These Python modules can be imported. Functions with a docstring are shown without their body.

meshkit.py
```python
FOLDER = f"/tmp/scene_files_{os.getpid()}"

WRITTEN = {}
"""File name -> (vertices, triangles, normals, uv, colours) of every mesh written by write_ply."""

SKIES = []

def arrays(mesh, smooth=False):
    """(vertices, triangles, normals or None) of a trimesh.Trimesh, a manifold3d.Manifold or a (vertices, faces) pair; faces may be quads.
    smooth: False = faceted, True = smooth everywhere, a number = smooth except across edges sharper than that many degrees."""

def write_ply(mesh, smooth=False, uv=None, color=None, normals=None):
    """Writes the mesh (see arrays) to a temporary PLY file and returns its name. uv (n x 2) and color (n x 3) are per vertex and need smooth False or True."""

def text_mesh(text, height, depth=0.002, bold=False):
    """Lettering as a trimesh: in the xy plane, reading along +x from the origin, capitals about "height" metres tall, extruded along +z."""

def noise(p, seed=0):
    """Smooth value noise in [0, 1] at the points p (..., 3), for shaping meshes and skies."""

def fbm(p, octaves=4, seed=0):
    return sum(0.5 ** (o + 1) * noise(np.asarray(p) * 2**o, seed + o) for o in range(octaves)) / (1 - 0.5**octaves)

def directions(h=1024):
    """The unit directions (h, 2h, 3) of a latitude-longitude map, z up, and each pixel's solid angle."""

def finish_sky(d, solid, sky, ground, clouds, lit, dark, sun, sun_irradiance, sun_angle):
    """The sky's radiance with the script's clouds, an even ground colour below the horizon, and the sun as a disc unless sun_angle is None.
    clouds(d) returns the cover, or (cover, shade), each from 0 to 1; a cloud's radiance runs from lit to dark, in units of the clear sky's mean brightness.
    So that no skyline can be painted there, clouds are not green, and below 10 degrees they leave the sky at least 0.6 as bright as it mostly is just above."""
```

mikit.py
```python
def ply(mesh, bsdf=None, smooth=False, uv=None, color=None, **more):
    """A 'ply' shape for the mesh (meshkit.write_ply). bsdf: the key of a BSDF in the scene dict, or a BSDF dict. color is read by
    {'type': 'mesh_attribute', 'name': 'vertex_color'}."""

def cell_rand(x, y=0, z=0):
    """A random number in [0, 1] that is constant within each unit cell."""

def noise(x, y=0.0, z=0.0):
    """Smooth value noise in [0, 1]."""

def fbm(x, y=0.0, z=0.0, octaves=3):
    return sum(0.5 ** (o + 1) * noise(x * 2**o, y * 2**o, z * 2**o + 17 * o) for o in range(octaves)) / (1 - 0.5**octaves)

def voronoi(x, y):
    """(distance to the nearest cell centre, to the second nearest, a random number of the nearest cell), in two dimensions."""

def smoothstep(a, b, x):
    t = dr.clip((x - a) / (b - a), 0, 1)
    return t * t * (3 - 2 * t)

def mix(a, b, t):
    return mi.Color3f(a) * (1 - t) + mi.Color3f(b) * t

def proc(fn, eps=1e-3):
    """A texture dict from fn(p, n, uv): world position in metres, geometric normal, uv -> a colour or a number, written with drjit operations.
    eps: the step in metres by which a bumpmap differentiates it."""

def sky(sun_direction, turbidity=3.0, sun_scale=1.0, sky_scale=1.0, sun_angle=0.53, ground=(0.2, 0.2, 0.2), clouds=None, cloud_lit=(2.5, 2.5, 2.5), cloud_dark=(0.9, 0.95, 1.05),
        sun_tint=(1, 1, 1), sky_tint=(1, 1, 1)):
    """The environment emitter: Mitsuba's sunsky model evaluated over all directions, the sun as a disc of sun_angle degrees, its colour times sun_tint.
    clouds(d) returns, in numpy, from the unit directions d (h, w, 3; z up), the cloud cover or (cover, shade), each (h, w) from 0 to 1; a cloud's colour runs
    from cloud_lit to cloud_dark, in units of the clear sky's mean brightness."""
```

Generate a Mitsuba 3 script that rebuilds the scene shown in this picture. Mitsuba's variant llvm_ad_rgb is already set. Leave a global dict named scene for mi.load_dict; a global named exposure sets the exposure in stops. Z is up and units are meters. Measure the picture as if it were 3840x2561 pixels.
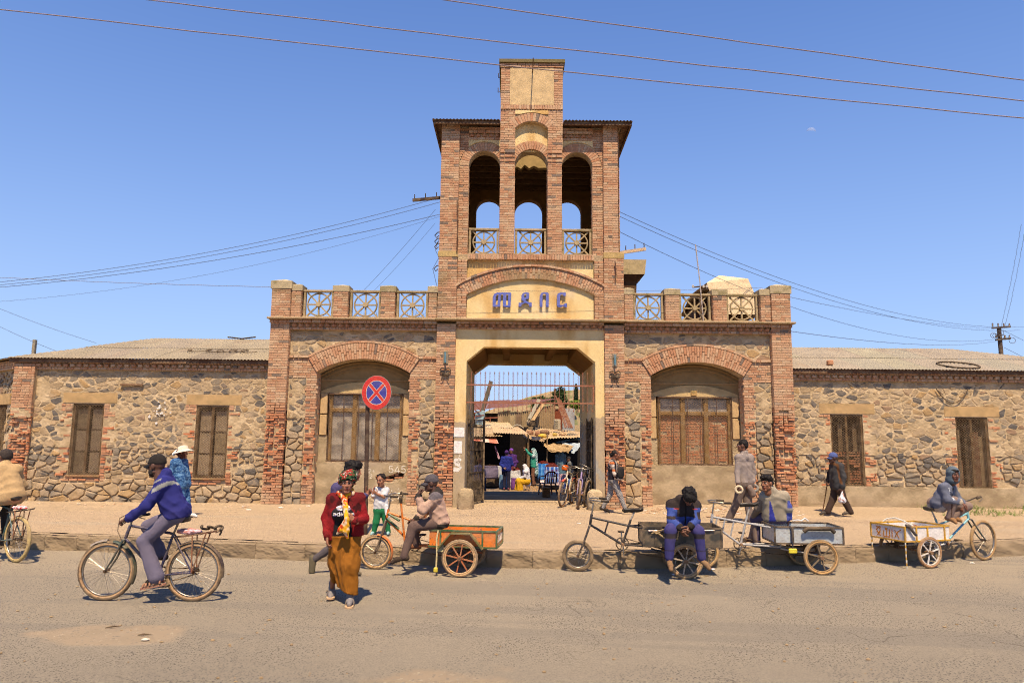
import math, numpy as np, trimesh, mitsuba as mi, mikit, drjit as dr, shapely
import shapely.geometry as sg, shapely.affinity
from shapely.ops import unary_union
from scipy.spatial import Voronoi
from meshkit import fbm as nfbm, noise as nnoise, text_mesh
from mikit import noise, fbm, voronoi, cell_rand, smoothstep, mix, proc
T = mi.ScalarTransform4f
scene, labels = {}, {}

# ------------------------------------------------------------------ camera, sky, exposure
PITCH, ROLL, EYE = math.radians(7.77), math.radians(0.58), 1.9
_u = np.array([0, -math.sin(PITCH), math.cos(PITCH)])
_up = _u * math.cos(ROLL) - np.array([1., 0, 0]) * math.sin(ROLL)
scene['camera'] = {'type': 'perspective', 'fov': 71.25, 'fov_axis': 'x', 'near_clip': 0.1, 'far_clip': 9000.0,
    'to_world': T().look_at(origin=[0, 0, EYE], target=[0, math.cos(PITCH), EYE + math.sin(PITCH)], up=_up.tolist())}
SUN = np.array([0.04, -0.58, 1.0])
def haze_veil(d):
 """Thin pale haze, denser towards the horizon all round."""
 el = np.degrees(np.arcsin(np.clip(d[..., 2], -1, 1)))
 return 0.85 * np.exp(-np.maximum(el, 0) / 13.0) * (0.85 + 0.3 * nfbm(d * 2.5, 3))
scene['daylight'] = mikit.sky(SUN.tolist(), turbidity=2.2, clouds=haze_veil, cloud_lit=(1.45, 1.80, 2.15), ground=(0.3, 0.24, 0.17), sun_scale=1.35, sky_tint=(0.86, 1.06, 1.50), sun_tint=(1.0, 0.95, 0.86))
exposure = 1.82

# ------------------------------------------------------------------ helpers
rng = np.random.default_rng(7)
used = {}

def numbered(name):
 k = used.get(name, 0)
 used[name] = k + 1
 return name if k == 0 else '%s_%03d' % (name, k)

def lab(key, label=None, cat=None, group=None, kind=None):
 d = labels.setdefault(key, {})
 for a, b in (('label', label), ('category', cat), ('group', group), ('kind', kind)):
  if b:
   d[a] = b

def thing(name, label, cat, group=None):
 key = numbered(name)
 lab(key, label, cat, group)
 return key

KA = 0.80                                                     # surfaces are a shade darker than they look in full sun
def srgb(c):
 c = np.asarray(c, float) / 255.0
 return KA * np.where(c < 0.04045, c / 12.92, ((c + 0.055) / 1.055) ** 2.4)

def code(rgb, dust=0.25):
 """A colour (0..255) and an amount of dust, packed into a constant uv."""
 r, g, b = (min(63, max(0, int(x / 4))) for x in rgb)
 k = min(63, max(0, int(dust * 64)))
 return ((r * 64 + g + 0.5) / 4096.0, (b * 64 + k + 0.5) / 4096.0)

def trim(m):
 if isinstance(m, trimesh.Trimesh):
  return m
 v, f = np.asarray(m[0], float), np.asarray(m[1], int)
 if f.shape[1] == 4:
  f = np.vstack([f[:, [0, 1, 2]], f[:, [0, 2, 3]]])
 return trimesh.Trimesh(v, f, process=False)

def join(ms):
 vs, fs, n = [], [], 0
 for m in ms:
  m = trim(m)
  vs.append(m.vertices); fs.append(np.asarray(m.faces) + n); n += len(m.vertices)
 return trimesh.Trimesh(np.vstack(vs), np.vstack(fs), process=False)

def part(parent, name, mesh, mat, smooth=False, col=None, uv=None, vcol=None, dust=0.25, label=None, kind=None):
 key = numbered(parent + '__' + name) if parent else numbered(name)
 m = trim(mesh)
 if smooth and smooth is not True:
  m = trimesh.graph.smooth_shade(m, angle=math.radians(smooth), facet_minarea=None)
  smooth = True
 kw = {}
 if vcol is not None:
  kw['color'] = vcol
 elif uv is not None:
  kw['uv'] = np.tile(uv, (len(m.vertices), 1)) if np.ndim(uv) == 1 else uv
 else:
  kw['uv'] = np.tile(code(col if col is not None else (128, 128, 128), dust), (len(m.vertices), 1))
 scene[key] = mikit.ply(m, mat, smooth=smooth, **kw)
 if label or kind:
  lab(key, label, kind=kind)
 return key

def box(x0, x1, y0, y1, z0, z1):
 v = np.array([[x, y, z] for x in (x0, x1) for y in (y0, y1) for z in (z0, z1)], float)
 return v, np.array([[0, 1, 3, 2], [4, 6, 7, 5], [0, 4, 5, 1], [2, 3, 7, 6], [0, 2, 6, 4], [1, 5, 7, 3]])

def cbox(x0, x1, y0, y1, z0, z1, c=0.01):
 """A box with chamfered edges."""
 m = trimesh.convex.convex_hull(np.array([[x, y, z] for a in (0, 1, 2) for x in ((x0, x1) if a == 0 else (x0 + c, x1 - c))
  for y in ((y0, y1) if a == 1 else (y0 + c, y1 - c)) for z in ((z0, z1) if a == 2 else (z0 + c, z1 - c))]))
 return m

def obox(p, q, w, h, up=(0, 0, 1)):
 """A bar from p to q with a w x h section (w across, h along up)."""
 p, q = np.asarray(p, float), np.asarray(q, float)
 t = (q - p) / np.linalg.norm(q - p)
 a = np.cross(t, up)
 if np.linalg.norm(a) < 1e-6:
  a = np.cross(t, (1, 0, 0))
 a /= np.linalg.norm(a)
 b = np.cross(a, t)
 v = np.array([e + s * a * w / 2 + r * b * h / 2 for e in (p, q) for s in (-1, 1) for r in (-1, 1)])
 return v, np.array([[0, 1, 3, 2], [4, 6, 7, 5], [0, 4, 5, 1], [2, 3, 7, 6], [0, 2, 6, 4], [1, 5, 7, 3]])

def tube(pts, r, n=8, caps=True):
 p = np.asarray(pts, float)
 r = np.broadcast_to(r, (len(p),)).astype(float)
 t = np.gradient(p, axis=0)
 t /= np.linalg.norm(t, axis=1, keepdims=True) + 1e-12
 a = np.cross(t[0], [0, 0, 1.0])
 if np.linalg.norm(a) < 1e-3:
  a = np.cross(t[0], [1.0, 0, 0])
 A = []
 for k in range(len(p)):
  a = a - t[k] * (a @ t[k]); a /= np.linalg.norm(a); A.append(a)
 A = np.array(A); B = np.cross(t, A)
 ang = np.arange(n) * 2 * np.pi / n
 v = (p[:, None] + r[:, None, None] * (np.cos(ang)[None, :, None] * A[:, None] + np.sin(ang)[None, :, None] * B[:, None])).reshape(-1, 3)
 i, j = np.meshgrid(np.arange(len(p) - 1), np.arange(n), indexing='ij')
 q = np.stack([i * n + j, i * n + (j + 1) % n, (i + 1) * n + (j + 1) % n, (i + 1) * n + j], -1).reshape(-1, 4)
 f = np.vstack([q[:, [0, 1, 2]], q[:, [0, 2, 3]]])
 if caps:
  e = len(p) - 1
  v = np.vstack([v, p[0], p[-1]]); k = len(v)
  jj = np.arange(n)
  f = np.vstack([f, np.stack([jj * 0 + k - 2, (jj + 1) % n, jj], 1), np.stack([jj * 0 + k - 1, e * n + jj, e * n + (jj + 1) % n], 1)])
 return v, f

def ring(c, axis, R, r, n=40, m=8, a0=0, a1=2 * math.pi):
 """A torus (or an arc of one) round c with the given axis."""
 axis = np.asarray(axis, float) / np.linalg.norm(axis)
 u = np.cross(axis, [0, 0, 1.0])
 u = u / np.linalg.norm(u) if np.linalg.norm(u) > 1e-6 else np.array([1.0, 0, 0])
 w = np.cross(u, axis)
 full = abs(a1 - a0 - 2 * math.pi) < 1e-6
 t = np.linspace(a0, a1, n + 1)[:-1] if full else np.linspace(a0, a1, n + 1)
 rad = np.cos(t)[:, None] * u + np.sin(t)[:, None] * w
 s = np.arange(m) * 2 * np.pi / m
 rr, ra = (r if np.ndim(r) else (r, r))
 v = (np.asarray(c) + rad[:, None] * (R + rr * np.cos(s))[None, :, None] + axis * (ra * np.sin(s))[None, :, None]).reshape(-1, 3)
 k = len(t)
 i, j = np.meshgrid(np.arange(k if full else k - 1), np.arange(m), indexing='ij')
 q = np.stack([i * m + j, i * m + (j + 1) % m, ((i + 1) % k) * m + (j + 1) % m, ((i + 1) % k) * m + j], -1).reshape(-1, 4)
 return v, np.vstack([q[:, [0, 1, 2]], q[:, [0, 2, 3]]])

def prism(poly, y0, y1):
 """A shapely polygon in (x, z) extruded from y0 to y1."""
 out = []
 for g in getattr(poly, 'geoms', [poly]):
  if g.area < 1e-7:
   continue
  m = trimesh.creation.extrude_polygon(g, 1.0, engine='earcut')
  v = m.vertices
  out.append(trimesh.Trimesh(np.stack([v[:, 0], y1 + (y0 - y1) * v[:, 2], v[:, 1]], 1), m.faces, process=False))
 return join(out)

def slab(poly, z0, z1):
 m = trimesh.creation.extrude_polygon(poly, z1 - z0, engine='earcut')
 m.apply_translation([0, 0, z0])
 return m

def lathe(profile, c=(0, 0, 0), n=24):
 pr = np.asarray(profile, float)
 a = np.arange(n) * 2 * np.pi / n
 v = np.stack([pr[:, None, 0] * np.cos(a), pr[:, None, 0] * np.sin(a), np.broadcast_to(pr[:, None, 1], (len(pr), n))], -1).reshape(-1, 3) + np.asarray(c)
 i, j = np.meshgrid(np.arange(len(pr) - 1), np.arange(n), indexing='ij')
 q = np.stack([i * n + j, i * n + (j + 1) % n, (i + 1) * n + (j + 1) % n, (i + 1) * n + j], -1).reshape(-1, 4)
 return v, np.vstack([q[:, [0, 1, 2]], q[:, [0, 2, 3]]])

R_ = sg.box
def rect(x0, z0, x1, z1):
 return sg.box(x0, z0, x1, z1)

# ------------------------------------------------------------------ materials
def decode(uv):
 u, v = mi.Float(uv.x) * 4096, mi.Float(uv.y) * 4096
 r = dr.floor(u / 64); g = dr.floor(u - r * 64)
 b = dr.floor(v / 64); k = dr.floor(v - b * 64)
 f = lambda c: dr.power((c + 0.5) / 64, 2.2)
 return mi.Color3f(f(r), f(g), f(b)), k / 64

DUST = (0.40, 0.29, 0.175)
def painted(p, n, uv):
 c, k = decode(uv)
 s = fbm(p.x * 9, p.y * 9, p.z * 9, 3)
 w = dr.clip(k * (smoothstep(0.35, 0.7, s) * 1.1 + 0.25 + 0.5 * dr.maximum(n.z, 0)), 0, 1)
 chip = smoothstep(0.66, 0.72, fbm(p.x * 28 + 3, p.y * 28, p.z * 28, 3)) * smoothstep(0.1, 0.3, k)
 c = mix(c, (0.11, 0.07, 0.05), 0.75 * chip)
 return mix(c * (0.82 + 0.36 * noise(p.x * 40, p.y * 40, p.z * 40)), DUST, w)

P = {'type': 'principled'}
def bs(name, fn, rough=0.85, spec=0.3, bump=None, bscale=1.0, eps=1e-3, two=True, **more):
 b = {'type': 'principled', 'base_color': proc(lambda p, n, uv: fn(p, n, uv) * KA), 'roughness': rough, 'specular': spec, **more}
 if bump:
  b = {'type': 'bumpmap', 'arbitrary': proc(bump, eps), 'scale': bscale, 'bsdf': b}
 scene[name] = {'type': 'twosided', 'bsdf': b} if two else b

bs('matte', painted, 0.85, 0.25)
bs('gloss', painted, 0.38, 0.5)
bs('metal', painted, 0.34, 0.5, metallic=0.85)
for nm, ro, sp in (('cloth', 0.92, 0.12), ('skin', 0.5, 0.4), ('hair', 0.7, 0.25)):
 scene[nm] = {'type': 'twosided', 'bsdf': {'type': 'principled', 'base_color': {'type': 'mesh_attribute', 'name': 'vertex_color'}, 'roughness': ro, 'specular': sp, **({'sheen': 0.3} if nm == 'cloth' else {})}}

def f_brick(p, n, uv):
 r, e = mi.Float(uv.x), mi.Float(uv.y)
 c = mix((0.48, 0.25, 0.142), (0.55, 0.32, 0.19), smoothstep(0.1, 0.6, r))
 c = mix(c, (0.56, 0.38, 0.24), smoothstep(0.62, 0.85, r))
 c = mix(c, (0.22, 0.165, 0.13), smoothstep(0.94, 0.96, r))
 c = mix(c, mix((0.55, 0.185, 0.08), (0.50, 0.25, 0.135), r), e * 0.85)
 s = fbm(p.x * 14, p.y * 14, p.z * 24, 3)
 c = c * (0.74 + 0.52 * s)
 w = smoothstep(0.48, 0.72, fbm(p.x * 1.7 + 9, p.y * 1.7, p.z * 1.7, 3)) * (1 - 0.8 * e)
 c = mix(c, (0.60, 0.42, 0.27), 0.5 * w)
 m = smoothstep(4.85, 5.5, p.z) * smoothstep(0.45, 0.7, fbm(p.x * 2.3, p.y * 2, p.z * 2.9 + 4, 3)) * smoothstep(6.2, 5.9, p.z)
 return mix(c, (0.24, 0.19, 0.10), 0.6 * m)
bs('brick', f_brick, 0.92, 0.15)

def f_stone(p, n, uv):
 r, e = mi.Float(uv.x), mi.Float(uv.y)
 c = mix((0.40, 0.29, 0.17), (0.37, 0.285, 0.19), smoothstep(0.2, 0.3, r))
 c = mix(c, (0.43, 0.275, 0.125), smoothstep(0.46, 0.48, r))
 c = mix(c, (0.235, 0.20, 0.155), smoothstep(0.56, 0.58, r))
 c = mix(c, (0.105, 0.10, 0.098), smoothstep(0.73, 0.75, r))
 c = mix(c, (0.32, 0.20, 0.125), smoothstep(0.94, 0.95, r))
 c = mix(c, (0.38, 0.285, 0.18), 0.12)
 s = fbm(p.x * 11 + 31 * r, p.y * 11, p.z * 17, 4)
 c = c * (0.6 + 0.8 * s)
 return mix(c, (0.52, 0.385, 0.24), e * smoothstep(0.34, 0.66, fbm(p.x * 5, p.y * 5 + 7, p.z * 5, 3)))
bs('stone', f_stone, 0.9, 0.2)

def f_mortar(p, n, uv):
 s = fbm(p.x * 6, p.y * 6, p.z * 6, 4)
 c = mix((0.44, 0.325, 0.19), (0.62, 0.475, 0.295), smoothstep(0.25, 0.75, s)) * (0.85 + 0.3 * fbm(p.x * 24, p.y * 24, p.z * 24, 2))
 c = mix(c, (0.40, 0.295, 0.185), smoothstep(0.55, 0.8, fbm(p.x * 0.9 + 3, p.y, p.z * 0.9, 3)) * 0.7)
 low = smoothstep(1.2, 0.4, p.z + 0.5 * noise(p.x * 2, p.y, p.z * 2))
 return mix(c, (0.47, 0.33, 0.20), 0.5 * low)
def h_rough(p, n, uv):
 return fbm(p.x * 22, p.y * 22, p.z * 22, 3)
bs('mortar', f_mortar, 0.95, 0.1, h_rough, 0.02)

def f_plaster(p, n, uv):
 """Yellow limewash, worn off to grey render near the ground."""
 s = fbm(p.x * 3, p.y * 3, p.z * 3, 4)
 c = mix((0.76, 0.56, 0.25), (0.84, 0.67, 0.37), s)
 st = fbm(p.x * 2.2, p.y, p.z * 0.5, 4)
 c = mix(c, (0.58, 0.33, 0.10), 0.75 * smoothstep(0.5, 0.72, st))
 c = mix(c, (0.80, 0.70, 0.50), 0.6 * smoothstep(0.6, 0.75, fbm(p.x * 1.5 + 8, p.y, p.z * 1.1, 4)))
 edge = p.z + 0.7 * (fbm(p.x * 2.5, p.y * 2.5, p.z * 2.0, 4) - 0.5)
 g = mix((0.40, 0.31, 0.20), (0.50, 0.40, 0.27), s)
 g = mix(g, (0.30, 0.34, 0.36), 0.5 * smoothstep(0.62, 0.7, fbm(p.x * 4, p.y * 4, p.z * 3, 3)))
 c = mix(g, c, smoothstep(2.3, 2.34, edge))
 return c * (0.9 + 0.2 * noise(p.x * 60, p.y * 60, p.z * 60))
bs('yellow_plaster', f_plaster, 0.9, 0.15, h_rough, 0.004)

def f_render(p, n, uv):
 s = fbm(p.x * 5, p.y * 5, p.z * 5, 4)
 c = mix((0.36, 0.27, 0.16), (0.54, 0.42, 0.265), smoothstep(0.25, 0.75, s)) * (0.82 + 0.36 * fbm(p.x * 26, p.y * 26, p.z * 26, 3))
 c = mix(c, (0.36, 0.24, 0.14), 0.5 * smoothstep(0.9, 0.4, p.z + 0.5 * noise(p.x * 2, 0, p.z)))
 return mix(c, (0.52, 0.42, 0.30), 0.5 * smoothstep(0.55, 0.75, fbm(p.x * 1.2, p.y, p.z * 1.6, 3)))
bs('rough_render', f_render, 0.95, 0.1, lambda p, n, uv: fbm(p.x * 35, p.y * 35, p.z * 35, 3), 0.03)

def f_concrete(p, n, uv):
 c, k = decode(uv)
 s = fbm(p.x * 7, p.y * 7, p.z * 7, 4)
 c = c * (0.75 + 0.5 * s)
 moss = smoothstep(0.5, 0.68, fbm(p.x * 6 + 2, p.y * 6, p.z * 6, 4)) * k * 2
 return mix(c, (0.20, 0.17, 0.07), dr.clip(moss, 0, 0.8))
bs('concrete', f_concrete, 0.9, 0.2, h_rough, 0.002)

def f_asphalt(p, n, uv):
 big = fbm(p.x * 0.35 + 5, p.y * 0.5, 0, 4)
 c = mix((0.205, 0.176, 0.134), (0.25, 0.212, 0.158), big)
 c = mix(c, (0.29, 0.237, 0.165), 0.55 * smoothstep(9.8, 11.2, p.y + 0.7 * noise(p.x * 0.8, 3, 1)))
 v1, v2, w = voronoi(p.x * 38, p.y * 38)
 peb = smoothstep(0.34, 0.22, v1) * smoothstep(0.35, 0.65, w)
 c = mix(c, (0.07, 0.065, 0.06), 0.85 * peb * smoothstep(0.25, 0.55, fbm(p.x * 1.3, p.y * 1.3, 2, 3)))
 c = c * (0.86 + 0.28 * noise(p.x * 90, p.y * 90, 0))
 track = smoothstep(0.52, 0.7, fbm(p.x * 0.25, p.y * 2.6 + 0.3 * p.x, 4, 3))
 c = mix(c, (0.155, 0.138, 0.115), 0.35 * track)
 w = patch_mask(p.x, p.y)
 s = fbm(p.x * 2, p.y * 2, 0, 4)
 g = mix((0.25, 0.195, 0.13), (0.33, 0.25, 0.165), s)
 v1, v2, q = voronoi(p.x * 26, p.y * 26)
 g = mix(g, mix((0.12, 0.11, 0.10), (0.42, 0.35, 0.26), q), 0.75 * smoothstep(0.38, 0.28, v1) * smoothstep(0.5, 0.7, noise(p.x * 7, p.y * 7, q * 9)))
 c = mix(c, g, 0.8 * w)
 ck = dr.abs(fbm(p.x * 0.7 + 3, p.y * 0.9, 5, 4) - 0.5)
 return c * (1 - 0.35 * smoothstep(0.006, 0.0, ck) * smoothstep(0.45, 0.6, fbm(p.x * 0.4, p.y * 0.4, 9, 2)))
def patch_mask(x, y):
 m = mi.Float(0)
 for cx, cy, rx, ry in ((-0.5, 5.7, 0.85, 0.62), (-3.8, 7.2, 0.8, 0.4)):
  e = 1 - dr.square((x - cx) / rx) - dr.square((y - cy) / ry) + 1.7 * (fbm(x * 2.6 + 3, y * 3.6, 1, 5) - 0.5)
  m = dr.maximum(m, smoothstep(-0.15, 0.7, e))
 return m
def h_asphalt(p, n, uv):
 v1, v2, w = voronoi(p.x * 38, p.y * 38)
 return 0.6 * smoothstep(0.4, 0.2, v1) * w + 0.8 * fbm(p.x * 12, p.y * 12, 0, 3) - 1.2 * patch_mask(p.x, p.y)
bs('asphalt', f_asphalt, 0.88, 0.25, h_asphalt, 0.010)

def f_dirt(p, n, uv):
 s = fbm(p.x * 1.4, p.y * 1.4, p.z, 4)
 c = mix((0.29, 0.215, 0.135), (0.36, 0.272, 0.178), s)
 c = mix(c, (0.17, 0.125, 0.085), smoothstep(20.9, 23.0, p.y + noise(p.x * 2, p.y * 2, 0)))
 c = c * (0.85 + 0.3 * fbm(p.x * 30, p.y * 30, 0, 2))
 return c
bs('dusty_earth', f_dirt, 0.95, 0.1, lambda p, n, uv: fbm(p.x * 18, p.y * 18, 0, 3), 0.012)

def f_paver(p, n, uv):
 s = fbm(p.x * 0.8, p.y * 0.8, p.z, 4)
 c = mix((0.285, 0.212, 0.138), (0.345, 0.262, 0.175), s)
 c = c * (0.985 + 0.03 * mi.Float(uv.x)) * (0.95 + 0.1 * fbm(p.x * 9, p.y * 9, 0, 3))
 return mix(c, (0.27, 0.235, 0.18), 0.35 * smoothstep(0.55, 0.75, fbm(p.x * 0.5 + 3, p.y * 2.2, 0, 4)))
bs('paver', f_paver, 0.92, 0.15)

def f_curbstone(p, n, uv):
 s = fbm(p.x * 6, p.y * 6, p.z * 6, 4)
 c = mix((0.25, 0.185, 0.115), (0.40, 0.30, 0.19), s) * (0.92 + 0.16 * mi.Float(uv.x))
 return mix(c, (0.315, 0.238, 0.157), 0.9 * smoothstep(0.3, 0.9, n.z))
bs('curbstone', f_curbstone, 0.93, 0.12, lambda p, n, uv: fbm(p.x * 30, p.y * 30, p.z * 30, 3), 0.025)

def f_tin(p, n, uv):
 c, k = decode(uv)
 s = fbm(p.x * 2.5, p.y * 2.5, p.z * 2.5, 4)
 c = c * (0.8 + 0.4 * s)
 rust = smoothstep(0.55, 0.75, fbm(p.x * 4 + 7, p.y * 1.3, p.z * 1.3, 4)) * k
 return mix(c, (0.26, 0.12, 0.06), dr.clip(rust * 1.4, 0, 1))
bs('tin', f_tin, 0.6, 0.4)

def f_glass(p, n, uv):
 s = fbm(p.x * 5, p.y * 5, p.z * 5, 4)
 return mix((0.22, 0.19, 0.16), (0.46, 0.40, 0.32), smoothstep(0.35, 0.65, s))
bs('dusty_glass', f_glass, 0.25, 0.5)
def f_hill(p, n, uv):
 s = fbm(p.x * 0.25, p.y * 0.25, p.z * 0.25, 4)
 c = mix((0.20, 0.14, 0.07), (0.36, 0.27, 0.15), s)
 return mix(c, (0.10, 0.13, 0.05), 0.8 * smoothstep(0.52, 0.68, fbm(p.x * 0.6 + 3, p.y * 0.3, p.z * 0.6, 4)))
bs('hill_earth', f_hill, 0.95, 0.1)
def f_leaf(p, n, uv):
 c, k = decode(uv)
 return c * (0.6 + 0.8 * noise(p.x * 9, p.y * 9, p.z * 9))
bs('leaf', f_leaf, 0.7, 0.3)

# ------------------------------------------------------------------ the ground
KX = np.array([-60, -30, -16, -8, -4.3, -2.2, -0.2, 0.9, 2.7, 5.4, 9, 16, 30, 60], float)
KY = np.array([24, 17.5, 14.1, 12.3, 11.65, 11.28, 10.97, 10.93, 11.12, 11.72, 12.75, 15.0, 19.5, 29], float)
def kerb_y(x):
 return np.interp(x, KX, KY)
def walk_z(x, y):
 """Height of the pavement: a gentle rise to the wall, with a dirt bank at its foot on the right."""
 b = np.clip((y - 11) / 6.0, 0, 1) * 0.035
 bank = np.clip((y - 16.2) / 0.9, 0, 1) * (0.09 * np.clip((x - 2.9) / 0.8, 0, 1) + 0.03 * np.clip((-1.9 - x) / 0.8, 0, 1))
 return 0.25 + b + np.where(y < 17.6, bank, bank * 0) - 0.40 * np.clip((y - 21.3) / 6.0, 0, 1)

def sheet(xs, ys, zf):
 X, Y = np.meshgrid(xs, ys, indexing='ij')
 v = np.stack([X, Y, zf(X, Y)], -1).reshape(-1, 3)
 i, j = np.meshgrid(np.arange(len(xs) - 1), np.arange(len(ys) - 1), indexing='ij')
 a = i * len(ys) + j
 q = np.stack([a, a + len(ys), a + len(ys) + 1, a + 1], -1).reshape(-1, 4)
 return v, np.vstack([q[:, [0, 1, 2]], q[:, [0, 2, 3]]])

# the land under everything, out to the horizon
gx = np.array([-3000, -400, -80, -30, 30, 80, 400, 3000.]); gy = np.array([-200, -40, -5, 30, 60, 140, 500, 3000.])
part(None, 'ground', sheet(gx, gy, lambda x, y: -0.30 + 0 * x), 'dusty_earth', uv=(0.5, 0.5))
lab('ground', 'dusty brown earth', kind='structure')
def road_z(x, y):
 p = np.stack([x, y, 0 * x], -1)
 z = 0.012 * (nfbm(p * 0.9, 3) - 0.5)
 return z
xs = np.concatenate([[-60, -30, -16], np.arange(-10, 10.01, 0.06), [16, 30, 60]])
t = np.concatenate([[-14, -4, 0, 2], np.arange(3.6, 9.01, 0.05), np.linspace(9.1, 10.6, 20)])
X, Tm = np.meshgrid(xs, t, indexing='ij')
Yr = np.where(Tm > 9, 9 + (Tm - 9) / 1.6 * (kerb_y(X) + 0.03 - 9), Tm)
v = np.stack([X, Yr, road_z(X, Yr)], -1).reshape(-1, 3)
f = sheet(xs, t, lambda x, y: 0 * x)[1]
part(None, 'road', (v, f), 'asphalt', True, uv=(0.5, 0.5))
lab('road', 'worn dusty asphalt road', kind='structure')
# loose stones and scraps on the road
ms = []
for k in range(260):
 x, y = rng.uniform(-5.5, 6), rng.uniform(4, 10.5)
 s = rng.uniform(0.006, 0.018) * (0.7 + 0.05 * y)
 b = trimesh.creation.icosphere(0, s); b.vertices *= rng.uniform(0.6, 1.3, 3) * [1.2, 1, 0.6]; b.apply_translation([x, y, float(road_z(np.array([x]), np.array([y]))[0]) + s * 0.3]); ms.append(b)
part(None, 'gravel', join(ms), 'matte', col=(150, 125, 95), kind='stuff', label='small loose stones scattered over the road')

# pavement: a bed of earth with pavers on it
bx = np.concatenate([[-60, -30, -16], np.arange(-12, 13.01, 0.25), [16, 30, 60]])
tt = np.concatenate([np.linspace(0.02, 1, 30), np.linspace(1.2, 2.8, 9), [3.4, 5, 8]])
X, Tm = np.meshgrid(bx, tt, indexing='ij')
Yb = kerb_y(X) + 0.09 + Tm * np.maximum(17.5 - kerb_y(X), 0.5)
jit = 0.015 * (nfbm(np.stack([X * 2, Yb * 2, 0 * X], -1), 3) - 0.5)
v = np.stack([X, Yb, walk_z(X, Yb) - 0.004 + np.where((Yb > 15.8) & (np.abs(X - 0.4) > 2.2), jit + 0.012, 0.0028)], -1).reshape(-1, 3)
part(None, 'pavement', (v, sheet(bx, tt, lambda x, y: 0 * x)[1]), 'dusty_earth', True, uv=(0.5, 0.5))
lab('pavement', 'wide dusty pavement laid with small pavers', kind='structure')
pv = []
L, Wd = 0.24, 0.12
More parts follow.
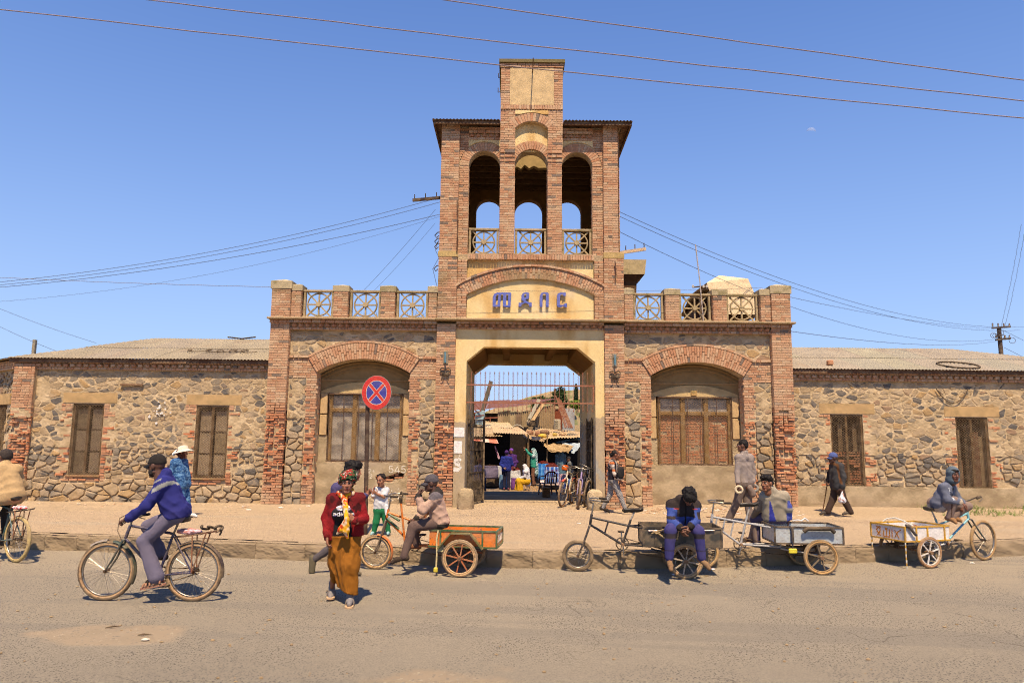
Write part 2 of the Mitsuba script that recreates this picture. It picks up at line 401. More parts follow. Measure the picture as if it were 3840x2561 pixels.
for r in range(60):
 y0 = 10.9 + r * Wd
 for c in range(-70, 85):
  x0 = c * L + (r % 2) * L / 2 + rng.uniform(-0.002, 0.002)
  if y0 < kerb_y(x0 + L / 2) + 0.15 or y0 > 15.9 + 0.35 * math.sin(x0 * 1.3) + (2.4 if abs(x0 - 0.35) < 1.9 else 0):
   continue
  if abs(x0) > 0.78 * y0:
   continue
  if (x0 < -1.3 or x0 > 2.0) and y0 > 17.0:
   continue
  z = walk_z(np.array([x0 + L / 2]), np.array([y0]))[0] + rng.normal(0, 0.0003)
  c3 = 0.003
  a, b, d, e = x0 + 0.002, x0 + L - 0.002, y0 + 0.002, y0 + Wd - 0.002
  V = np.array([[a, d, z - .02], [b, d, z - .02], [b, e, z - .02], [a, e, z - .02], [a + c3, d + c3, z], [b - c3, d + c3, z], [b - c3, e - c3, z], [a + c3, e - c3, z]])
  Fq = np.array([[4, 5, 6, 7], [0, 1, 5, 4], [1, 2, 6, 5], [2, 3, 7, 6], [3, 0, 4, 7]])
  pv.append((abs(x0 - 0.5) + 0.5 * abs(y0 - 14), V, Fq))
pv.sort(key=lambda a: a[0])
for _, V, Fq in pv[:300]:
 part('pavement', 'paver', (V, Fq), 'paver', uv=(rng.random(), 0.5))
uvs = np.repeat(rng.random((len(pv) - 300, 1)), 8, axis=0)
part('pavement', 'paving', join([(V, Fq) for _, V, Fq in pv[300:]]), 'paver', uv=np.hstack([uvs, uvs * 0 + 0.5]), kind='stuff')
# kerb stones, each its own length
x = -16.0
part(None, 'kerb', join([obox((a, kerb_y(a) + 0.10, 0.02), (b, kerb_y(b) + 0.10, 0.02), 0.12, 0.30) for a, b in zip(np.arange(-16, 16), np.arange(-15, 17))]), 'curbstone', uv=(0.3, 0.5))
lab('kerb', 'rough stone kerb', kind='structure')
while x < 16:
 L = rng.uniform(0.55, 0.95)
 p, q = np.array([x + 0.003, kerb_y(x), 0]), np.array([x + L - 0.003, kerb_y(x + L), 0])
 m = trimesh.creation.box(extents=[1, 1, 1]).subdivide().subdivide().subdivide()
 w = m.vertices + 0.5
 d = q - p; nrm = np.array([-d[1], d[0], 0]) / np.linalg.norm(d)
 V = p + w[:, :1] * d + w[:, 1:2] * nrm * 0.145 + np.array([0, 0, 1.0]) * (-0.06 + w[:, 2:] * (0.312 + rng.uniform(-0.006, 0.006)))
 edge = (np.minimum(w[:, 1], 1 - w[:, 2]) < 0.01) & (w[:, 1] < 0.1) & (w[:, 2] > 0.9)
 V += np.where(edge[:, None], nrm * 0.022 + np.array([0, 0, -0.016]), 0)
 V += (nfbm(V * 7, 3)[:, None] - 0.5) * nrm * 0.11 * (w[:, 1:2] < 0.5) + np.array([0, 0, 0.012]) * (nfbm(V * 5 + 9, 2)[:, None] - 0.5)
 part('kerb', 'block', (V, m.faces), 'curbstone', 40, uv=(rng.random(), 0.5))
 x += L

# ------------------------------------------------------------------ masonry
pieces = {}
class Frame:
 def __init__(self, o, u, n):
  self.o, self.u, self.n = np.array(o, float), np.array(u, float), np.array(n, float)
 def at(self, s, z, d):
  s, z, d = np.broadcast_arrays(np.asarray(s, float), np.asarray(z, float), np.asarray(d, float))
  return self.o + s[..., None] * self.u + z[..., None] * np.array([0, 0, 1.0]) + d[..., None] * self.n
def front(Y):
 return Frame((0, Y, 0), (1, 0, 0), (0, -1, 0))

def ero(x, z):
 """How far the masonry has weathered: strongest in a band above the ground."""
 p = np.stack([np.asarray(x, float) * 1.1, np.asarray(z, float) * 1.3, np.asarray(x, float) * 0 + 3], -1)
 b = np.clip((z - 0.35) / 0.9, 0, 1) * np.clip((2.75 - z) / 0.7, 0, 1)
 return np.clip(b * (0.35 + 1.3 * nfbm(p, 3)), 0, 1)

def put(bld, kind, holder, V, Fc, uv, w):
 pieces.setdefault((bld, kind), []).append((w, holder, V, Fc, uv))

HEX = np.array([[4, 5, 6, 7], [0, 1, 5, 4], [1, 2, 6, 5], [2, 3, 7, 6], [3, 0, 4, 7]])
def wedge(bld, holder, fr, quad, d0, d1, kind='brick', e=0.0, jit=0.004):
 """A brick with a four-cornered face (s, z) standing from d0 out to d1."""
 q = np.asarray(quad, float)
 c = q.mean(0)
 qi = c + (q - c) * np.array([0.975, 0.94]) + rng.uniform(-jit, jit, (4, 2))
 dd = d1 + rng.uniform(-0.4, 0.4, 4) * jit
 V = np.vstack([fr.at(q[:, 0], q[:, 1], d0), fr.at(qi[:, 0], qi[:, 1], dd)])
 a = 0.5 * abs(np.dot(q[:, 0], np.roll(q[:, 1], 1)) - np.dot(q[:, 1], np.roll(q[:, 0], 1)))
 put(bld, kind, holder, V, HEX, (rng.random(), e), a * rng.uniform(0.8, 1.2))

def courses(bld, holder, fr, poly, hc=0.0625, L=0.215, gap=0.009, pr=0.012, weather=1.0, miss=0.0, tooth=0.0, red=0.0):
 """Brick courses over a region given as a polygon in (s, z)."""
 if poly.is_empty:
  return
 a0, b0, a1, b1 = poly.bounds
 n = max(1, round((b1 - b0) / hc)); h = (b1 - b0) / n
 for k in range(n):
  za, zb = b0 + k * h + gap / 2, b0 + (k + 1) * h - gap / 2
  cut = poly.intersection(sg.LineString([(a0 - 1, (za + zb) / 2), (a1 + 1, (za + zb) / 2)]))
  for ln in getattr(cut, 'geoms', [cut]):
   if ln.is_empty or ln.length < 0.03:
    continue
   s, e1 = ln.bounds[0], ln.bounds[2]
   if tooth:
    s -= tooth * rng.uniform(-0.2, 1) * (k % 2); e1 += tooth * rng.uniform(-0.2, 1) * ((k + 1) % 2)
   x = s
   ph = k % 2
   while x < e1 - 0.01:
    w = (L if rng.random() < 0.62 else L * 0.5) if x > s else (L if ph else L * 0.5)
    w *= rng.uniform(0.94, 1.06)
    if e1 - x - w < 0.05:
     w = e1 - x
    xm, zm = x + w / 2, (za + zb) / 2
    pw = fr.at(xm, zm, 0)
    er = float(ero(pw[0] + pw[1] * 0.37, zm)) * weather
    if rng.random() > miss + 0.20 * er:
     rec = -rng.uniform(0, 0.085) * er + 0.012 * er if er > 0.15 else 0
     tr = rng.uniform(0, 0.03) * er
     q = [(x + gap / 2 + tr * rng.random(), za + 0.35 * tr), (x + w - gap / 2 - tr * rng.random(), za + 0.35 * tr), (x + w - gap / 2 - tr * rng.random(), zb - 0.35 * tr), (x + gap / 2 + tr * rng.random(), zb - 0.35 * tr)]
     wedge(bld, holder, fr, q, -0.085 if er > 0.15 else -0.02, pr + rec + rng.uniform(-0.003, 0.003), e=min(1.0, max(red * rng.uniform(0.7, 1.2), er * 1.5 - 0.15 + rng.uniform(-0.12, 0.12) * (er > 0.1))), jit=0.003 + 0.007 * er)
    x += w

def arch_ring(bld, holder, fr, c, r0, r1, a0, a1, d1, bw=0.068, split=True, e=0.0):
 """Voussoirs round the centre c from angle a0 to a1 (radians, from +s)."""
 n = max(3, round((a1 - a0) * r1 / bw))
 for k in range(n):
  t0, t1 = a0 + (a1 - a0) * k / n, a0 + (a1 - a0) * (k + 1) / n
  dt = 0.004 / r1
  cuts = [r0, r1]
  if split:
   cuts = [r0, r0 + (r1 - r0) * (0.5 if k % 2 else rng.choice([0.33, 0.66])), r1] if r1 - r0 > 0.25 else cuts
  for ra, rb in zip(cuts[:-1], cuts[1:]):
   q = [(c[0] + r * math.cos(t), c[1] + r * math.sin(t)) for r, t in ((ra + 0.003, t1 - dt), (ra + 0.003, t0 + dt), (rb - 0.003, t0 + dt), (rb - 0.003, t1 - dt))]
   wedge(bld, holder, fr, q, -0.03, d1 + rng.uniform(-0.003, 0.003), e=e + rng.uniform(0, 0.25), jit=0.002)

def rubble(bld, holder, fr, region, cw=0.25, ch=0.155, zlow=1.6, seed=0):
 """Irregular stones: small and flush in wide mortar higher up, larger and standing proud near the ground."""
 if region.is_empty:
  return
 r = np.random.default_rng(seed)
 a0, b0, a1, b1 = region.bounds
 pts, z = [], b0 - 0.3
 row = 0
 while z < b1 + 0.3:
  k = 1.28 if z < zlow - 0.6 else 1.0
  x = a0 - 0.5 + r.uniform(0, cw)
  while x < a1 + 0.5:
   if r.random() > 0.18:
    pts.append((x + r.normal(0, cw * 0.22), (z + r.normal(0, ch * 0.30)) * 1.6))
   x += cw * k * r.uniform(0.45, 1.5)
  z += ch * k
 pts = np.array(pts)
 vo = Voronoi(pts)
 for pi, ri in enumerate(vo.point_region):
  reg = vo.regions[ri]
  if -1 in reg or len(reg) < 3:
   continue
  g = sg.Polygon(vo.vertices[reg] / [1, 1.6])
  if not g.is_valid or g.area > 1:
   continue
  g = g.intersection(region)
  if g.is_empty:
   continue
  for g1 in getattr(g, 'geoms', [g]):
   if g1.geom_type != 'Polygon' or g1.area < 0.002:
    continue
   zc = g1.centroid.y; xc = g1.centroid.x
   low = float(np.clip((zlow - zc) / 0.9 + 0.5 * (nnoise(np.array([[xc * 0.9, zc, seed]]))[0] - 0.5), 0, 1))
   gap = (0.008 + 0.034 * r.random() ** 1.3) * (1 - low) + 0.005 * low
   g2 = g1.buffer(-gap - 0.006).buffer(0.006, quad_segs=1)
   if g2.is_empty or g2.geom_type != 'Polygon' or g2.area < 0.0015:
    continue
   if r.random() < 0.10 * (1 - low):
    continue
   g2 = g2.simplify(0.006)
   P2 = np.array(g2.exterior.coords)[:-1]
   if len(P2) < 3:
    continue
   if not g2.exterior.is_ccw:
    P2 = P2[::-1]
   n = len(P2)
   c = np.array([g2.centroid.x, g2.centroid.y])
   pr = 0.001 + 0.005 * r.random() + low * r.uniform(0.004, 0.045)
   tilt = r.normal(0, 0.10, 2) * (0.4 + low)
   P3 = c + (P2 - c) * (0.93 - 0.06 * low) + r.uniform(-0.006, 0.006, P2.shape)
   P4 = c + (P2 - c) * 0.55 + r.uniform(-0.012, 0.012, P2.shape)
   ring_ = [fr.at(P2[:, 0], P2[:, 1], -0.06 * low - 0.01), fr.at(P3[:, 0], P3[:, 1], pr * 0.75 + (P3 - c) @ tilt * 0.5),
     fr.at(P4[:, 0], P4[:, 1], pr + (P4 - c) @ tilt + r.uniform(-0.005, 0.005, n)), fr.at(c[:1], c[1:], pr * 1.05)]
   V = np.vstack(ring_)
   F = []
   for lv in range(2):
    for k in range(n):
     a, b = lv * n + k, lv * n + (k + 1) % n
     F += [(a, b, b + n), (a, b + n, a + n)]
   F += [(2 * n + k, 2 * n + (k + 1) % n, 3 * n) for k in range(n)]
   put(bld, 'stone', holder, V, np.array(F), (r.random() * (1 - 0.2 * low), 0.75 * r.random() if zc > 1.0 else 0.5 + 0.4 * r.random()), g1.area)

def emit(bld):
 """The 300 largest bricks and stones as parts of what holds them, the rest as one part each."""
 for kind, many in (('brick', 'brickwork'), ('stone', 'stonework')):
  lst = pieces.pop((bld, kind), [])
  lst.sort(key=lambda a: -a[0])
  for w, h, V, F, uv in lst[:300]:
   part(h, kind, (V, F), kind, uv=uv)
  if len(lst) > 300:
   part(bld, many, join([(V, F) for _, _, V, F, _ in lst[300:]]), kind, uv=np.vstack([np.tile(uv, (len(V), 1)) for _, _, V, _, uv in lst[300:]]), kind='stuff')

def arc_pts(c, r, a0, a1, n=24):
 t = np.linspace(a0, a1, n)
 return np.stack([c[0] + r * np.cos(t), c[1] + r * np.sin(t)], 1)
def arch_hole(x0, x1, zb, zs, za, n=24):
 """An opening from zb, springing at zs, with its crown at za (segment of a circle)."""
 hs, ri = (x1 - x0) / 2, za - zs
 r = (hs * hs + ri * ri) / (2 * ri); c = ((x0 + x1) / 2, za - r)
 b = math.asin(min(1, hs / r)) if ri < hs else math.pi / 2
 pts = arc_pts(c, r, math.pi / 2 - b, math.pi / 2 + b, n)
 return sg.Polygon([(x0, zb), (x1, zb)] + [tuple(p) for p in pts]), c, r, b

# ------------------------------------------------------------------ the gatehouse
GH = thing('gatehouse', 'brick and rubble stone gatehouse with tall arched tower over the open gate', 'gatehouse')
YP, YW, YN, YB = 17.2, 17.34, 17.74, 21.2
ZC = 4.76                                                     # top of the cornice
mort = lambda name, mesh, **k: part(GH, name, mesh, 'mortar', uv=(0.5, 0.5), **k)
yel = lambda name, mesh, **k: part(GH, name, mesh, 'yellow_plaster', uv=(0.5, 0.5), **k)
CREAM, CONC = (176, 148, 108), (150, 134, 104)

def pier(holder_name, x0, x1, z0, z1, yf=YP, yb=None, sides=True, weather=1.0, hc=0.0625):
 """A brick pier: a mortar core (set back where the foot has weathered) and its brick faces."""
 yb = yb or yf + 0.45
 zb = 2.75
 core = []
 if z0 < zb and weather > 0:
  core.append(box(x0 + 0.035, x1 - 0.035, yf + 0.07, yb, z0, min(zb, z1)))
  if z1 > zb:
   core.append(box(x0 + 0.008, x1 - 0.008, yf + 0.003, yb + 0.001, zb, z1))
 else:
  core.append(box(x0 + 0.008, x1 - 0.008, yf + 0.003, yb, z0, z1))
 h = mort(holder_name, join(core))
 courses(GH, h, front(yf), rect(x0, z0, x1, z1), weather=weather, pr=0.010, hc=hc)
 if sides:
  courses(GH, h, Frame((x0, 0, 0), (0, -1, 0), (-1, 0, 0)), rect(-yf - 0.30, z0, -yf - 0.02, z1), weather=weather, pr=0.0, hc=hc)
  courses(GH, h, Frame((x1, 0, 0), (0, 1, 0), (1, 0, 0)), rect(yf + 0.02, z0, yf + 0.30, z1), weather=weather, pr=0.0, hc=hc)
 return h

# piers at the street
for nm, a, b in (('pier', -5.89, -5.42), ('pier', -1.835, -1.37), ('pier', 2.25, 2.73), ('pier', 6.31, 6.80)):
 pier(nm, a, b, 0.2, 4.66)

# flanks: rubble with a wide shallow arch round a window
def flank(xa, xb, n0, n1, mir, bricked):
 hole, c, r, ha = arch_hole(n0, n1, 0.2, 3.46, 3.79)
 core = mort('wall', join([prism(rect(xa, 0.15, xb, 2.35).difference(hole), YW + 0.04, YN + 0.3), prism(rect(xa, 2.35, xb, 4.66).difference(hole), YW + 0.009, YN + 0.301)]))
 hood, c2, r2, hb = arch_hole(n0 - 0.235, n1 + 0.235, 0, 3.755, 4.215)
 r1 = r + 0.40
 fr = front(YW)
 # upper rubble panel, above the hood line
 up = rect(xa, 3.80, xb, 4.49).difference(sg.Point(c).buffer(r1 + 0.055, quad_segs=64))
 rubble(GH, core, fr, up, 0.23, 0.14, zlow=0.5, seed=11 + mir)
 # arch of two rings of brick, and its thin proud hood
 a0 = math.acos((n1 - c[0]) / r) if n1 - c[0] < r else 0
 arch_ring(GH, core, front(YW - 0.03), c, r, r1, math.pi / 2 - ha * 1.0, math.pi / 2 + ha * 1.0, 0.02)
 fr2 = front(YW - 0.02)
 b = math.asin(min(1, (n1 - n0) / 2 + 0.24 - 0.0) / (r1 + 0.03) if True else 0)
 b = math.asin(((n1 - n0) / 2 + 0.20) / (r1 + 0.02))
 n = 17
 for k in range(n):
  t0, t1 = math.pi / 2 - b + 2 * b * k / n, math.pi / 2 - b + 2 * b * (k + 1) / n
  q = [(c[0] + rr * math.cos(t), c[1] + rr * math.sin(t)) for rr, t in ((r1 + 0.006, t1), (r1 + 0.006, t0), (r1 + 0.055, t0), (r1 + 0.055, t1))]
  wedge(GH, core, fr2, q, -0.05, 0.035, jit=0.003)
 zs = c[1] + (r1 + 0.03) * math.cos(b)
 for s0, s1 in ((xa, c[0] - (r1 + 0.03) * math.sin(b)), (c[0] + (r1 + 0.03) * math.sin(b), xb)):
  courses(GH, core, fr2, rect(s0, zs - 0.03, s1, zs + 0.035), hc=0.06, pr=0.035)
 # brick jambs and shoulders, with a strip of rubble outside each
 sector = sg.Polygon([c] + [tuple(p) for p in arc_pts(c, r1 + 0.005, math.pi / 2 - ha, math.pi / 2 + ha, 40)]).intersection(rect(xa, 3.2, xb, 6))
 below = rect(xa, 0.2, xb, zs - 0.035).difference(sector).difference(hole)
 cap = rect(xa, 3.32, xb, zs - 0.035).intersection(below)
 courses(GH, core, fr, cap, pr=0.01, weather=0)
 j = 0.245
 for side in (0, 1):
  jl, jh = (n0 - j, n0) if side == 0 else (n1, n1 + j)
  st = (xa, n0 - j - 0.005) if side == 0 else (n1 + j + 0.005, xb)
  courses(GH, core, fr, rect(jl, 0.2, jh, 3.32).intersection(below), pr=0.012, tooth=0.05)
  rubble(GH, core, fr, rect(st[0], 0.2, st[1], 3.315).intersection(below), 0.22, 0.125, zlow=2.3, seed=21 + mir * 2 + side)
  # reveal of the niche
  xr = n0 if side == 0 else n1
  f2 = Frame((xr, 0, 0), (0, 1, 0), (1, 0, 0)) if side == 0 else Frame((xr, 0, 0), (0, -1, 0), (-1, 0, 0))
  courses(GH, core, f2, rect(YW, 0.2, YN, 3.44) if side == 0 else rect(-YN, 0.2, -YW, 3.44), pr=0.004, weather=0.5)
 # back of the niche: panelled tympanum, sill wall
 inner = hole.buffer(0.01).intersection(rect(xa, 3.0, xb, 5))
 ty = part(GH, 'tympanum', prism(inner, YN, YN + 0.25), 'concrete', col=(158, 128, 88), dust=0.1)
 for rr, dd, w in ((r - 0.03, 0.05, 0.035), (r - 0.12, 0.035, 0.025), (r - 0.2, 0.02, 0.015)):
  bb = math.acos(min(1.0, (3.32 - c[1]) / rr))
  outer, inn = arc_pts(c, rr, math.pi / 2 - bb, math.pi / 2 + bb, 30), arc_pts(c, rr - w, math.pi / 2 - bb, math.pi / 2 + bb, 30)
  part(ty, 'moulding', prism(sg.Polygon(np.vstack([outer, inn[::-1]])), YN - dd, YN), 'concrete', col=(166, 132, 90), dust=0.1)
 part(ty, 'moulding', box(n0 + 0.02, n1 - 0.02, YN - 0.03, YN, 3.285, 3.32), 'concrete', col=(170, 138, 96), dust=0.1)
 lint, _, _, _ = arch_hole(n0 + 0.02, n1 - 0.02, 2.98, 3.03, 3.265)
 part(GH, 'lintel', prism(lint, YN - 0.035, YN + 0.02), 'concrete', col=(196, 168, 122), dust=0.05, label='pale plaster lintel' if not mir else None)
 part(GH, 'keystone', cbox((n0 + n1) / 2 - 0.07, (n0 + n1) / 2 + 0.07, YN - 0.08, YN, 3.0, 3.13), 'concrete', col=(180, 145, 95))
 sp = part(GH, 'sill_wall', prism(rect(n0, 0.15, n1, 1.31).difference(sg.Polygon([(n1 - 0.75, 0.9), (n1 - 0.45, 1.0), (n1 - 0.25, 1.08), (n1 - 0.1, 1.05), (n1 - 0.12, 0.93), (n1 - 0.35, 0.9), (n1 - 0.4, 0.84), (n1 - 0.62, 0.83)]) if not bricked else sg.Polygon()), YN - 0.13, YN + 0.2), 'rough_render', uv=(0.5, 0.5))
 if not bricked:
  courses(GH, sp, front(YN - 0.10), rect(n1 - 0.8, 0.8, n1 - 0.08, 1.1), weather=0.7, pr=0.0)
 for s in (0, 1):                                            # pale blocks beside the window
  for z0, z1 in ((2.47, 2.975), (1.95, 2.45)):
   a = n0 + 0.02 if s == 0 else n1 - 0.02 - 0.17
   part(GH, 'jamb_stone', cbox(a, a + 0.17, YN - 0.06, YN + 0.05, z0, z1, 0.012), 'concrete', col=(196, 166, 122), dust=0.05)
  a = n0 + 0.01 if s == 0 else n1 - 0.01 - 0.2
  part(GH, 'jamb_render', box(a, a + 0.2, YN - 0.025, YN + 0.05, 1.30, 1.945), 'rough_render', uv=(0.5, 0.5))
 # window
 w0, w1, wz0, wz1 = n0 + 0.24, n1 - 0.22, 1.34, 2.97
 OAK = (142, 104, 56)
 wn = part(GH, 'window', box(w0, w1, YN + 0.12, YN + 0.2, wz0 - 0.02, wz1 + 0.02), 'mortar' if bricked else 'dusty_glass', uv=(0.5, 0.5))
 m1, m2, zt = w0 + (w1 - w0) * 0.345, w0 + (w1 - w0) * 0.665, 2.57
 cols = [w0 + 0.03, m1, m2, w1 - 0.03]
 for k, (a, b) in enumerate(zip(cols[:-1], cols[1:])):
  for z0, z1 in ((wz0, zt), (zt, wz1)):
   if bricked and z1 == zt:
    courses(GH, wn, front(YN + 0.10), rect(a, z0, b, z1), hc=0.066, L=0.2, pr=0.004, weather=0.3, gap=0.010, red=0.85)
   else:
    part(wn, 'pane', box(a + 0.03, b - 0.03, YN + 0.085, YN + 0.09, z0 + 0.03, z1 - 0.03), 'dusty_glass', uv=(0.5, 0.5))
 for xm in (m1, m2):
  part(wn, 'mullion', cbox(xm - 0.055, xm + 0.055, YN + 0.0, YN + 0.12, wz0, wz1, 0.015), 'matte', col=OAK, dust=0.35)
 for z in (zt,):
  part(wn, 'transom', cbox(w0, w1, YN + 0.01, YN + 0.115, z - 0.05, z + 0.05, 0.015), 'matte', col=OAK, dust=0.35)
 for xm in (w0 + 0.025, w1 - 0.025):
  part(wn, 'frame', cbox(xm - 0.04, xm + 0.04, YN + 0.005, YN + 0.12, wz0, wz1, 0.01), 'matte', col=OAK, dust=0.35)
 IRON = (84, 62, 48)
 gy = YN - 0.05
 for k in range(6):
  a = w0 + (w1 - w0) * k / 5
  part(wn, 'bar', tube([(a, gy, wz0 - 0.02), (a + rng.normal(0, 0.008), gy - 0.004, 2.2), (a, gy, wz1)], 0.0095, 5), 'matte', col=IRON)
 for z in (wz0 - 0.015, wz1 - 0.005):
  part(wn, 'rail', box(w0 - 0.02, w1 + 0.02, gy - 0.02, gy + 0.01, z - 0.017, z + 0.017), 'matte', col=IRON)
 lattice(wn, w0, w1, wz0, wz1, gy + 0.016, 0.085, 0.042)

def lattice(parent, x0, x1, z0, z1, y, dx, dz, col=(150, 120, 88), t=0.0032):
 """Expanded metal: strands running both ways, clipped to the opening."""
 ms = []
 sl = dz / dx
 W_, H_ = x1 - x0, z1 - z0
 R2 = rect(0, 0, W_, H_)
 for sg_ in (1, -1):
  k = -H_ / sl
  while k < W_ + H_ / sl:
   a = (k, 0) if sg_ > 0 else (k, H_)
   b = (k + H_ / sl, H_) if sg_ > 0 else (k + H_ / sl, 0)
   ln = sg.LineString([a, b]).intersection(R2)
   if not ln.is_empty and ln.length > 0.02:
    (ax, az), (bx, bz) = ln.coords[0], ln.coords[-1]
    ms.append(obox((x0 + ax, y + 0.002 * sg_, z0 + az), (x0 + bx, y + 0.002 * sg_, z0 + bz), t, t * 0.6, (0, 1, 0)))
   k += dx
 part(parent, 'mesh_screen', join(ms), 'matte', col=col, dust=0.3)

flank(-5.42, -1.835, -4.735, -2.475, 0, False)
flank(2.73, 6.31, 3.385, 5.64, 1, True)
mort('back_wall', box(-5.87, -1.37, 18.06, YB, 0.0, 4.66)); mort('back_wall', box(2.25, 6.78, 18.06, YB, 0.0, 4.66))
mort('deck', box(-5.86, 6.77, 17.3, YB - 0.01, 4.66, 4.70))

# cornice, sawtooth frieze
CC = (170, 146, 112)
part(GH, 'cornice', join([cbox(-5.94, -1.86, 17.045, 17.6, 4.728, 4.775, 0.012), cbox(-1.862, 2.762, 17.03, 17.6, 4.735, 4.79, 0.012), cbox(2.765, 6.87, 17.045, 17.6, 4.728, 4.775, 0.012)]), 'concrete', col=CC, dust=0.25)
fz = mort('frieze', join([box(-5.42, -1.84, 17.27, YW + 0.1, 4.49, 4.727), box(2.735, 6.31, 17.27, YW + 0.1, 4.49, 4.727), box(-1.365, 2.245, 17.29, YW + 0.1, 4.55, 4.734)]))
for xa, xb, zf in ((-5.42, -1.835, 0.0), (2.73, 6.31, 0.0)):
 courses(GH, fz, front(17.24), rect(xa, 4.49, xb, 4.555), weather=0, hc=0.065, L=0.15)
 courses(GH, fz, front(17.14), rect(xa, 4.645, xb, 4.725), weather=0, hc=0.08)
for xa, xb in ((-5.90, -5.41), (6.30, 6.81)):
 courses(GH, fz, front(17.16), rect(xa, 4.64, xb, 4.725), weather=0, hc=0.085)
courses(GH, fz, front(17.17), rect(-1.36, 4.665, 2.24, 4.733), weather=0, hc=0.068)
courses(GH, fz, front(17.265), rect(-1.36, 4.545, 2.24, 4.595), weather=0, hc=0.05, L=0.165)
def sawtooth(bld, holder, xa, xb, z0, z1, yf, depth, step=0.165):
 n = max(1, round((xb - xa) / step))
 for k in range(n):
  xc = xa + (k + 0.5) * (xb - xa) / n; hw = 0.46 * (xb - xa) / n
  g = 0.004
  V = np.array([[xc - hw, yf + depth, z0 + g], [xc, yf, z0 + g], [xc + hw, yf + depth, z0 + g], [xc - hw, yf + depth, z1 - g], [xc, yf, z1 - g], [xc + hw, yf + depth, z1 - g]])
  V += rng.uniform(-0.004, 0.004, V.shape)
  put(bld, 'brick', holder, V, np.array([[0, 1, 4], [0, 4, 3], [1, 2, 5], [1, 5, 4], [0, 2, 1], [3, 4, 5]]), (rng.random() * 0.55, 0.15), 0.011)
sawtooth(GH, fz, -5.40, -1.84, 4.56, 4.64, 17.16, 0.11)
sawtooth(GH, fz, 2.735, 6.30, 4.56, 4.64, 17.16, 0.11)
sawtooth(GH, fz, -1.36, 2.24, 4.598, 4.662, 17.17, 0.11)

# gate frame of limewashed plaster, chamfered at the top, passage behind
gate = sg.Polygon([(-1.10, 0), (-1.10, 3.77), (-0.68, 4.12), (1.61, 4.12), (2.03, 3.77), (2.03, 0)])
fl = rect(-1.368, 0.2, 2.248, 4.56).difference(gate)
yel('gate_frame', prism(fl, 17.29, 17.62), label='yellow plaster gate frame, worn grey below')
passage = sg.Polygon([(-1.10, 0), (-1.10, 3.77), (-0.70, 4.07), (1.62, 4.07), (2.03, 3.77), (2.03, 0)])
OCH = (128, 92, 50)
for xa, xb in ((-1.36, -1.11), (2.04, 2.24)):
 part(GH, 'passage_wall', box(xa, xb, 17.62, 20.8, 0.1, 4.66), 'yellow_plaster', uv=(0.5, 0.5))
part(GH, 'passage_ceiling', box(-1.11, 2.04, 17.62, 20.8, 4.36, 4.655), 'concrete', col=OCH, dust=0.1)
for xb in (-0.15, 1.05):
 part(GH, 'ceiling_beam', box(xb - 0.09, xb + 0.09, 17.63, 20.79, 4.17, 4.36), 'concrete', col=OCH, dust=0.1)
for hp in ([(-1.108, 3.79), (-0.7, 4.14), (-0.7, 4.34), (-1.108, 4.34)], [(2.038, 3.79), (2.038, 4.34), (1.63, 4.34), (1.63, 4.14)]):
 part(GH, 'haunch', prism(sg.Polygon(hp), 17.63, 20.79), 'concrete', col=OCH, dust=0.1)
yel('rear_frame', prism(rect(-1.9, 0.15, 2.8, 4.655).difference(passage), 20.81, YB + 0.02))
for sx, px in ((-1, -1.05), (1, 1.99)):                          # worn guard stones
 m = trimesh.creation.icosphere(3, 1.0)
 v = m.vertices; v = np.sign(v) * np.abs(v) ** 0.62
 v = v * [0.19, 0.26, 0.33] + [px, 17.12, 0.42]
 v += (nfbm(v * 9, 3)[:, None] - 0.5) * 0.05
 part(GH, 'guard_stone', (v, m.faces), 'rough_render', True, uv=(0.5, 0.5))

# ---------------- parapet of the flanks
def cap(x0, x1, y0, y1, z0, h=0.12, peak=0.1, name='pier_cap'):
 e = 0.025
 V = [(x, y, z) for z in (z0, z0 + h) for x, y in ((x0 - e, y0 - e), (x1 + e, y0 - e), (x1 + e, y1 + e), (x0 - e, y1 + e))] + [((x0 + x1) / 2, (y0 + y1) / 2, z0 + h + peak)]
 F = [[0, 1, 5], [0, 5, 4], [1, 2, 6], [1, 6, 5], [2, 3, 7], [2, 7, 6], [3, 0, 4], [3, 4, 7], [4, 5, 8], [5, 6, 8], [6, 7, 8], [7, 4, 8], [0, 3, 2], [0, 2, 1]]
 part(GH, name, (np.array(V), np.array(F)), 'concrete', col=(176, 160, 128), dust=0.3)
def post(x0, x1, z1, big=False):
 y0 = 17.2 if big else 17.24
 pier('parapet_post', x0, x1, 4.78, z1, y0, y0 + (0.5 if big else 0.36), weather=0)
 cap(x0, x1, y0, y0 + (0.5 if big else 0.36), z1, 0.19 if big else 0.14, 0.09 if big else 0.06)
for a in ((-5.90, -5.43, 5.50, True), (-5.425, -5.18, 5.46), (-4.39, -4.03, 5.45), (-3.23, -2.88, 5.45), (-2.06, -1.85, 5.45),
  (6.34, 6.81, 5.50, True), (6.085, 6.335, 5.46), (4.92, 5.26, 5.45), (3.75, 4.10, 5.45), (2.745, 2.97, 5.45)):
 post(*a)
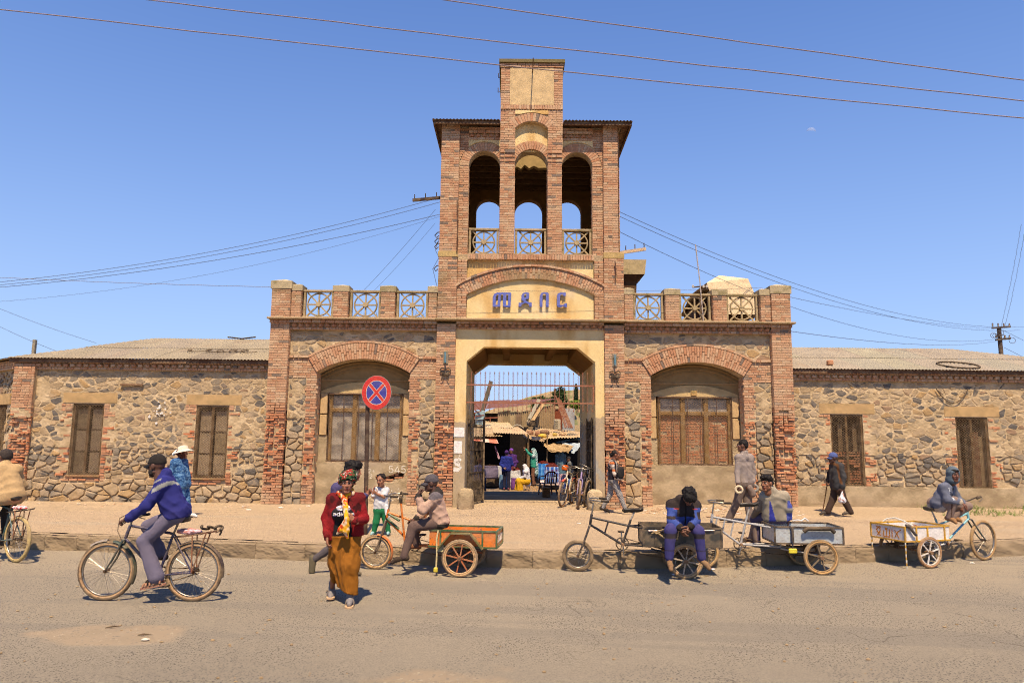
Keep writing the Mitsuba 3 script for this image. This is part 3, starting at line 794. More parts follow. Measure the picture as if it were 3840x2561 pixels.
def wheel_panel(x0, x1, z0, z1, y, boss=True):
 """A pierced panel: a frame round a spoked ring."""
 c = part(GH, 'balustrade_panel', join([cbox(x0, x1, y, y + 0.13, z1 - 0.055, z1, 0.008), cbox(x0 - 0.01, x1 + 0.01, y - 0.015, y + 0.14, z0, z0 + 0.06, 0.008),
  cbox(x0 + 0.005, x0 + 0.06, y + 0.012, y + 0.11, z0 + 0.061, z1 - 0.056, 0.006), cbox(x1 - 0.06, x1 - 0.005, y + 0.012, y + 0.11, z0 + 0.061, z1 - 0.056, 0.006)]), 'concrete', col=(170, 150, 116), dust=0.3)
 cx, cz, R = (x0 + x1) / 2, (z0 + z1) / 2, min(x1 - x0, z1 - z0) / 2 - 0.085
 part(c, 'rim', ring((cx, y + 0.06, cz), (0, 1, 0), R, (0.02, 0.028), 36, 6), 'concrete', col=(170, 150, 118), dust=0.25)
 for k in range(4):
  t = k * math.pi / 4
  e = R if k % 2 == 0 else R + 0.13
  dx, dz = math.cos(t), math.sin(t)
  if k % 2:
   e = min(e, (min(x1 - x0, z1 - z0) / 2 - 0.05) * 1.414)
  part(c, 'spoke', obox((cx - e * dx, y + 0.06 + 0.001 * k, cz - e * dz), (cx + e * dx, y + 0.06 + 0.001 * k, cz + e * dz), 0.034, 0.05 - 0.003 * k, (0, 1, 0)), 'concrete', col=(172, 152, 118), dust=0.2)
 h = trimesh.creation.cylinder(0.06, 0.1, sections=16); h.apply_transform(trimesh.transformations.rotation_matrix(math.pi / 2, [1, 0, 0])); h.apply_translation([cx, y + 0.05, cz])
 part(c, 'hub', h, 'concrete', True if False else 40, col=(176, 156, 120), dust=0.2)
for x0, x1 in ((-5.165, -4.41), (-4.015, -3.245), (-2.865, -2.075), (2.985, 3.735), (4.115, 4.905), (5.275, 6.07)):
 wheel_panel(x0, x1, 4.785, 5.51, 17.35)

# ---------------- the tower, first stage with the arched name panel
c0 = 0.455
mort('tower_wall', box(-1.38, 2.26, 17.40, 17.8, 4.70, 6.27))
pier('tower_pier', -1.835, -1.37, 4.79, 6.335, YP, 17.8, weather=0)
pier('tower_pier', 2.245, 2.735, 4.79, 6.335, YP, 17.8, weather=0)
yel('spandrel', box(-1.12, 2.0, 17.305, 17.41, 4.80, 6.275))
ri = (1.565 ** 2 + 0.40 ** 2) / (2 * 0.40); cz = 5.81 - ri
hi = math.asin(1.565 / ri)
sh = mort('sign_arch', prism(sg.Polygon(np.vstack([arc_pts((c0, cz), ri + 0.31, math.pi / 2 - hi * 1.08, math.pi / 2 + hi * 1.08, 40), arc_pts((c0, cz), ri, math.pi / 2 - hi, math.pi / 2 + hi, 40)[::-1]])), 17.245, 17.304))
arch_ring(GH, sh, front(17.225), (c0, cz), ri, ri + 0.30, math.pi / 2 - hi * 1.05, math.pi / 2 + hi * 1.05, 0.0)
n = 26
for k in range(n):
 t0, t1 = math.pi / 2 - hi * 1.1 + 2.2 * hi * k / n, math.pi / 2 - hi * 1.1 + 2.2 * hi * (k + 1) / n
 wedge(GH, sh, front(17.21), [(c0 + rr * math.cos(t), cz + rr * math.sin(t)) for rr, t in ((ri + 0.305, t1), (ri + 0.305, t0), (ri + 0.36, t0), (ri + 0.36, t1))], -0.06, 0.02, jit=0.003)
for a, b in ((-1.368, -1.125), (2.01, 2.243)):
 courses(GH, sh, front(17.235), rect(a, 4.80, b, 5.49), weather=0)
 courses(GH, sh, front(17.255), rect(a, 5.49, b, 6.28), weather=0)
sill = mort('sill_course', box(-1.365, 2.24, 17.26, 17.62, 6.275, 6.425))
for k in range(48):                                             # a course of bricks on end
 a = -1.12 + k * 3.12 / 48
 wedge(GH, sill, front(17.2), [(a + 0.004, 6.285), (a + 0.061, 6.285), (a + 0.061, 6.42), (a + 0.004, 6.42)], -0.05, 0.015, e=0.1)
part(GH, 'pier_band', join([cbox(-1.85, -1.36, 17.18, 17.75, 6.336, 6.482, 0.01), cbox(2.235, 2.75, 17.18, 17.75, 6.336, 6.482, 0.01)]), 'concrete', col=(190, 162, 110), dust=0.1)
# the name in blue letters
LT = [([[(78, 295), (78, 150), (95, 103), (150, 80), (355, 80), (367, 95), (357, 305), (340, 312), (250, 305), (239, 290), (239, 306), (198, 306), (190, 302), (85, 305)]],
 [[(125, 270), (125, 150), (140, 115), (165, 110), (155, 270), (140, 280)], [(196, 330), (202, 130), (215, 112), (240, 112), (238, 330)], [(285, 275), (290, 112), (320, 112), (315, 275), (300, 283)]]),
 ([[(530, 190), (526, 130), (545, 92), (590, 75), (635, 78), (650, 95), (645, 165), (632, 178), (590, 190), (600, 208), (635, 230), (690, 240), (690, 305), (655, 305), (638, 262), (590, 240), (535, 266), (522, 302), (483, 305), (483, 240), (545, 240), (572, 225), (545, 205)]], [[(570, 158), (570, 120), (582, 100), (600, 100), (604, 120), (600, 145), (585, 163)]]),
 ([[(815, 305), (815, 130), (840, 85), (900, 75), (945, 80), (957, 100), (957, 305), (912, 305), (912, 115), (895, 97), (875, 100), (858, 125), (858, 305)]], []),
 ([[(1085, 290), (1085, 130), (1100, 95), (1140, 80), (1223, 80), (1223, 135), (1195, 137), (1175, 115), (1150, 112), (1135, 128), (1130, 260), (1140, 275), (1185, 275), (1205, 252), (1243, 250), (1240, 310), (1210, 310), (1190, 295), (1150, 310), (1105, 308)]], [])]
for q, (outer, inner) in enumerate(LT):
 g = unary_union([sg.Polygon(o).buffer(0) for o in outer])
 for o in inner:
  g = g.difference(sg.Polygon(o))
 g = shapely.affinity.affine_transform(g.buffer(2).buffer(-2), [0.001564, 0, 0.0000164, -0.001588, -0.604, 5.584])
 part(GH, 'sign_letter', prism(g, 17.225, 17.27), 'gloss', col=(92, 106, 184), dust=0.1, label='raised blue letter of the name over the gate' if q == 0 else None)
 part(GH, 'letter_pin', join([box(g.centroid.x + d - 0.01, g.centroid.x + d + 0.01, 17.27, 17.304, g.centroid.y - 0.01, g.centroid.y + 0.01) for d in (-0.05, 0.05)]), 'matte', col=(70, 60, 54))

# ---------------- belfry stage: three open arches in front, three behind
pier('tower_pier', -1.83, -1.375, 6.483, 9.78, YP, 17.8, weather=0)
pier('tower_pier', 2.25, 2.62, 6.483, 9.78, YP, 17.8, weather=0)
ops = [(-1.135, -0.345), (0.03, 0.85), (1.215, 1.985)]
holes = unary_union([arch_hole(a, b, 6.4, 8.74, 8.74 + (b - a) / 2 * 0.999)[0] for a, b in ops])
fw = mort('belfry_front', prism(rect(-1.40, 6.425, 2.26, 9.78).difference(holes), 17.335, 17.62))
for (a, b), nm in zip(ops, range(3)):
 r = (b - a) / 2; cc = ((a + b) / 2, 8.74)
 arch_ring(GH, fw, front(17.325 if nm != 1 else 17.24), cc, r, r + 0.23, 0.02, math.pi - 0.02, 0.004, bw=0.082)
 # reveals of each opening
 courses(GH, fw, Frame((a, 0, 0), (0, 1, 0), (1, 0, 0)), rect(17.345, 6.43, 17.62, 8.72), weather=0, pr=0.004)
 courses(GH, fw, Frame((b, 0, 0), (0, -1, 0), (-1, 0, 0)), rect(-17.62, 6.43, -17.345, 8.72), weather=0, pr=0.004)
for a, b in ((-1.375, -1.135), (1.985, 2.25)):
 courses(GH, fw, front(17.325), rect(a, 6.43, b, 9.72).difference(unary_union([sg.Point((-0.74, 8.74)).buffer(0.63), sg.Point((1.6, 8.74)).buffer(0.62)]).intersection(rect(-3, 8.74, 3, 10))), weather=0)
for a, b in ((-1.15, -0.345), (1.215, 2.0)):
 yel('belfry_panel', prism(rect(a, 9.15, b, 9.42).difference(sg.Point(((a + b) / 2, 8.74)).buffer(0.64)), 17.31, 17.336))
 courses(GH, fw, front(17.31), rect(a, 9.42, b, 9.49), weather=0)
 sawtooth(GH, fw, a, b, 9.495, 9.57, 17.25, 0.085)
 courses(GH, fw, front(17.25), rect(a, 9.575, b, 9.73), weather=0)
pier('tower_column', -0.345, 0.03, 6.425, 8.80, YP, 17.6, weather=0)
pier('tower_column', 0.85, 1.215, 6.425, 8.80, YP, 17.6, weather=0)
for a, b in ((-0.345, 0.03), (0.85, 1.215)):
 co = mort('corbel', box(a, b, 17.18, 17.6, 8.80, 9.12))
 for q, (z0, z1) in enumerate(((8.80, 8.90), (8.905, 9.0), (9.005, 9.1))):
  courses(GH, co, front(17.18 - 0.03 * q), rect(a, z0, b, z1), weather=0, hc=0.1)
# turret: hollow, open to the sky
tx0, tx1 = -0.35, 1.23
niche, nc, nr, nh = arch_hole(0.03, 0.855, 9.12, 9.68, 9.86)
low = sg.Point((0.44, 8.74)).buffer(0.41 + 0.235, quad_segs=32)
tf = mort('turret_front', join([prism(rect(tx0, 9.12, tx1, 11.36).difference(niche), 17.17, 17.34), box(tx0 + 0.01, tx1 - 0.01, 17.335, 17.5, 9.4, 11.36)]))
frt = front(17.16)
courses(GH, tf, frt, unary_union([rect(tx0, 9.12, 0.03, 10.16), rect(0.855, 9.12, tx1, 10.16)]), weather=0, pr=0.008)
for a, b in ((tx0, -0.115), (1.0, tx1)):
 courses(GH, tf, frt, rect(a, 10.30, b, 11.36), weather=0, pr=0.008)
courses(GH, tf, front(17.135), rect(tx0 - 0.02, 11.30, tx1 + 0.02, 11.41), weather=0, hc=0.055, pr=0.008)
arch_ring(GH, tf, frt, nc, nr, nr + 0.23, math.pi / 2 - nh * 1.0, math.pi / 2 + nh * 1.0, 0.01, bw=0.085)
for k in range(24):
 a = tx0 + k * (tx1 - tx0) / 24
 wedge(GH, tf, front(17.13), [(a + 0.004, 10.17), (a + 0.062, 10.17), (a + 0.062, 10.285), (a + 0.004, 10.285)], -0.05, 0.008, e=0.1)
yel('niche_back', prism(niche.buffer(0.01), 17.30, 17.334))
yel('niche_trim', prism(rect(0.02, 10.05, 0.86, 10.155).difference(sg.Point(nc).buffer(nr + 0.235)), 17.14, 17.17))
part(GH, 'clock_panel', box(-0.115, 1.0, 17.145, 17.169, 10.295, 11.30), 'concrete', col=(205, 178, 132), dust=0.03, label='blank pale plaster clock panel')
mort('turret_side', join([box(tx0 + 0.01, tx0 + 0.2, 17.5, 18.78, 9.3, 11.36), box(tx1 - 0.2, tx1 - 0.01, 17.5, 18.78, 9.3, 11.36)]))
courses(GH, GH + '__turret_side', Frame((tx0, 0, 0), (0, -1, 0), (-1, 0, 0)), rect(-18.95, 9.75, -17.18, 11.36), weather=0, pr=0.0)
courses(GH, GH + '__turret_side', Frame((tx1, 0, 0), (0, 1, 0), (1, 0, 0)), rect(17.18, 9.75, 18.95, 11.36), weather=0, pr=0.0)
rag = sg.Polygon([(tx0, 11.36), (tx0, 9.25), (0.0, 9.22), (0.08, 9.31), (0.2, 9.24), (0.3, 9.36), (0.42, 9.26), (0.55, 9.33), (0.68, 9.27), (0.86, 9.28), (tx1, 9.25), (tx1, 11.36)])
part(GH, 'turret_back', prism(rag, 18.785, 18.97), 'concrete', col=(178, 152, 110), dust=0.1)
part(GH, 'turret_cap', join([box(tx0 - 0.05, tx1 + 0.05, 17.08, 17.3, 11.415, 11.50), box(tx0 - 0.05, tx0 + 0.2, 17.301, 18.8, 11.415, 11.50), box(tx1 - 0.2, tx1 + 0.05, 17.301, 18.8, 11.415, 11.50), box(tx0 - 0.05, tx1 + 0.05, 18.801, 19.02, 11.415, 11.50)]), 'concrete', col=(120, 108, 78), dust=0.4)
part(GH, 'clock_rod', tube([(0.455, 17.16, 11.17), (0.455, 16.52, 11.205)], 0.014, 6), 'matte', col=(70, 50, 38))
# low arch in the middle bay sits on the columns
courses(GH, fw, front(17.24), rect(0.03, 9.0, 0.855, 9.12).difference(low), weather=0)
# side and rear walls of the belfry, floor, ceiling joists
mort('belfry_side', join([box(-1.81, -1.55, 17.8, 20.82, 4.70, 9.78), box(2.44, 2.70, 17.8, 20.82, 4.70, 9.78)]))
courses(GH, GH + '__belfry_side', Frame((-1.81, 0, 0), (0, -1, 0), (-1, 0, 0)), rect(-19.5, 4.8, -17.5, 9.7), weather=0, pr=0.0)
courses(GH, GH + '__belfry_side', Frame((2.70, 0, 0), (0, 1, 0), (1, 0, 0)), rect(17.5, 4.8, 19.5, 9.7), weather=0, pr=0.0)
rh = unary_union([arch_hole(a, b, 6.45, 8.70, 9.08)[0] for a, b in ((-1.13, -0.36), (0.04, 0.88), (1.25, 2.05))])
part(GH, 'belfry_rear', prism(rect(-1.83, 4.70, 2.72, 9.78).difference(rh), 20.825, 21.12), 'concrete', col=(140, 104, 66), dust=0.1)
part(GH, 'belfry_floor', box(-1.54, 2.43, 17.63, 20.82, 6.20, 6.40), 'concrete', col=(120, 100, 76))
for k, y in enumerate(np.linspace(17.8, 20.6, 7)):
 if 17.4 < y < 18.95:
  spans = [(-1.56, tx0 - 0.01), (tx1 + 0.01, 2.45)]
 else:
  spans = [(-1.56, 2.45)]
 for a, b in spans:
  part(GH, 'joist', box(a, b, y - 0.04, y + 0.04, 9.30, 9.44), 'matte', col=(104, 76, 48), dust=0.1)
CE = (96, 70, 46)
part(GH, 'belfry_ceiling', join([box(-1.56, tx0 - 0.005, 17.63, 20.8, 9.445, 9.47), box(tx1 + 0.005, 2.45, 17.63, 20.8, 9.445, 9.47), box(tx0 - 0.004, tx1 + 0.004, 18.975, 20.79, 9.445, 9.47)]), 'matte', col=CE, dust=0.05)
for x0, x1 in ((-1.115, -0.355), (0.045, 0.84), (1.225, 1.975)):
 wheel_panel(x0, x1, 6.43, 7.14, 17.40)
# tin roof round the turret; unseen rear overhang added to shade the yard
def corrugated(xa, xb, ya, yb, z, pitch=0.085, amp=0.012, along='x', n=6):
 """A sheet with waves; z is a function of (x, y). The waves run up the slope (y)."""
 xs = np.arange(xa, xb + 1e-6, pitch / n)
 ys = np.linspace(ya, yb, 6)
 X, Y = np.meshgrid(xs, ys, indexing='ij')
 Z = z(X, Y) + amp * np.sin(2 * np.pi * X / pitch)
 v = np.stack([X, Y, Z], -1).reshape(-1, 3)
 f = sheet(xs, ys, lambda x, y: 0 * x)[1]
 k = len(v)
 return np.vstack([v, v - [0, 0, 0.004]]), np.vstack([f, f[:, ::-1] + k])
tr = part(GH, 'tower_roof', join([box(-2.0, tx0 - 0.01, 16.98, 17.02, 9.70, 9.775), box(tx1 + 0.01, 2.93, 16.98, 17.02, 9.70, 9.775), box(-2.03, -1.99, 17.0, 22.45, 9.70, 9.775), box(2.91, 2.95, 17.0, 22.45, 9.70, 9.775)]), 'matte', col=(84, 56, 40))
for a, b in ((-2.05, tx0), (tx1, 2.97)):
 part(tr, 'sheet', corrugated(a, b, 16.93, 22.5, lambda x, y: 9.80 + 0.02 * (y - 17)), 'tin', col=(150, 130, 104), dust=0.4)  # sheets run past the rear wall as an added overhang shading the yard
part(tr, 'sheet', corrugated(tx0, tx1, 18.98, 22.5, lambda x, y: 9.80 + 0.02 * (y - 17)), 'tin', col=(150, 130, 104), dust=0.4)
for sb in ((-1.99, tx0 - 0.01, 17.03, 17.33), (tx1 + 0.01, 2.91, 17.03, 17.33), (-1.99, -1.84, 17.331, 21.2), (2.75, 2.91, 17.331, 21.2)):
 part(tr, 'soffit', box(*sb, 9.785, 9.79), 'matte', col=(96, 66, 44))
emit(GH)
# iron scroll brackets and short blue pipes on the gate piers, papers
def bracket(x, z):
 b = thing('iron_bracket', None, 'bracket')
 IR = (46, 38, 34)
 def spiral(sx, sz, x0, z0):
  t = np.linspace(0, 1.75 * math.pi, 22)
  r = 0.062 - 0.018 * t / t[-1]
  return [(x0 + sx * (0.062 - r[k] * math.cos(t[k])) , 17.15, z0 + sz * r[k] * math.sin(t[k])) for k in range(22)]
 for sx in (-1, 1):
  part(b, 'scroll', tube(spiral(sx, 1, x + sx * 0.012, z + 0.12), 0.013, 6), 'matte', True, col=IR)
  part(b, 'foot', tube([(x + sx * 0.04, 17.15, z + 0.06), (x + sx * 0.045, 17.15, z - 0.07), (x + sx * 0.075, 17.14, z - 0.11), (x + sx * 0.10, 17.13, z - 0.09)], 0.012, 6), 'matte', True, col=IR)
 part(b, 'crosspiece', cbox(x - 0.09, x + 0.09, 17.12, 17.19, z + 0.0, z + 0.07, 0.01), 'matte', col=IR)
 return b
for x, z, s in ((-1.60, 3.40, 'left'), (2.49, 3.37, 'right')):
 k = bracket(x, z)
 lab(k, 'dark iron scroll bracket on the brick pier %s of the gate' % s, 'bracket')
 p = thing('pipe_stub', 'short blue pipe standing from the pier %s of the gate' % s, 'pipe')
 part(p, 'pipe', tube([(x, 17.10, z + 0.3), (x - 0.012, 17.12, z + 0.56)], 0.024, 8), 'gloss', True, col=(52, 124, 150))
 part(p, 'patch', cbox(x - 0.06, x + 0.06, 17.165, 17.195, z + 0.27, z + 0.6, 0.02), 'concrete', col=(140, 130, 112))
for q, (x0, x1, z0, z1) in enumerate(((-1.372, -1.12, 1.94, 2.165), (-1.365, -1.17, 1.55, 1.84))):
 xs, zs = np.linspace(x0, x1, 8), np.linspace(z0, z1, 8)
 X, Z = np.meshgrid(xs, zs, indexing='ij')
 Y = 17.283 - 0.012 * nnoise(np.stack([X * 14, Z * 14, X * 0 + q], -1))
 v = np.stack([X, Y, Z], -1).reshape(-1, 3)
 f = sheet(xs, zs, lambda x, y: 0 * x)[1]
 part(None, 'notice_paper', (np.vstack([v, v + [0, 0.0015, 0]]), np.vstack([f, f[:, ::-1] + 64])), 'matte', True, col=(232, 230, 224), dust=0.02)
 lab('notice_paper' if q == 0 else 'notice_paper_001', ('upper', 'lower')[q] + ' white paper notice pasted on the gate frame', 'notice')
for q in range(1):
 pl = [sg.Point(-1.27 + rng.uniform(-0.07, 0.07), 1.3 + rng.uniform(-0.17, 0.2)).buffer(rng.uniform(0.012, 0.045), quad_segs=2) for _ in range(26)]
 part(None, 'torn_poster', prism(unary_union(pl).simplify(0.006), 17.286, 17.289), 'matte', col=(225, 222, 214), dust=0.05)
 lab('torn_poster', 'torn white scraps of a poster low on the gate frame', 'poster')

# ------------------------------------------------------------------ the two low market halls
def hall(name, label, xa, xb, wins, eave, seed, chamfer=False, plinth=None, boarded=False):
 H = thing(name, label, 'market hall')
 YH = 17.45
 holes = unary_union([rect(*w) for w in wins])
 wl = part(H, 'wall', join([prism(rect(xa, 0.1, xb, 1.6).difference(holes), YH + 0.03, YH + 0.4), prism(rect(xa, 1.6, xb, eave - 0.02).difference(holes), YH + 0.008, YH + 0.401)]), 'mortar', uv=(0.5, 0.5))
 fr = front(YH)
 lint, quoin = [], []
 for x0, z0, x1, z1 in wins:
  lint.append(rect(x0 - 0.25, z1 + 0.02, x1 + 0.29, z1 + 0.265))
  for s in (0, 1):
   pts = []
   n = 11
   for k in range(n + 1):
    z = z0 - 0.02 + (z1 - z0 + 0.02) * k / n
    w = 0.13 + 0.15 * ((k % 2) == s)
    pts += [(w, z), (w, z + (z1 - z0) / n)] if k < n else []
   q = sg.Polygon([(0, z0 - 0.02), *pts, (0, pts[-1][1])]).buffer(0)
   q = shapely.affinity.scale(q, -1, 1, origin=(0, 0)) if s == 0 else q
   quoin.append(shapely.affinity.translate(q, x0 if s == 0 else x1, 0))
  quoin.append(rect(x0 - 0.15, z0 - 0.16, x1 + 0.15, z0 - 0.02))
 L, Q = unary_union(lint), unary_union(quoin)
 body = rect(xa, plinth or 0.2, xb, eave - 0.27).difference(holes)
 courses(H, wl, fr, Q.difference(L).intersection(body), pr=0.012, weather=1.0)
 rubble(H, wl, fr, body.difference(L).difference(Q.buffer(0.012)), 0.205, 0.118, zlow=1.6, seed=seed)
 for g in getattr(L, 'geoms', [L]):
  part(H, 'lintel', prism(g.difference(holes).buffer(-0.008).buffer(0.008), YH - 0.005, YH + 0.05), 'concrete', col=(184, 154, 110), dust=0.1)
 if plinth:
  part(H, 'plinth', prism(rect(xa, 0.1, xb, plinth).difference(holes), YH - 0.06, YH + 0.1), 'rough_render', uv=(0.5, 0.5))
 # two rows of corbelled brick under the eave
 ez = part(H, 'eave_course', box(xa, xb, YH - 0.05, YH + 0.1, eave - 0.27, eave - 0.03), 'mortar', uv=(0.5, 0.5))
 courses(H, ez, front(YH - 0.06), rect(xa, eave - 0.27, xb, eave - 0.205), weather=0, hc=0.065, L=0.16)
 x = xa + 0.03
 while x < xb - 0.1:
  wedge(H, ez, front(YH - 0.05), [(x, eave - 0.195), (x + 0.10, eave - 0.195), (x + 0.10, eave - 0.135), (x, eave - 0.135)], -0.02, 0.075)
  x += 0.165
 courses(H, ez, front(YH - 0.12), rect(xa, eave - 0.125, xb, eave - 0.06), weather=0, hc=0.065, L=0.16)
 # windows: pair of leaves behind expanded metal
 for q, (x0, z0, x1, z1) in enumerate(wins):
  w = part(H, 'window', box(x0 - 0.02, x1 + 0.02, YH + 0.30, YH + 0.36, z0 - 0.02, z1 + 0.02), 'matte', col=(34, 27, 22), dust=0.05)
  for x in (x0 + 0.025, x1 - 0.025, (x0 + x1) / 2):
   part(w, 'frame', box(x - 0.025, x + 0.025, YH + 0.04, YH + 0.075, z0, z1), 'matte', col=(120, 92, 62), dust=0.3)
  for z in (z0 + 0.02, z1 - 0.02):
   part(w, 'rail', box(x0, x1, YH + 0.035, YH + 0.08, z - 0.02, z + 0.02), 'matte', col=(110, 84, 58), dust=0.3)
  if not boarded:
   for k in range(2):
    a, b = (x0 + 0.06, (x0 + x1) / 2 - 0.04) if k == 0 else ((x0 + x1) / 2 + 0.04, x1 - 0.06)
    for z_0, z_1 in zip(np.linspace(z0 + 0.05, z1 - 0.1, 4)[:-1], np.linspace(z0 + 0.05, z1 - 0.1, 4)[1:]):
     part(w, 'pane', box(a, b, YH + 0.15, YH + 0.155, z_0 + 0.015, z_1 - 0.03), 'matte', col=(168, 150, 126) if rng.random() < 0.7 else (134, 116, 94), dust=0.5)
    part(w, 'sash', join([box(a - 0.02, b + 0.02, YH + 0.156, YH + 0.18, z - 0.015, z + 0.015) for z in np.linspace(z0 + 0.05, z1 - 0.1, 4)]), 'matte', col=(70, 52, 38))
  elif q == 0:
   courses(H, w, front(YH + 0.12), rect(x0 + 0.02, z0, x1 - 0.02, z0 + 0.82), weather=1.0, pr=0.0, gap=0.014)
   for x in (x0 + 0.3, x1 - 0.14):
    part(w, 'shutter_board', box(x - 0.04, x + 0.06, YH + 0.2, YH + 0.23, z0 + 0.83, z1 - 0.22), 'matte', col=(128, 106, 78), dust=0.4)
  else:
   for x, c, zt in ((x0 + 0.13, (150, 100, 72), z0 + 0.65), (x0 + 0.11, (142, 122, 96), z1 - 0.3), (x0 + 0.36, (44, 36, 30), z1 - 0.2), (x0 + 0.56, (128, 88, 64), z1 - 0.35), (x1 - 0.07, (150, 124, 92), z1 - 0.45)):
    part(w, 'shutter_board', box(x - 0.075, x + 0.075, YH + 0.16 + 0.02 * rng.random(), YH + 0.2, z0, zt), 'matte', col=c, dust=0.4)
  lattice(w, x0, x1, z0, z1, YH + 0.02, 0.072, 0.04, col=(96, 76, 58), t=0.0055)
  part(w, 'sill', cbox(x0 - 0.03, x1 + 0.03, YH - 0.03, YH + 0.2, z0 - 0.045, z0 - 0.005, 0.008), 'concrete', col=(150, 112, 80))
 return H, wl, ez

def tin_roof(H, xa, xb, ya, yb, z0, slope, hip_l=None, hip_r=None, col=(152, 140, 117), seed=0):
 r = np.random.default_rng(seed)
 rf = part(H, 'roof', join([box(xa, xb, ya + 0.06, ya + 0.10, z0 - 0.10, z0 + 0.008)]), 'matte', col=(92, 66, 48))
 span = yb - ya
 for row in range(2):
  y0, y1 = ya + span * 0.5 * row - (0.08 if row else 0), ya + span * 0.5 * (row + 1)
  x = xa
  while x < xb - 0.05:
   w = min(0.86, xb - x)
   dz = 0.012 * row + r.uniform(0, 0.006)
   xs = np.arange(0, w + 0.03, 0.0125)
   us = np.linspace(0, 1, 8)
   X, U = np.meshgrid(xs, us, indexing='ij')
   XX = x + X
   Y = y0 + (y1 - y0) * U
   if hip_r is not None:
    Y = np.minimum(Y, ya + np.maximum((hip_r[0] - XX) / hip_r[1], 0) * span)
   if hip_l is not None:
    Y = np.minimum(Y, ya + np.maximum((XX - hip_l[0]) / hip_l[1], 0) * span)
   if (Y - y0).max() < 0.05:
    x += w; continue
   Y = np.maximum(Y, y0 + r.uniform(-0.02, 0.02))
   bend = 0.012 * (nnoise(np.stack([XX * 0.9, Y * 1.3, 0 * X + seed], -1)) - 0.5)
   Z = z0 + slope * (Y - ya) + 0.0085 * np.sin(2 * np.pi * XX / 0.082) + dz + bend
   v = np.stack([XX, Y, Z], -1).reshape(-1, 3)
   f = sheet(xs, us, lambda a, b: 0 * a)[1]
   tone = r.uniform(0.97, 1.03) * (0.86 if r.random() < 0.1 else 1)
   part(rf, 'sheet', (v, f), 'tin', True, col=tuple(c * tone for c in col), dust=0.05 + 0.1 * r.random())
   x += w
 return rf

HL, wlL, ezL = hall('market_hall', 'long low rubble stone hall under a tin roof left of the gatehouse', -12.1, -5.9, [(-10.665, 0.94, -9.90, 2.65), (-7.655, 0.90, -6.865, 2.63)], 3.74, 41)
HR, wlR, ezR = hall('market_hall', 'long low rubble stone hall with rendered plinth right of the gatehouse', 6.79, 15.7, [(7.755, 0.86, 8.545, 2.57), (10.79, 0.84, 11.58, 2.53), (13.6, 0.84, 14.4, 2.53)], 3.655, 57, plinth=0.86, boarded=True)
# corner pier of the left hall and the wall turning away behind it
cp = part(HL, 'corner_pier', join([box(-12.06, -11.62, 17.40, 17.9, 0.1, 2.3), box(-12.085, -11.60, 17.335, 17.9, 2.3, 3.60)]), 'mortar', uv=(0.5, 0.5))
courses(HL, cp, front(17.33), rect(-12.1, 0.2, -11.59, 3.6), pr=0.012)
ca = math.radians(38)
u2 = np.array([math.cos(ca), -math.sin(ca), 0]); n2 = np.array([-math.sin(ca), -math.cos(ca), 0])
fr2 = Frame(np.array([-12.08, 17.42, 0]) - 4.0 * u2, u2, n2)
def place_frame(mesh, fr):
 m = trim(mesh); v = m.vertices
 return trimesh.Trimesh(fr.at(v[:, 0], v[:, 2], -v[:, 1]), m.faces, process=False)
wn2 = rect(2.55, 0.95, 3.45, 2.62)
part(HL, 'wall', place_frame(prism(rect(0, 0.1, 4.0, 3.70).difference(wn2), 0.03, 0.4), fr2), 'mortar', uv=(0.5, 0.5))
rubble(HL, HL + '__wall_001', fr2, rect(0, 0.2, 4.0, 3.45).difference(wn2.buffer(0.02)).difference(rect(2.3, 2.62, 3.7, 2.9)), 0.205, 0.118, zlow=1.6, seed=77)
part(HL, 'lintel', place_frame(prism(rect(2.3, 2.63, 3.7, 2.89), -0.012, 0.05), fr2), 'concrete', col=(184, 154, 110), dust=0.1)
w = part(HL, 'window', place_frame(box(2.5, 3.5, 0.3, 0.35, 0.9, 2.65), fr2), 'matte', col=(34, 27, 22))
part(w, 'frame', place_frame(join([box(x, x + 0.05, 0.04, 0.08, 0.95, 2.62) for x in (2.55, 2.975, 3.4)]), fr2), 'matte', col=(110, 80, 56))
lm = join([obox((2.55 + a, 0.02, 0.95), (2.55 + a, 0.02, 2.62), 0.006, 0.006, (0, 1, 0)) for a in np.arange(0, 0.9, 0.05)] + [obox((2.55, 0.024, z), (3.45, 0.024, z), 0.006, 0.006, (0, 1, 0)) for z in np.arange(0.95, 2.62, 0.05)])
part(w, 'mesh_screen', place_frame(lm, fr2), 'matte', col=(96, 76, 58))
part(HL, 'eave_course', place_frame(box(0, 4.0, -0.05, 0.1, 3.47, 3.70), fr2), 'mortar', uv=(0.5, 0.5))
courses(HL, HL + '__eave_course_001', Frame(fr2.o + 0.06 * n2, u2, n2), rect(0, 3.47, 4.0, 3.7), weather=0, hc=0.065, L=0.16)
emit(HL); emit(HR)
SL = 0.283
rl = tin_roof(HL, -12.2, -5.90, 17.2, 20.5, 3.735, SL, hip_l=(-12.25, 1.9), seed=3)
rr = tin_roof(HR, 6.80, 15.8, 17.2, 20.5, 3.66, SL, hip_r=(15.8, 3.1), seed=8, col=(158, 148, 127))
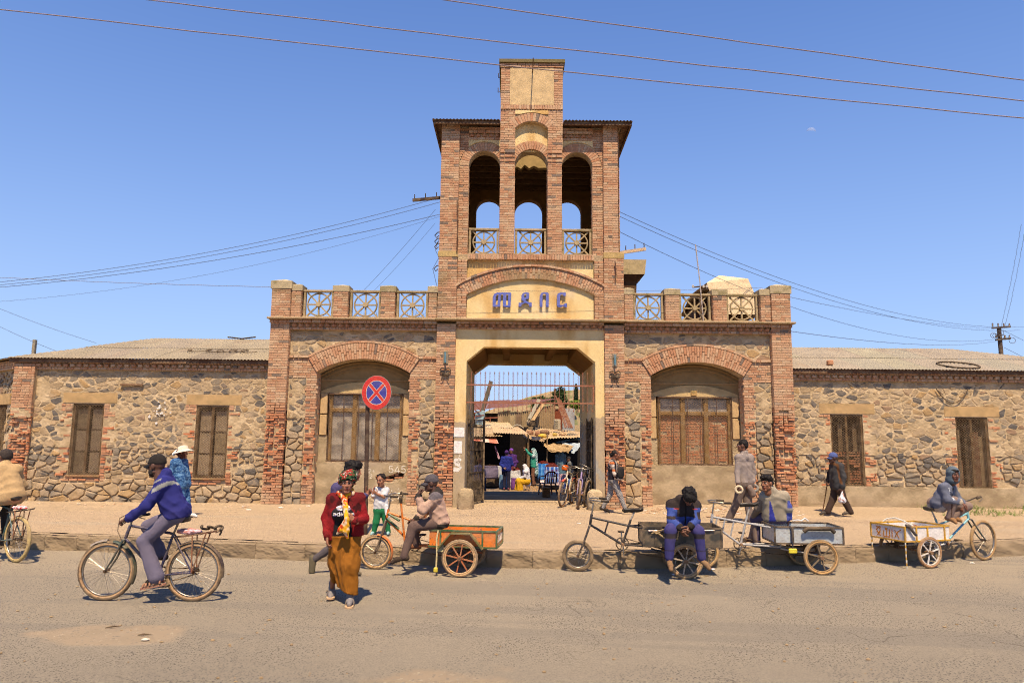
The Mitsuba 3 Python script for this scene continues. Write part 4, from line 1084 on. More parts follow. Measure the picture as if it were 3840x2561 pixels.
# rear slopes and the hip plane of the left roof over the turned wall
def quad(parent, name, pts, col, mat='tin'):
 part(parent, name, (np.array(pts + [(x, y, z - 0.01) for x, y, z in pts], float), np.array([[0, 1, 2], [0, 2, 3], [6, 5, 4], [7, 6, 4]])), mat, col=col)
quad(rl, 'rear_slope', [(-10.35, 20.45, 4.645), (-5.9, 20.45, 4.645), (-5.9, 24.0, 3.7), (-12.0, 24.0, 3.7)], (160, 140, 110))
quad(rr, 'rear_slope', [(6.8, 20.45, 4.57), (12.65, 20.45, 4.57), (15.8, 24.0, 3.6), (6.8, 24.0, 3.6)], (160, 140, 110))
quad(rl, 'hip', [(-12.28, 17.22, 3.72), (-10.32, 20.48, 4.67), (-12.6, 23.4, 4.4), (-15.5, 19.8, 3.70)], (178, 158, 130))
# things lying on the roofs
def hoop(label, c, R, r, tilt, col, name='tyre', cat='tyre'):
 k = thing(name, label, cat)
 ax = np.array([tilt[0], tilt[1], 1.0])
 part(k, 'casing', ring(c, ax, R, r, 36, 8), 'matte', True, col=col)
 return k
zr = lambda x, y, z0: z0 + SL * (y - 17.2) + 0.03
hoop('thin black bicycle tyre lying near the eave of the right roof', (11.15, 17.75, zr(0, 17.75, 3.66)), 0.46, 0.02, (0, -SL), (34, 30, 28))
hoop('bent black bicycle tyre at the far right end of the right roof', (13.4, 17.75, zr(0, 17.75, 3.66)), 0.42, 0.018, (0.05, -SL), (40, 34, 30))
k = thing('brick_fragment', 'half brick lying on the right roof near the gatehouse', 'brick')
part(k, 'fragment', cbox(7.85, 7.98, 17.6, 17.75, zr(0, 17.7, 3.66) - 0.03, zr(0, 17.7, 3.66) + 0.09, 0.02), 'brick', uv=(0.3, 0.5))
for q, (x0, lb) in enumerate(((-8.1, 'loop of old wire lying on the left tin roof'), (-7.25, 'tangle of bent wire on the left tin roof near the gatehouse'))):
 pts = []
 for t in np.linspace(0, 1, 40):
  a = t * (7 + 4 * q)
  pts.append((x0 + 0.9 * t - 0.3 + 0.16 * math.cos(a * 1.7), 18.1 + 0.5 * t * (1 - t) + 0.16 * math.sin(a * 1.7), 0))
 pts = np.array(pts); pts[:, 2] = zr(0, pts[:, 1], 3.735) + 0.02
 part(None, 'wire_scrap', tube(pts, 0.011, 5), 'matte', True, col=(70, 56, 44))
 lab('wire_scrap' if q == 0 else 'wire_scrap_001', lb, 'wire')
for x0, x1, y, lb in ((-6.98, -6.2, 20.46, 'strip of black rubber lying on the ridge of the left roof'), (-8.2, -7.4, 20.42, 'dark strip hanging over the ridge of the left roof')):
 part(None, 'rubber_strip' , tube([(x0, y, 4.73), ((x0 + x1) / 2, y + 0.02, 4.69), (x1, y, 4.74)], 0.022, 6), 'matte', True, col=(36, 32, 28))
lab('rubber_strip', 'strip of black rubber lying on the ridge of the left roof beside the gatehouse', 'rubber strip'); lab('rubber_strip_001', 'dark rubber strip lying on the middle of the left roof ridge', 'rubber strip')
k = thing('iron_bar', 'short rusty iron bar fixed high on the left hall wall', 'bar')
part(k, 'bar', cbox(-9.53, -8.98, 17.38, 17.43, 3.09, 3.14, 0.008), 'matte', col=(96, 60, 42))
# a wire mark hangs in an arc on the right wall
k = thing('hanging_cable', 'loop of dark cable hanging under the eave of the right hall', 'cable')
part(k, 'cable', tube([(10.35 + 0.78 * t, 17.40, 3.22 - 0.36 * 4 * t * (1 - t) * 0.95) for t in np.linspace(0, 1, 16)], 0.012, 6), 'matte', True, col=(60, 46, 36))

# ------------------------------------------------------------------ the gate: spiked grille over the opening, iron leaves
GY = 17.42
g = thing('gate_grille', 'rust red spiked iron grille fixed across the upper gate opening', 'grille')
RED = (150, 92, 74)
for z in (3.20, 2.775):
 part(g, 'rail', box(-1.105, 2.035, GY - 0.012, GY + 0.012, z - 0.018, z + 0.018), 'matte', col=RED, dust=0.2)
part(g, 'stile', box(1.985, 2.015, GY - 0.015, GY + 0.015, 2.755, 3.22), 'matte', col=RED, dust=0.2)
for k in range(27):
 x = -0.985 + k * 0.1135
 r = 0.006 if k % 3 else 0.0105
 zb = 2.60 if k % 3 else 2.62
 part(g, 'bar', join([tube([(x, GY, zb), (x, GY, 3.47)], r, 6), lathe([(0, 0.07), (0.014, 0.02), (0.004, -0.02), (0, -0.02)], (x, GY, 3.47), 6), lathe([(0, -0.06), (0.014, -0.015), (0.004, 0.02), (0, 0.02)], (x, GY, zb), 6)]), 'matte', col=RED, dust=0.2)
def gate_leaf(label, p0, p1, z0=0.34, h=2.0):
 """An iron gate leaf between two plan points."""
 k = thing('gate_leaf', label, 'gate')
 p0, p1 = np.array([*p0, 0.0]), np.array([*p1, 0.0])
 D = lambda t, z: p0 + (p1 - p0) * t + np.array([0, 0, z])
 IR = (52, 44, 38)
 for t in (0, 1):
  part(k, 'post', tube([D(t, z0 - 0.02), D(t, z0 + h + 0.05), D(t, z0 + h + 0.12)], [0.028, 0.028, 0.004], 8), 'matte', col=(112, 98, 76) if t else IR, dust=0.25)
 for z in (0.03, 0.33, 0.72, 1.28, 1.56, 1.86):
  part(k, 'rail', obox(D(0, z0 + z), D(1, z0 + z), 0.02, 0.035), 'matte', col=IR)
 for q in range(1, 12):
  part(k, 'bar', tube([D(q / 12, z0), D(q / 12, z0 + h - 0.02), D(q / 12, z0 + h + 0.04)], [0.008, 0.008, 0.001], 6), 'matte', col=IR)
 for q in range(12):
  part(k, 'short_bar', tube([D((q + 0.5) / 12, z0), D((q + 0.5) / 12, z0 + 0.74)], 0.006, 5), 'matte', col=IR)
 for q in range(10):
  part(k, 'scroll', ring(D((q + 0.7) / 11, z0 + 0.15), np.cross(p1 - p0, [0, 0, 1.0]), 0.035, 0.006, 12, 5), 'matte', col=IR)
gate_leaf('open dark iron gate leaf swung inward at the left of the passage', (-1.04, 17.76), (-0.70, 18.66))
gate_leaf('open dark iron gate leaf folded back on the right passage wall', (2.0, 17.85), (1.975, 18.8))

# ------------------------------------------------------------------ the market yard, lower than the street
def M(x, z, Y):
 return np.array([1.21 * x, 1.21 * Y, 1.9 + 1.21 * (z - 1.9)])
YZ = -0.115
def tin_sheet(parent, name, a, b, c, d, waves=9, amp=0.02, col=(176, 150, 112), dust=0.4, rag=0.0, seed=0):
 """A corrugated sheet over a quad a-b (front), d-c (back); waves run from front to back."""
 a, b, c, d = (np.asarray(q, float) for q in (a, b, c, d))
 n = waves * 6
 u, t = np.meshgrid(np.linspace(0, 1, n + 1), np.linspace(0, 1, 7), indexing='ij')
 if rag:
  t = t + (1 - t) * rag * (nnoise(np.stack([u * 7, u * 0, u * 0 + seed], -1)) - 0.4)
 u3, t3 = u[..., None], t[..., None]
 Pn = (a * (1 - u3) + b * u3) * (1 - t3) + (d * (1 - u3) + c * u3) * t3
 nv = np.cross(b - a, d - a); nv /= np.linalg.norm(nv)
 Pn = Pn + nv * (amp * np.sin(2 * np.pi * waves * u3) + 0.05 * (nnoise(np.stack([u * 3, t * 3, u * 0 + seed], -1))[..., None] - 0.5))
 f = sheet(np.arange(n + 1), np.arange(7), lambda x, y: 0 * x)[1]
 v = Pn.reshape(-1, 3)
 part(parent, name, (v, f), 'tin', True, col=col, dust=dust)
def post(parent, x, y, z0, z1, r=0.04, col=(110, 84, 58), name='post'):
 part(parent, name, tube([(x, y, z0), (x + 0.01, y, z1)], r, 7), 'matte', col=col)

def M2(x, z, Y):
 return M(1.09 * x, 1.9 + 1.09 * (z - 1.9), 1.09 * Y)
st = thing('market_stall', 'dark stall under corrugated sheets at the left of the market yard', 'stall')
TN = (186, 158, 116)
tin_sheet(st, 'roof_sheet', M2(-0.60, 2.10, 24.5), M2(0.62, 2.07, 24.5), M2(0.28, 2.36, 28), M2(-0.78, 2.38, 28), 14, 0.02, TN, 0.15, 0.12, 1)
tin_sheet(st, 'roof_sheet', M2(-1.6, 1.98, 24.3), M2(-0.28, 1.99, 24.3), M2(-0.7, 2.30, 27), M2(-1.9, 2.40, 27), 14, 0.018, (170, 146, 110), 0.2, 0.1, 2)
tin_sheet(st, 'roof_sheet', M2(-1.3, 2.33, 27.2), M2(0.1, 2.30, 27.2), M2(-0.1, 2.60, 30.5), M2(-1.5, 2.66, 30.5), 14, 0.018, (178, 156, 120), 0.15, 0.0, 3)
part(st, 'back_cloth', (lambda p: (np.array(p), np.array([[0, 1, 2], [0, 2, 3]])))([M2(-2.4, 0.2, 29.5), M2(0.7, 0.2, 29.5), M2(0.7, 2.4, 29.5), M2(-2.4, 2.4, 29.5)]), 'matte', col=(40, 34, 30), dust=0.02)  # added dark sheet, its colour stands for the shade inside the stall
part(st, 'side_cloth', (lambda p: (np.array(p), np.array([[0, 1, 2], [0, 2, 3]])))([M2(-1.75, 0.2, 24.6), M2(-1.75, 0.2, 29.5), M2(-1.75, 2.3, 29.5), M2(-1.75, 2.1, 24.6)]), 'matte', col=(40, 34, 34), dust=0.02)  # added dark side sheet, coloured for the same shade
for x, Y in ((-1.0, 24.6), (0.58, 24.7), (-1.6, 24.5)):
 q = M2(x, 2.05, Y); post(st, q[0], q[1], YZ, q[2])
part(st, 'counter', box(*(sorted((M2(-1.5, 0, 25)[0], M2(-0.35, 0, 25)[0]))), 30.2, 31.6, YZ + 0.05, 0.42), 'matte', col=(80, 64, 50))
st2 = thing('market_stall', 'open stall with sagging rusty sheets at the right of the market yard', 'stall')
tin_sheet(st2, 'roof_sheet', M2(0.37, 1.97, 24.9), M2(1.12, 1.82, 24.6), M2(1.6, 2.20, 28), M2(0.62, 2.30, 28), 12, 0.022, (168, 140, 100), 0.45, 0.15, 4)
tin_sheet(st2, 'roof_sheet', M2(1.1, 1.90, 25), M2(2.5, 1.98, 25), M2(2.6, 2.15, 28), M2(1.3, 2.2, 28), 14, 0.02, (180, 152, 110), 0.3, 0.12, 5)
tin_sheet(st2, 'roof_sheet', M2(0.9, 2.18, 27.6), M2(2.75, 2.13, 27.6), M2(2.75, 2.26, 30), M2(1.0, 2.38, 30), 18, 0.02, (174, 150, 112), 0.4, 0.05, 6)
part(st2, 'back_cloth', (lambda p: (np.array(p), np.array([[0, 1, 2], [0, 2, 3]])))([M2(0.6, 0.2, 29.4), M2(3.2, 0.2, 29.4), M2(3.2, 2.2, 29.4), M2(0.6, 2.2, 29.4)]), 'matte', col=(38, 34, 32), dust=0.02)  # added dark sheet, coloured for the shade under this stall
for x, Y in ((0.62, 25.1), (1.24, 24.8), (2.5, 25)):
 q = M2(x, 1.9, Y); post(st2, q[0], q[1], YZ, q[2] + (0.25 if x == 1.24 else 0), 0.035, (150, 122, 86))
for x, z1 in ((0.52, 1.72), (0.44, 1.5), (0.60, 1.85)):
 q = M2(x, z1, 25.6); part(st2, 'pole', tube([(q[0] - 0.12, q[1], YZ), tuple(q)], 0.035, 7), 'matte', col=(176, 146, 104))
def cloth_sheet(label, cat, name, corners, col, sag=0.1, seed=0, stripes=None, rag=0.08, n=26):
 a, b, c, d = (np.asarray(q, float) for q in corners)
 u, t = np.meshgrid(np.linspace(0, 1, n), np.linspace(0, 1, n), indexing='ij')
 u3, t3 = u[..., None], t[..., None]
 Pn = (a * (1 - u3) + b * u3) * (1 - t3) + (d * (1 - u3) + c * u3) * t3
 ns = nfbm(np.stack([u * 5, t * 5, u * 0 + seed], -1), 4) - 0.5
 Pn[..., 2] -= sag * 4 * u * (1 - u) * (0.4 + t) - rag * ns * 2.2
 Pn[..., 1] += rag * 2 * (nfbm(np.stack([u * 6 + 4, t * 6, u * 0 + seed], -1), 3) - 0.5)
 f = sheet(np.arange(n), np.arange(n), lambda x, y: 0 * x)[1]
 v = Pn.reshape(-1, 3)
 C = np.tile(srgb(col), (len(v), 1)) * (0.85 + 0.3 * ns.reshape(-1, 1))
 if stripes:
  C = np.where((np.floor(u.reshape(-1, 1) * stripes[0]) % 2 == 0), srgb(stripes[1]), C)
 k = thing(name, label, cat)
 part(k, 'sheet', (v, f), 'cloth', True, vcol=np.clip(C, 0, 1))
 return k
cloth_sheet('faded red and white awning hanging at the left stall', 'awning', 'awning', (M2(-1.3, 1.86, 23.4), M2(-0.40, 1.75, 23.4), M2(-0.55, 2.0, 25.5), M2(-1.3, 2.0, 25.5)), (206, 176, 156), 0.02, 1, (3, (190, 108, 84)), 0.03)
cloth_sheet('magenta and white striped cloth hanging in the left stall', 'cloth', 'hanging_cloth', (M2(-0.56, 1.66, 24.2), M2(-0.52, 1.66, 24.2), M2(-0.36, 1.27, 24.2), M2(-0.42, 1.24, 24.2)), (168, 44, 100), 0.0, 2, (5, (226, 200, 210)), 0.03)
cloth_sheet('ragged tan canvas drooping over the right stall', 'tarpaulin', 'tarpaulin', (M2(1.02, 1.80, 25), M2(2.15, 1.70, 24.6), M2(1.95, 1.52, 24.4), M2(1.3, 1.50, 24.5)), (190, 160, 116), 0.03, 3, None, 0.10)
cloth_sheet('grey white tarpaulin stretched at the far right of the yard', 'tarpaulin', 'tarpaulin', (M2(1.75, 1.80, 25.4), M2(2.5, 1.80, 25.0), M2(2.12, 1.42, 24.4), M2(1.98, 1.55, 24.6)), (178, 190, 196), 0.0, 4, None, 0.05)
cloth_sheet('bright blue plastic sheet over the right stall', 'tarpaulin', 'tarpaulin', (M2(1.60, 1.80, 26), M2(2.15, 1.90, 26), M2(2.2, 1.86, 26.8), M2(1.7, 1.78, 26.8)), (70, 128, 190), 0.0, 5, None, 0.03)
cloth_sheet('green grey canvas above the right stall', 'tarpaulin', 'tarpaulin', (M2(2.12, 1.86, 25.9), M2(2.6, 1.90, 25.9), M2(2.6, 2.03, 27), M2(2.16, 1.98, 27)), (136, 148, 124), 0.0, 6, None, 0.03)

# the shed behind, of old corrugated iron
sh = thing('shed', 'old corrugated iron shed with a low rust brown roof behind the stalls', 'shed')
for q in range(5):
 xa, xb = -0.62 + q * 0.274, -0.62 + (q + 1) * 0.274
 tin_sheet(sh, 'wall_sheet', M(xa, 0.6, 33 + 0.02 * (q % 2)), M(xb + 0.03, 0.6, 33 + 0.02 * (q % 2)), M(xb + 0.03, 3.12 + 0.1 * rng.random(), 33), M(xa, 3.12 + 0.1 * rng.random(), 33), 3, 0.035, [(168, 146, 112), (150, 128, 98), (176, 156, 122), (140, 118, 92), (164, 140, 104)][q], 0.15, 0, 30 + q)
tin_sheet(sh, 'wall_sheet', M(0.76, 0.6, 32.97), M(2.0, 0.6, 32.97), M(2.0, 3.5, 32.97), M(0.76, 3.2, 32.97), 12, 0.035, (156, 134, 102), 0.2, 0, 8)
tin_sheet(sh, 'wall_sheet', M(2.0, 0.6, 33.1), M(2.35, 0.6, 33.1), M(2.35, 3.3, 33.1), M(2.0, 3.3, 33.1), 7, 0.02, (140, 78, 54), 0.6, 0, 9)
tin_sheet(sh, 'wall_sheet', M(2.35, 0.6, 32.9), M(2.9, 0.6, 32.9), M(2.9, 3.32, 32.9), M(2.35, 3.32, 32.9), 12, 0.02, (176, 178, 176), 0.3, 0, 10)
for q in range(4):
 xa, xb = -2.3 + q * 1.12, -2.3 + (q + 1) * 1.12 - 0.01
 zf = lambda x: np.interp(x, [-2.3, -0.12, 1.08, 2.0, 2.4], [3.17, 3.32, 3.54, 3.74, 3.8])
 tin_sheet(sh, 'roof_sheet', M(xa, zf(xa), 32.8), M(xb, zf(xb), 32.8), M(xb, 4.06 + 0.04 * xb, 40), M(xa, 4.06 + 0.04 * xa, 40), 14, 0.018, (112, 72, 54), 0.4, 0, 11 + q)
part(sh, 'frame', join([obox(M(-1.8, 2.8, 32.6), M(-0.6, 2.86, 32.6), 0.06, 0.08), obox(M(-0.95, 2.3, 32.6), M(-0.95, 2.9, 32.6), 0.06, 0.06), obox(M(-1.3, 2.3, 32.6), M(-1.3, 2.9, 32.6), 0.06, 0.06)]), 'matte', col=(120, 62, 44))
part(sh, 'dark_doorway', box(*(M(-1.9, 0, 33)[0], M(-0.63, 0, 33)[0]), M(0, 0, 34)[1], M(0, 0, 34.1)[1], 0.2, M(0, 3.1, 34)[2]), 'matte', col=(52, 44, 38))  # solid panel painted dark for the shade beyond the doorway
# scrap metal piled on the roofs
def ibeam(label, p, q, w, col):
 k = thing('steel_beam', label, 'beam')
 p, q = np.array(p), np.array(q)
 part(k, 'web', obox(p, q, w * 0.15, w, (0, -1, 0.3)), 'matte', col=tuple(0.8 * c for c in col), dust=0.1)
 t = (q - p) / np.linalg.norm(q - p); a = np.cross(t, np.array([0, -1, 0.3])); a /= np.linalg.norm(a); b = np.cross(a, t)
 for s in (-1, 1):
  part(k, 'flange', obox(p + s * b * w / 2, q + s * b * w / 2, w * 0.8, w * 0.14, (0, -1, 0.3)), 'matte', col=col, dust=0.1)
ibeam('tall grey steel beam leaning against the sky at the left of the yard', M(-1.22, 3.0, 30), M(-0.86, 4.3, 30), 0.22, (96, 90, 78))
ibeam('grey steel beam leaning on the shed, upper of two', M(0.76, 2.70, 31.2), M(1.24, 3.62, 32.6), 0.24, (150, 142, 122))
ibeam('tan steel beam leaning on the shed, lower of two', M(0.86, 2.58, 31), M(1.42, 3.42, 32.4), 0.2, (178, 146, 100))
k = thing('steel_pipe', 'short wide steel pipe lying open end forward on the stall roof', 'pipe')
part(k, 'pipe', tube([M(0.82, 2.58, 31.4), M(0.90, 2.56, 30.2)], 0.17, 14, False), 'matte', True, col=(120, 104, 82)); part(k, 'dark_bore', tube([M(0.83, 2.58, 31.2), M(0.898, 2.56, 30.22)], 0.145, 14), 'matte', col=(40, 32, 28))  # inner tube painted dark for the shade inside the pipe
k = thing('rod_bundle', 'bundle of long rusty rods leaning on the shed', 'rods')
for q in range(9):
 x0, x1 = 2.05 + 0.035 * q + rng.normal(0, 0.02), 1.98 + 0.03 * q + rng.normal(0, 0.03)
 part(k, 'rod', tube([M(x0 + 0.30, 2.40, 31), M(x1, 3.86 - 0.03 * q + rng.normal(0, 0.04), 32.2)], 0.028, 6), 'matte', col=(122, 66, 46))
k = thing('metal_box', 'ribbed grey metal canister standing on the stall roof', 'canister')
part(k, 'body', cbox(*(M(1.80, 0, 30)[0], M(2.06, 0, 30)[0]), 36.2, 36.5, M(0, 2.30, 30)[2], M(0, 2.74, 30)[2], 0.03), 'matte', col=(176, 166, 140))
for z in (2.42, 2.5, 2.58, 2.66):
 part(k, 'rib', cbox(M(1.81, 0, 30)[0], M(1.95, 0, 30)[0], 36.17, 36.25, M(0, z, 30)[2] - 0.03, M(0, z, 30)[2] + 0.03, 0.01), 'matte', col=(150, 140, 116))
k = thing('metal_cabinet', 'pale blue metal cabinet on the roof at the left of the yard', 'cabinet')
part(k, 'body', cbox(M(-1.45, 0, 29)[0], M(-1.08, 0, 29)[0], 35.0, 35.4, M(0, 2.45, 29)[2], M(0, 3.03, 29)[2], 0.02), 'gloss', col=(150, 190, 206))
for z in (2.64, 2.82):
 part(k, 'slot', box(M(-1.44, 0, 29)[0], M(-1.09, 0, 29)[0], 34.985, 35.0, M(0, z, 29)[2], M(0, z, 29)[2] + 0.03), 'matte', col=(60, 70, 76))
k = thing('angle_frame', 'rusty angle iron frame tilted beside the blue cabinet', 'frame')
for a, b in (((-1.5, 3.3, 28.8), (-1.2, 3.0, 28.8)), ((-1.2, 3.0, 28.8), (-1.55, 2.9, 28.8)), ((-1.5, 3.3, 28.8), (-1.5, 2.5, 28.8)), ((-1.55, 2.75, 28.8), (-1.1, 2.85, 28.8))):
 part(k, 'rail', obox(M(*a), M(*b), 0.04, 0.04, (0, 1, 0)), 'matte', col=(128, 58, 44))
hoop('old grey car tyre lying on the right stall roof', M2(2.25, 2.06, 26.5), 0.19, (0.085, 0.075), (0.05, -0.2), (92, 88, 82))
k = thing('basin', 'grey enamel basin hanging from the right stall eave', 'basin')
q = M2(0.85, 1.94, 24.4)
part(k, 'bowl', lathe([(0, -0.10), (0.14, -0.10), (0.19, -0.06), (0.225, 0.06), (0.245, 0.065), (0.22, 0.05), (0.17, -0.05), (0, -0.08)], q, 24), 'gloss', True, col=(176, 182, 192))
for q_, (x, z, Y, s, c, lb) in enumerate(((0.70, 2.10, 26, (0.3, 0.16), (140, 92, 66), 'rusty can lying on its side on the right stall roof'), (0.98, 2.08, 26, (0.34, 0.14), (150, 100, 72), 'crumpled rusty sheet on the right stall roof'), (1.2, 2.14, 26, (0.42, 0.13), (120, 84, 62), 'bent rusty plate leaning on the stall roof'), (1.12, 2.02, 25.6, (0.38, 0.1), (226, 186, 60), 'crumpled yellow plastic on the right stall roof'), (1.58, 2.08, 26, (0.2, 0.08), (200, 170, 60), 'small yellow scrap on the right stall roof'), (0.02, 2.02, 24.8, (0.5, 0.12), (178, 154, 118), 'box section of old tin on the left stall roof'))):
 m = trimesh.creation.icosphere(2, 1.0); v = m.vertices * [s[0] / 2, s[0] / 2, s[1]]
 v = v * (0.7 + 0.8 * nfbm(v * 9 + q_, 3))[:, None] + M2(x if q_ != 5 else -0.7, z, Y)
 part(None, 'roof_scrap', (v, m.faces), 'matte', 50, col=c)
 lab('roof_scrap' if q_ == 0 else 'roof_scrap_%03d' % q_, lb, 'scrap')
k = thing('wire_coil', 'coil of rusty wire on the right stall roof beside the tyre', 'wire')
for q in range(5):
 part(k, 'coil', ring(M2(1.88, 2.08, 26.3) + rng.normal(0, 0.03, 3), rng.normal(0, 1, 3) + [0, -1, 2], 0.2 + rng.uniform(-.06, .04), 0.012, 20, 5), 'matte', col=(132, 84, 56))
part(None, 'hose', tube([M2(0.0 + 0.5 * t, 2.33 + 0.13 * math.sin(math.pi * t), 28.5) for t in np.linspace(0, 1, 14)], 0.03, 7), 'matte', True, col=(196, 184, 160))
lab('hose', 'pale hose arched over the left stall roof', 'hose')

# sacks, bags and goods
def sack(label, x, Y, w, h, col, top=None, plaid=None, seed=0, name='sack', zb=None):
 k = thing(name, label, 'sack')
 c = M(x, 0, Y); z0 = YZ if zb is None else zb
 prof = [(0.0, 0), (0.40, 0.0), (0.49, 0.10), (0.52, 0.3), (0.5, 0.6), (0.47, 0.85), (0.46, 1.0), (0.41, 1.0), (0.40, 0.93), (0, 0.9)]
 n = 40
 pr = np.array(prof); tt_ = np.linspace(0, 1, 40); ss = np.linspace(0, 1, len(pr))
 pr = np.stack([np.interp(tt_, ss, pr[:, 0]), np.interp(tt_, ss, pr[:, 1])], 1)
 v, f = lathe(pr * [w, h], (0, 0, 0), n)
 wr = nfbm(np.stack([np.arctan2(v[:, 1], v[:, 0]) * 1.2, v[:, 2] * 14 / h * 0.6, v[:, 0] * 0 + seed], -1), 3) - 0.5
 v = v * (1 + 0.10 * wr[:, None] * [1, 1, 0.4])
 C = np.tile(srgb(col), (len(v), 1)) * (0.9 + 0.35 * wr[:, None])
 if plaid:
  a = (np.arctan2(v[:, 1], v[:, 0]) * n / (2 * np.pi)).round().astype(int); zz = np.floor(v[:, 2] / h * 12).astype(int)
  C = np.where(((a % 4) == 0)[:, None], srgb(plaid[0]), C)
  C = np.where(((a % 4) == 2)[:, None] & ((zz % 3) == 0)[:, None], srgb(plaid[1]), C)
  C = np.where(((zz % 4) == 0)[:, None] & ((a % 4) != 0)[:, None], 0.5 * C + 0.5 * srgb(plaid[0]), C)
 part(k, 'sacking', (v + [c[0], c[1], z0], f), 'cloth', True, vcol=np.clip(C, 0, 1))
 if top:
  ms = []
  for q in range(150):
   a, r = rng.uniform(0, 2 * math.pi), 0.42 * w * math.sqrt(rng.random())
   p = np.array([c[0] + r * math.cos(a), c[1] + r * math.sin(a), z0 + h * 0.95 + top[1] * (1 - (r / (0.45 * w)) ** 2) + 0.01])
   d = rng.normal(0, 1, 3) * [0.04, 0.04, 0.02]
   ms.append(tube([p - d, p, p + d + [0, 0, -0.006]], [0.004, 0.011, 0.002], 5))
  m = trimesh.creation.icosphere(2, 1.0); vv = m.vertices * [0.41 * w, 0.41 * w, top[1]] + [c[0], c[1], z0 + h * 0.95]
  part(k, 'heap', (vv, m.faces), 'matte', True, col=(86, 30, 22), dust=0.05)
  part(k, 'dried_chillies', join(ms), 'matte', col=top[0], dust=0.03, kind='stuff')
CH = (108, 32, 24)
sack('blue and white checked sack heaped with dried red chillies, in front of its pair', 1.39, 24.5, 0.62, 0.66, (54, 104, 190), (CH, 0.16), ((206, 216, 232), (120, 30, 40)), 1, zb=0.14)
sack('bright blue sack of dried chillies standing behind the checked one', 1.19, 26.3, 0.58, 0.72, (44, 120, 200), (CH, 0.12), ((110, 170, 226), (60, 110, 190)), 2, zb=0.14)
sack('white woven sack of dried chillies beside the seated woman', 0.15, 25.2, 0.50, 0.72, (226, 222, 216), (CH, 0.14), None, 3)
sack('wide grey violet sack on the counter behind the gate leaf', -0.67, 24.4, 0.62, 0.52, (128, 118, 140), ((60, 44, 36), 0.04), None, 4, zb=0.30)
sack('small white sack at the end of the left counter', -0.42, 24.8, 0.28, 0.5, (206, 204, 200), None, None, 5, zb=0.30)
sack('shiny violet plastic bag standing by the seated woman', 0.12, 24.2, 0.26, 0.46, (130, 80, 150), None, None, 6, name='plastic_bag')
sack('pale blue bundle under the stall beside the blue jacket man', -0.24, 24.6, 0.36, 0.56, (120, 156, 190), None, None, 7, name='bundle')
sack('patterned pink and white bundle beside the parked bicycles', 1.72, 23.6, 0.36, 0.66, (206, 150, 150), None, ((226, 220, 224), (60, 80, 170)), 8, name='bundle')
sack('blue bundle beside the pink one near the parked bicycles', 1.83, 23.3, 0.30, 0.5, (70, 108, 190), None, ((190, 214, 230), (40, 60, 140)), 9, name='bundle')
sack('orange plastic bag on the heap near the bicycles', 1.74, 23.2, 0.26, 0.2, (236, 110, 40), None, None, 10, name='plastic_bag', zb=0.72)
k = thing('pallet_table', 'low table covered with a floral cloth under the blue sacks', 'table')
q = M(1.39, 0, 24.5)
part(k, 'top', cbox(q[0] - 0.45, q[0] + 0.5, q[1] - 0.4, q[1] + 2.4, 0.08, 0.14, 0.01), 'matte', col=(206, 180, 176))
for dx in (-0.4, 0.45):
 for dy in (-0.35, 2.3):
  part(k, 'leg', tube([(q[0] + dx, q[1] + dy, YZ), (q[0] + dx, q[1] + dy, 0.08)], 0.025, 6), 'matte', col=(90, 72, 54))
# plastic chair and crate in the shade of the passage
def plastic_chair(label, x, y, z, ang, col):
 k = thing('plastic_chair', label, 'chair')
 ca_, sa_ = math.cos(ang), math.sin(ang)
 def put_(name, m, **kw):
  m = trim(m); v = m.vertices
  v = v * 0.86
  part(k, name, (np.stack([x + ca_ * v[:, 0] - sa_ * v[:, 1], y + sa_ * v[:, 0] + ca_ * v[:, 1], z + v[:, 2]], 1), m.faces), 'gloss', 40, col=col, **kw)
 put_('seat', cbox(-0.24, 0.24, -0.22, 0.24, 0.40, 0.43, 0.012))
 for sx in (-1, 1):
  for sy in (-1, 1):
   put_('leg', obox((sx * 0.26, sy * 0.25, 0), (sx * 0.21, sy * 0.2, 0.41), 0.045, 0.045, (0, 1, 0)))
  put_('armrest', tube([(sx * 0.22, -0.2, 0.42), (sx * 0.25, -0.2, 0.63), (sx * 0.26, 0.05, 0.66), (sx * 0.22, 0.25, 0.68)], 0.022, 7))
 put_('backrest', join([tube([(-0.22, 0.24, 0.42), (-0.21, 0.30, 0.72), (-0.12, 0.33, 0.82), (0.12, 0.33, 0.82), (0.21, 0.30, 0.72), (0.22, 0.24, 0.42)], 0.025, 7)] + [obox((s, 0.24, 0.42), (s, 0.325, 0.81), 0.035, 0.012, (0, 1, 0)) for s in (-0.12, -0.04, 0.04, 0.12)]))
plastic_chair('dark red plastic chair in the shade of the gate passage', 1.14, 22.3, walk_z(1.1, 22.3) + 0.0, math.radians(200), (84, 26, 34))
k = thing('crate', 'small brown slatted crate standing in front of the red chair', 'crate')
cz_ = walk_z(1.0, 20.7)
for q in range(5):
 part(k, 'slat', cbox(0.90, 1.12, 20.55, 20.57, cz_ + 0.01 + q * 0.055, cz_ + 0.05 + q * 0.055, 0.004), 'matte', col=(112, 76, 44))
part(k, 'box', cbox(0.905, 1.115, 20.575, 20.8, cz_, cz_ + 0.27, 0.006), 'matte', col=(96, 64, 38))
k = thing('stool', 'low wooden stool under the seated woman in the yard', 'stool')
q = M(0.50, 0, 24.1)
part(k, 'seat', cbox(q[0] - 0.16, q[0] + 0.17, q[1] - 0.14, q[1] + 0.14, 0.26, 0.29, 0.006), 'matte', col=(120, 90, 60))
for dx in (-0.13, 0.15):
 for dy in (-0.11, 0.11):
  part(k, 'leg', obox((q[0] + dx * 1.15, q[1] + dy, YZ), (q[0] + dx * 0.8, q[1] + dy, 0.26), 0.025, 0.025, (0, 1, 0)), 'matte', col=(150, 116, 76))
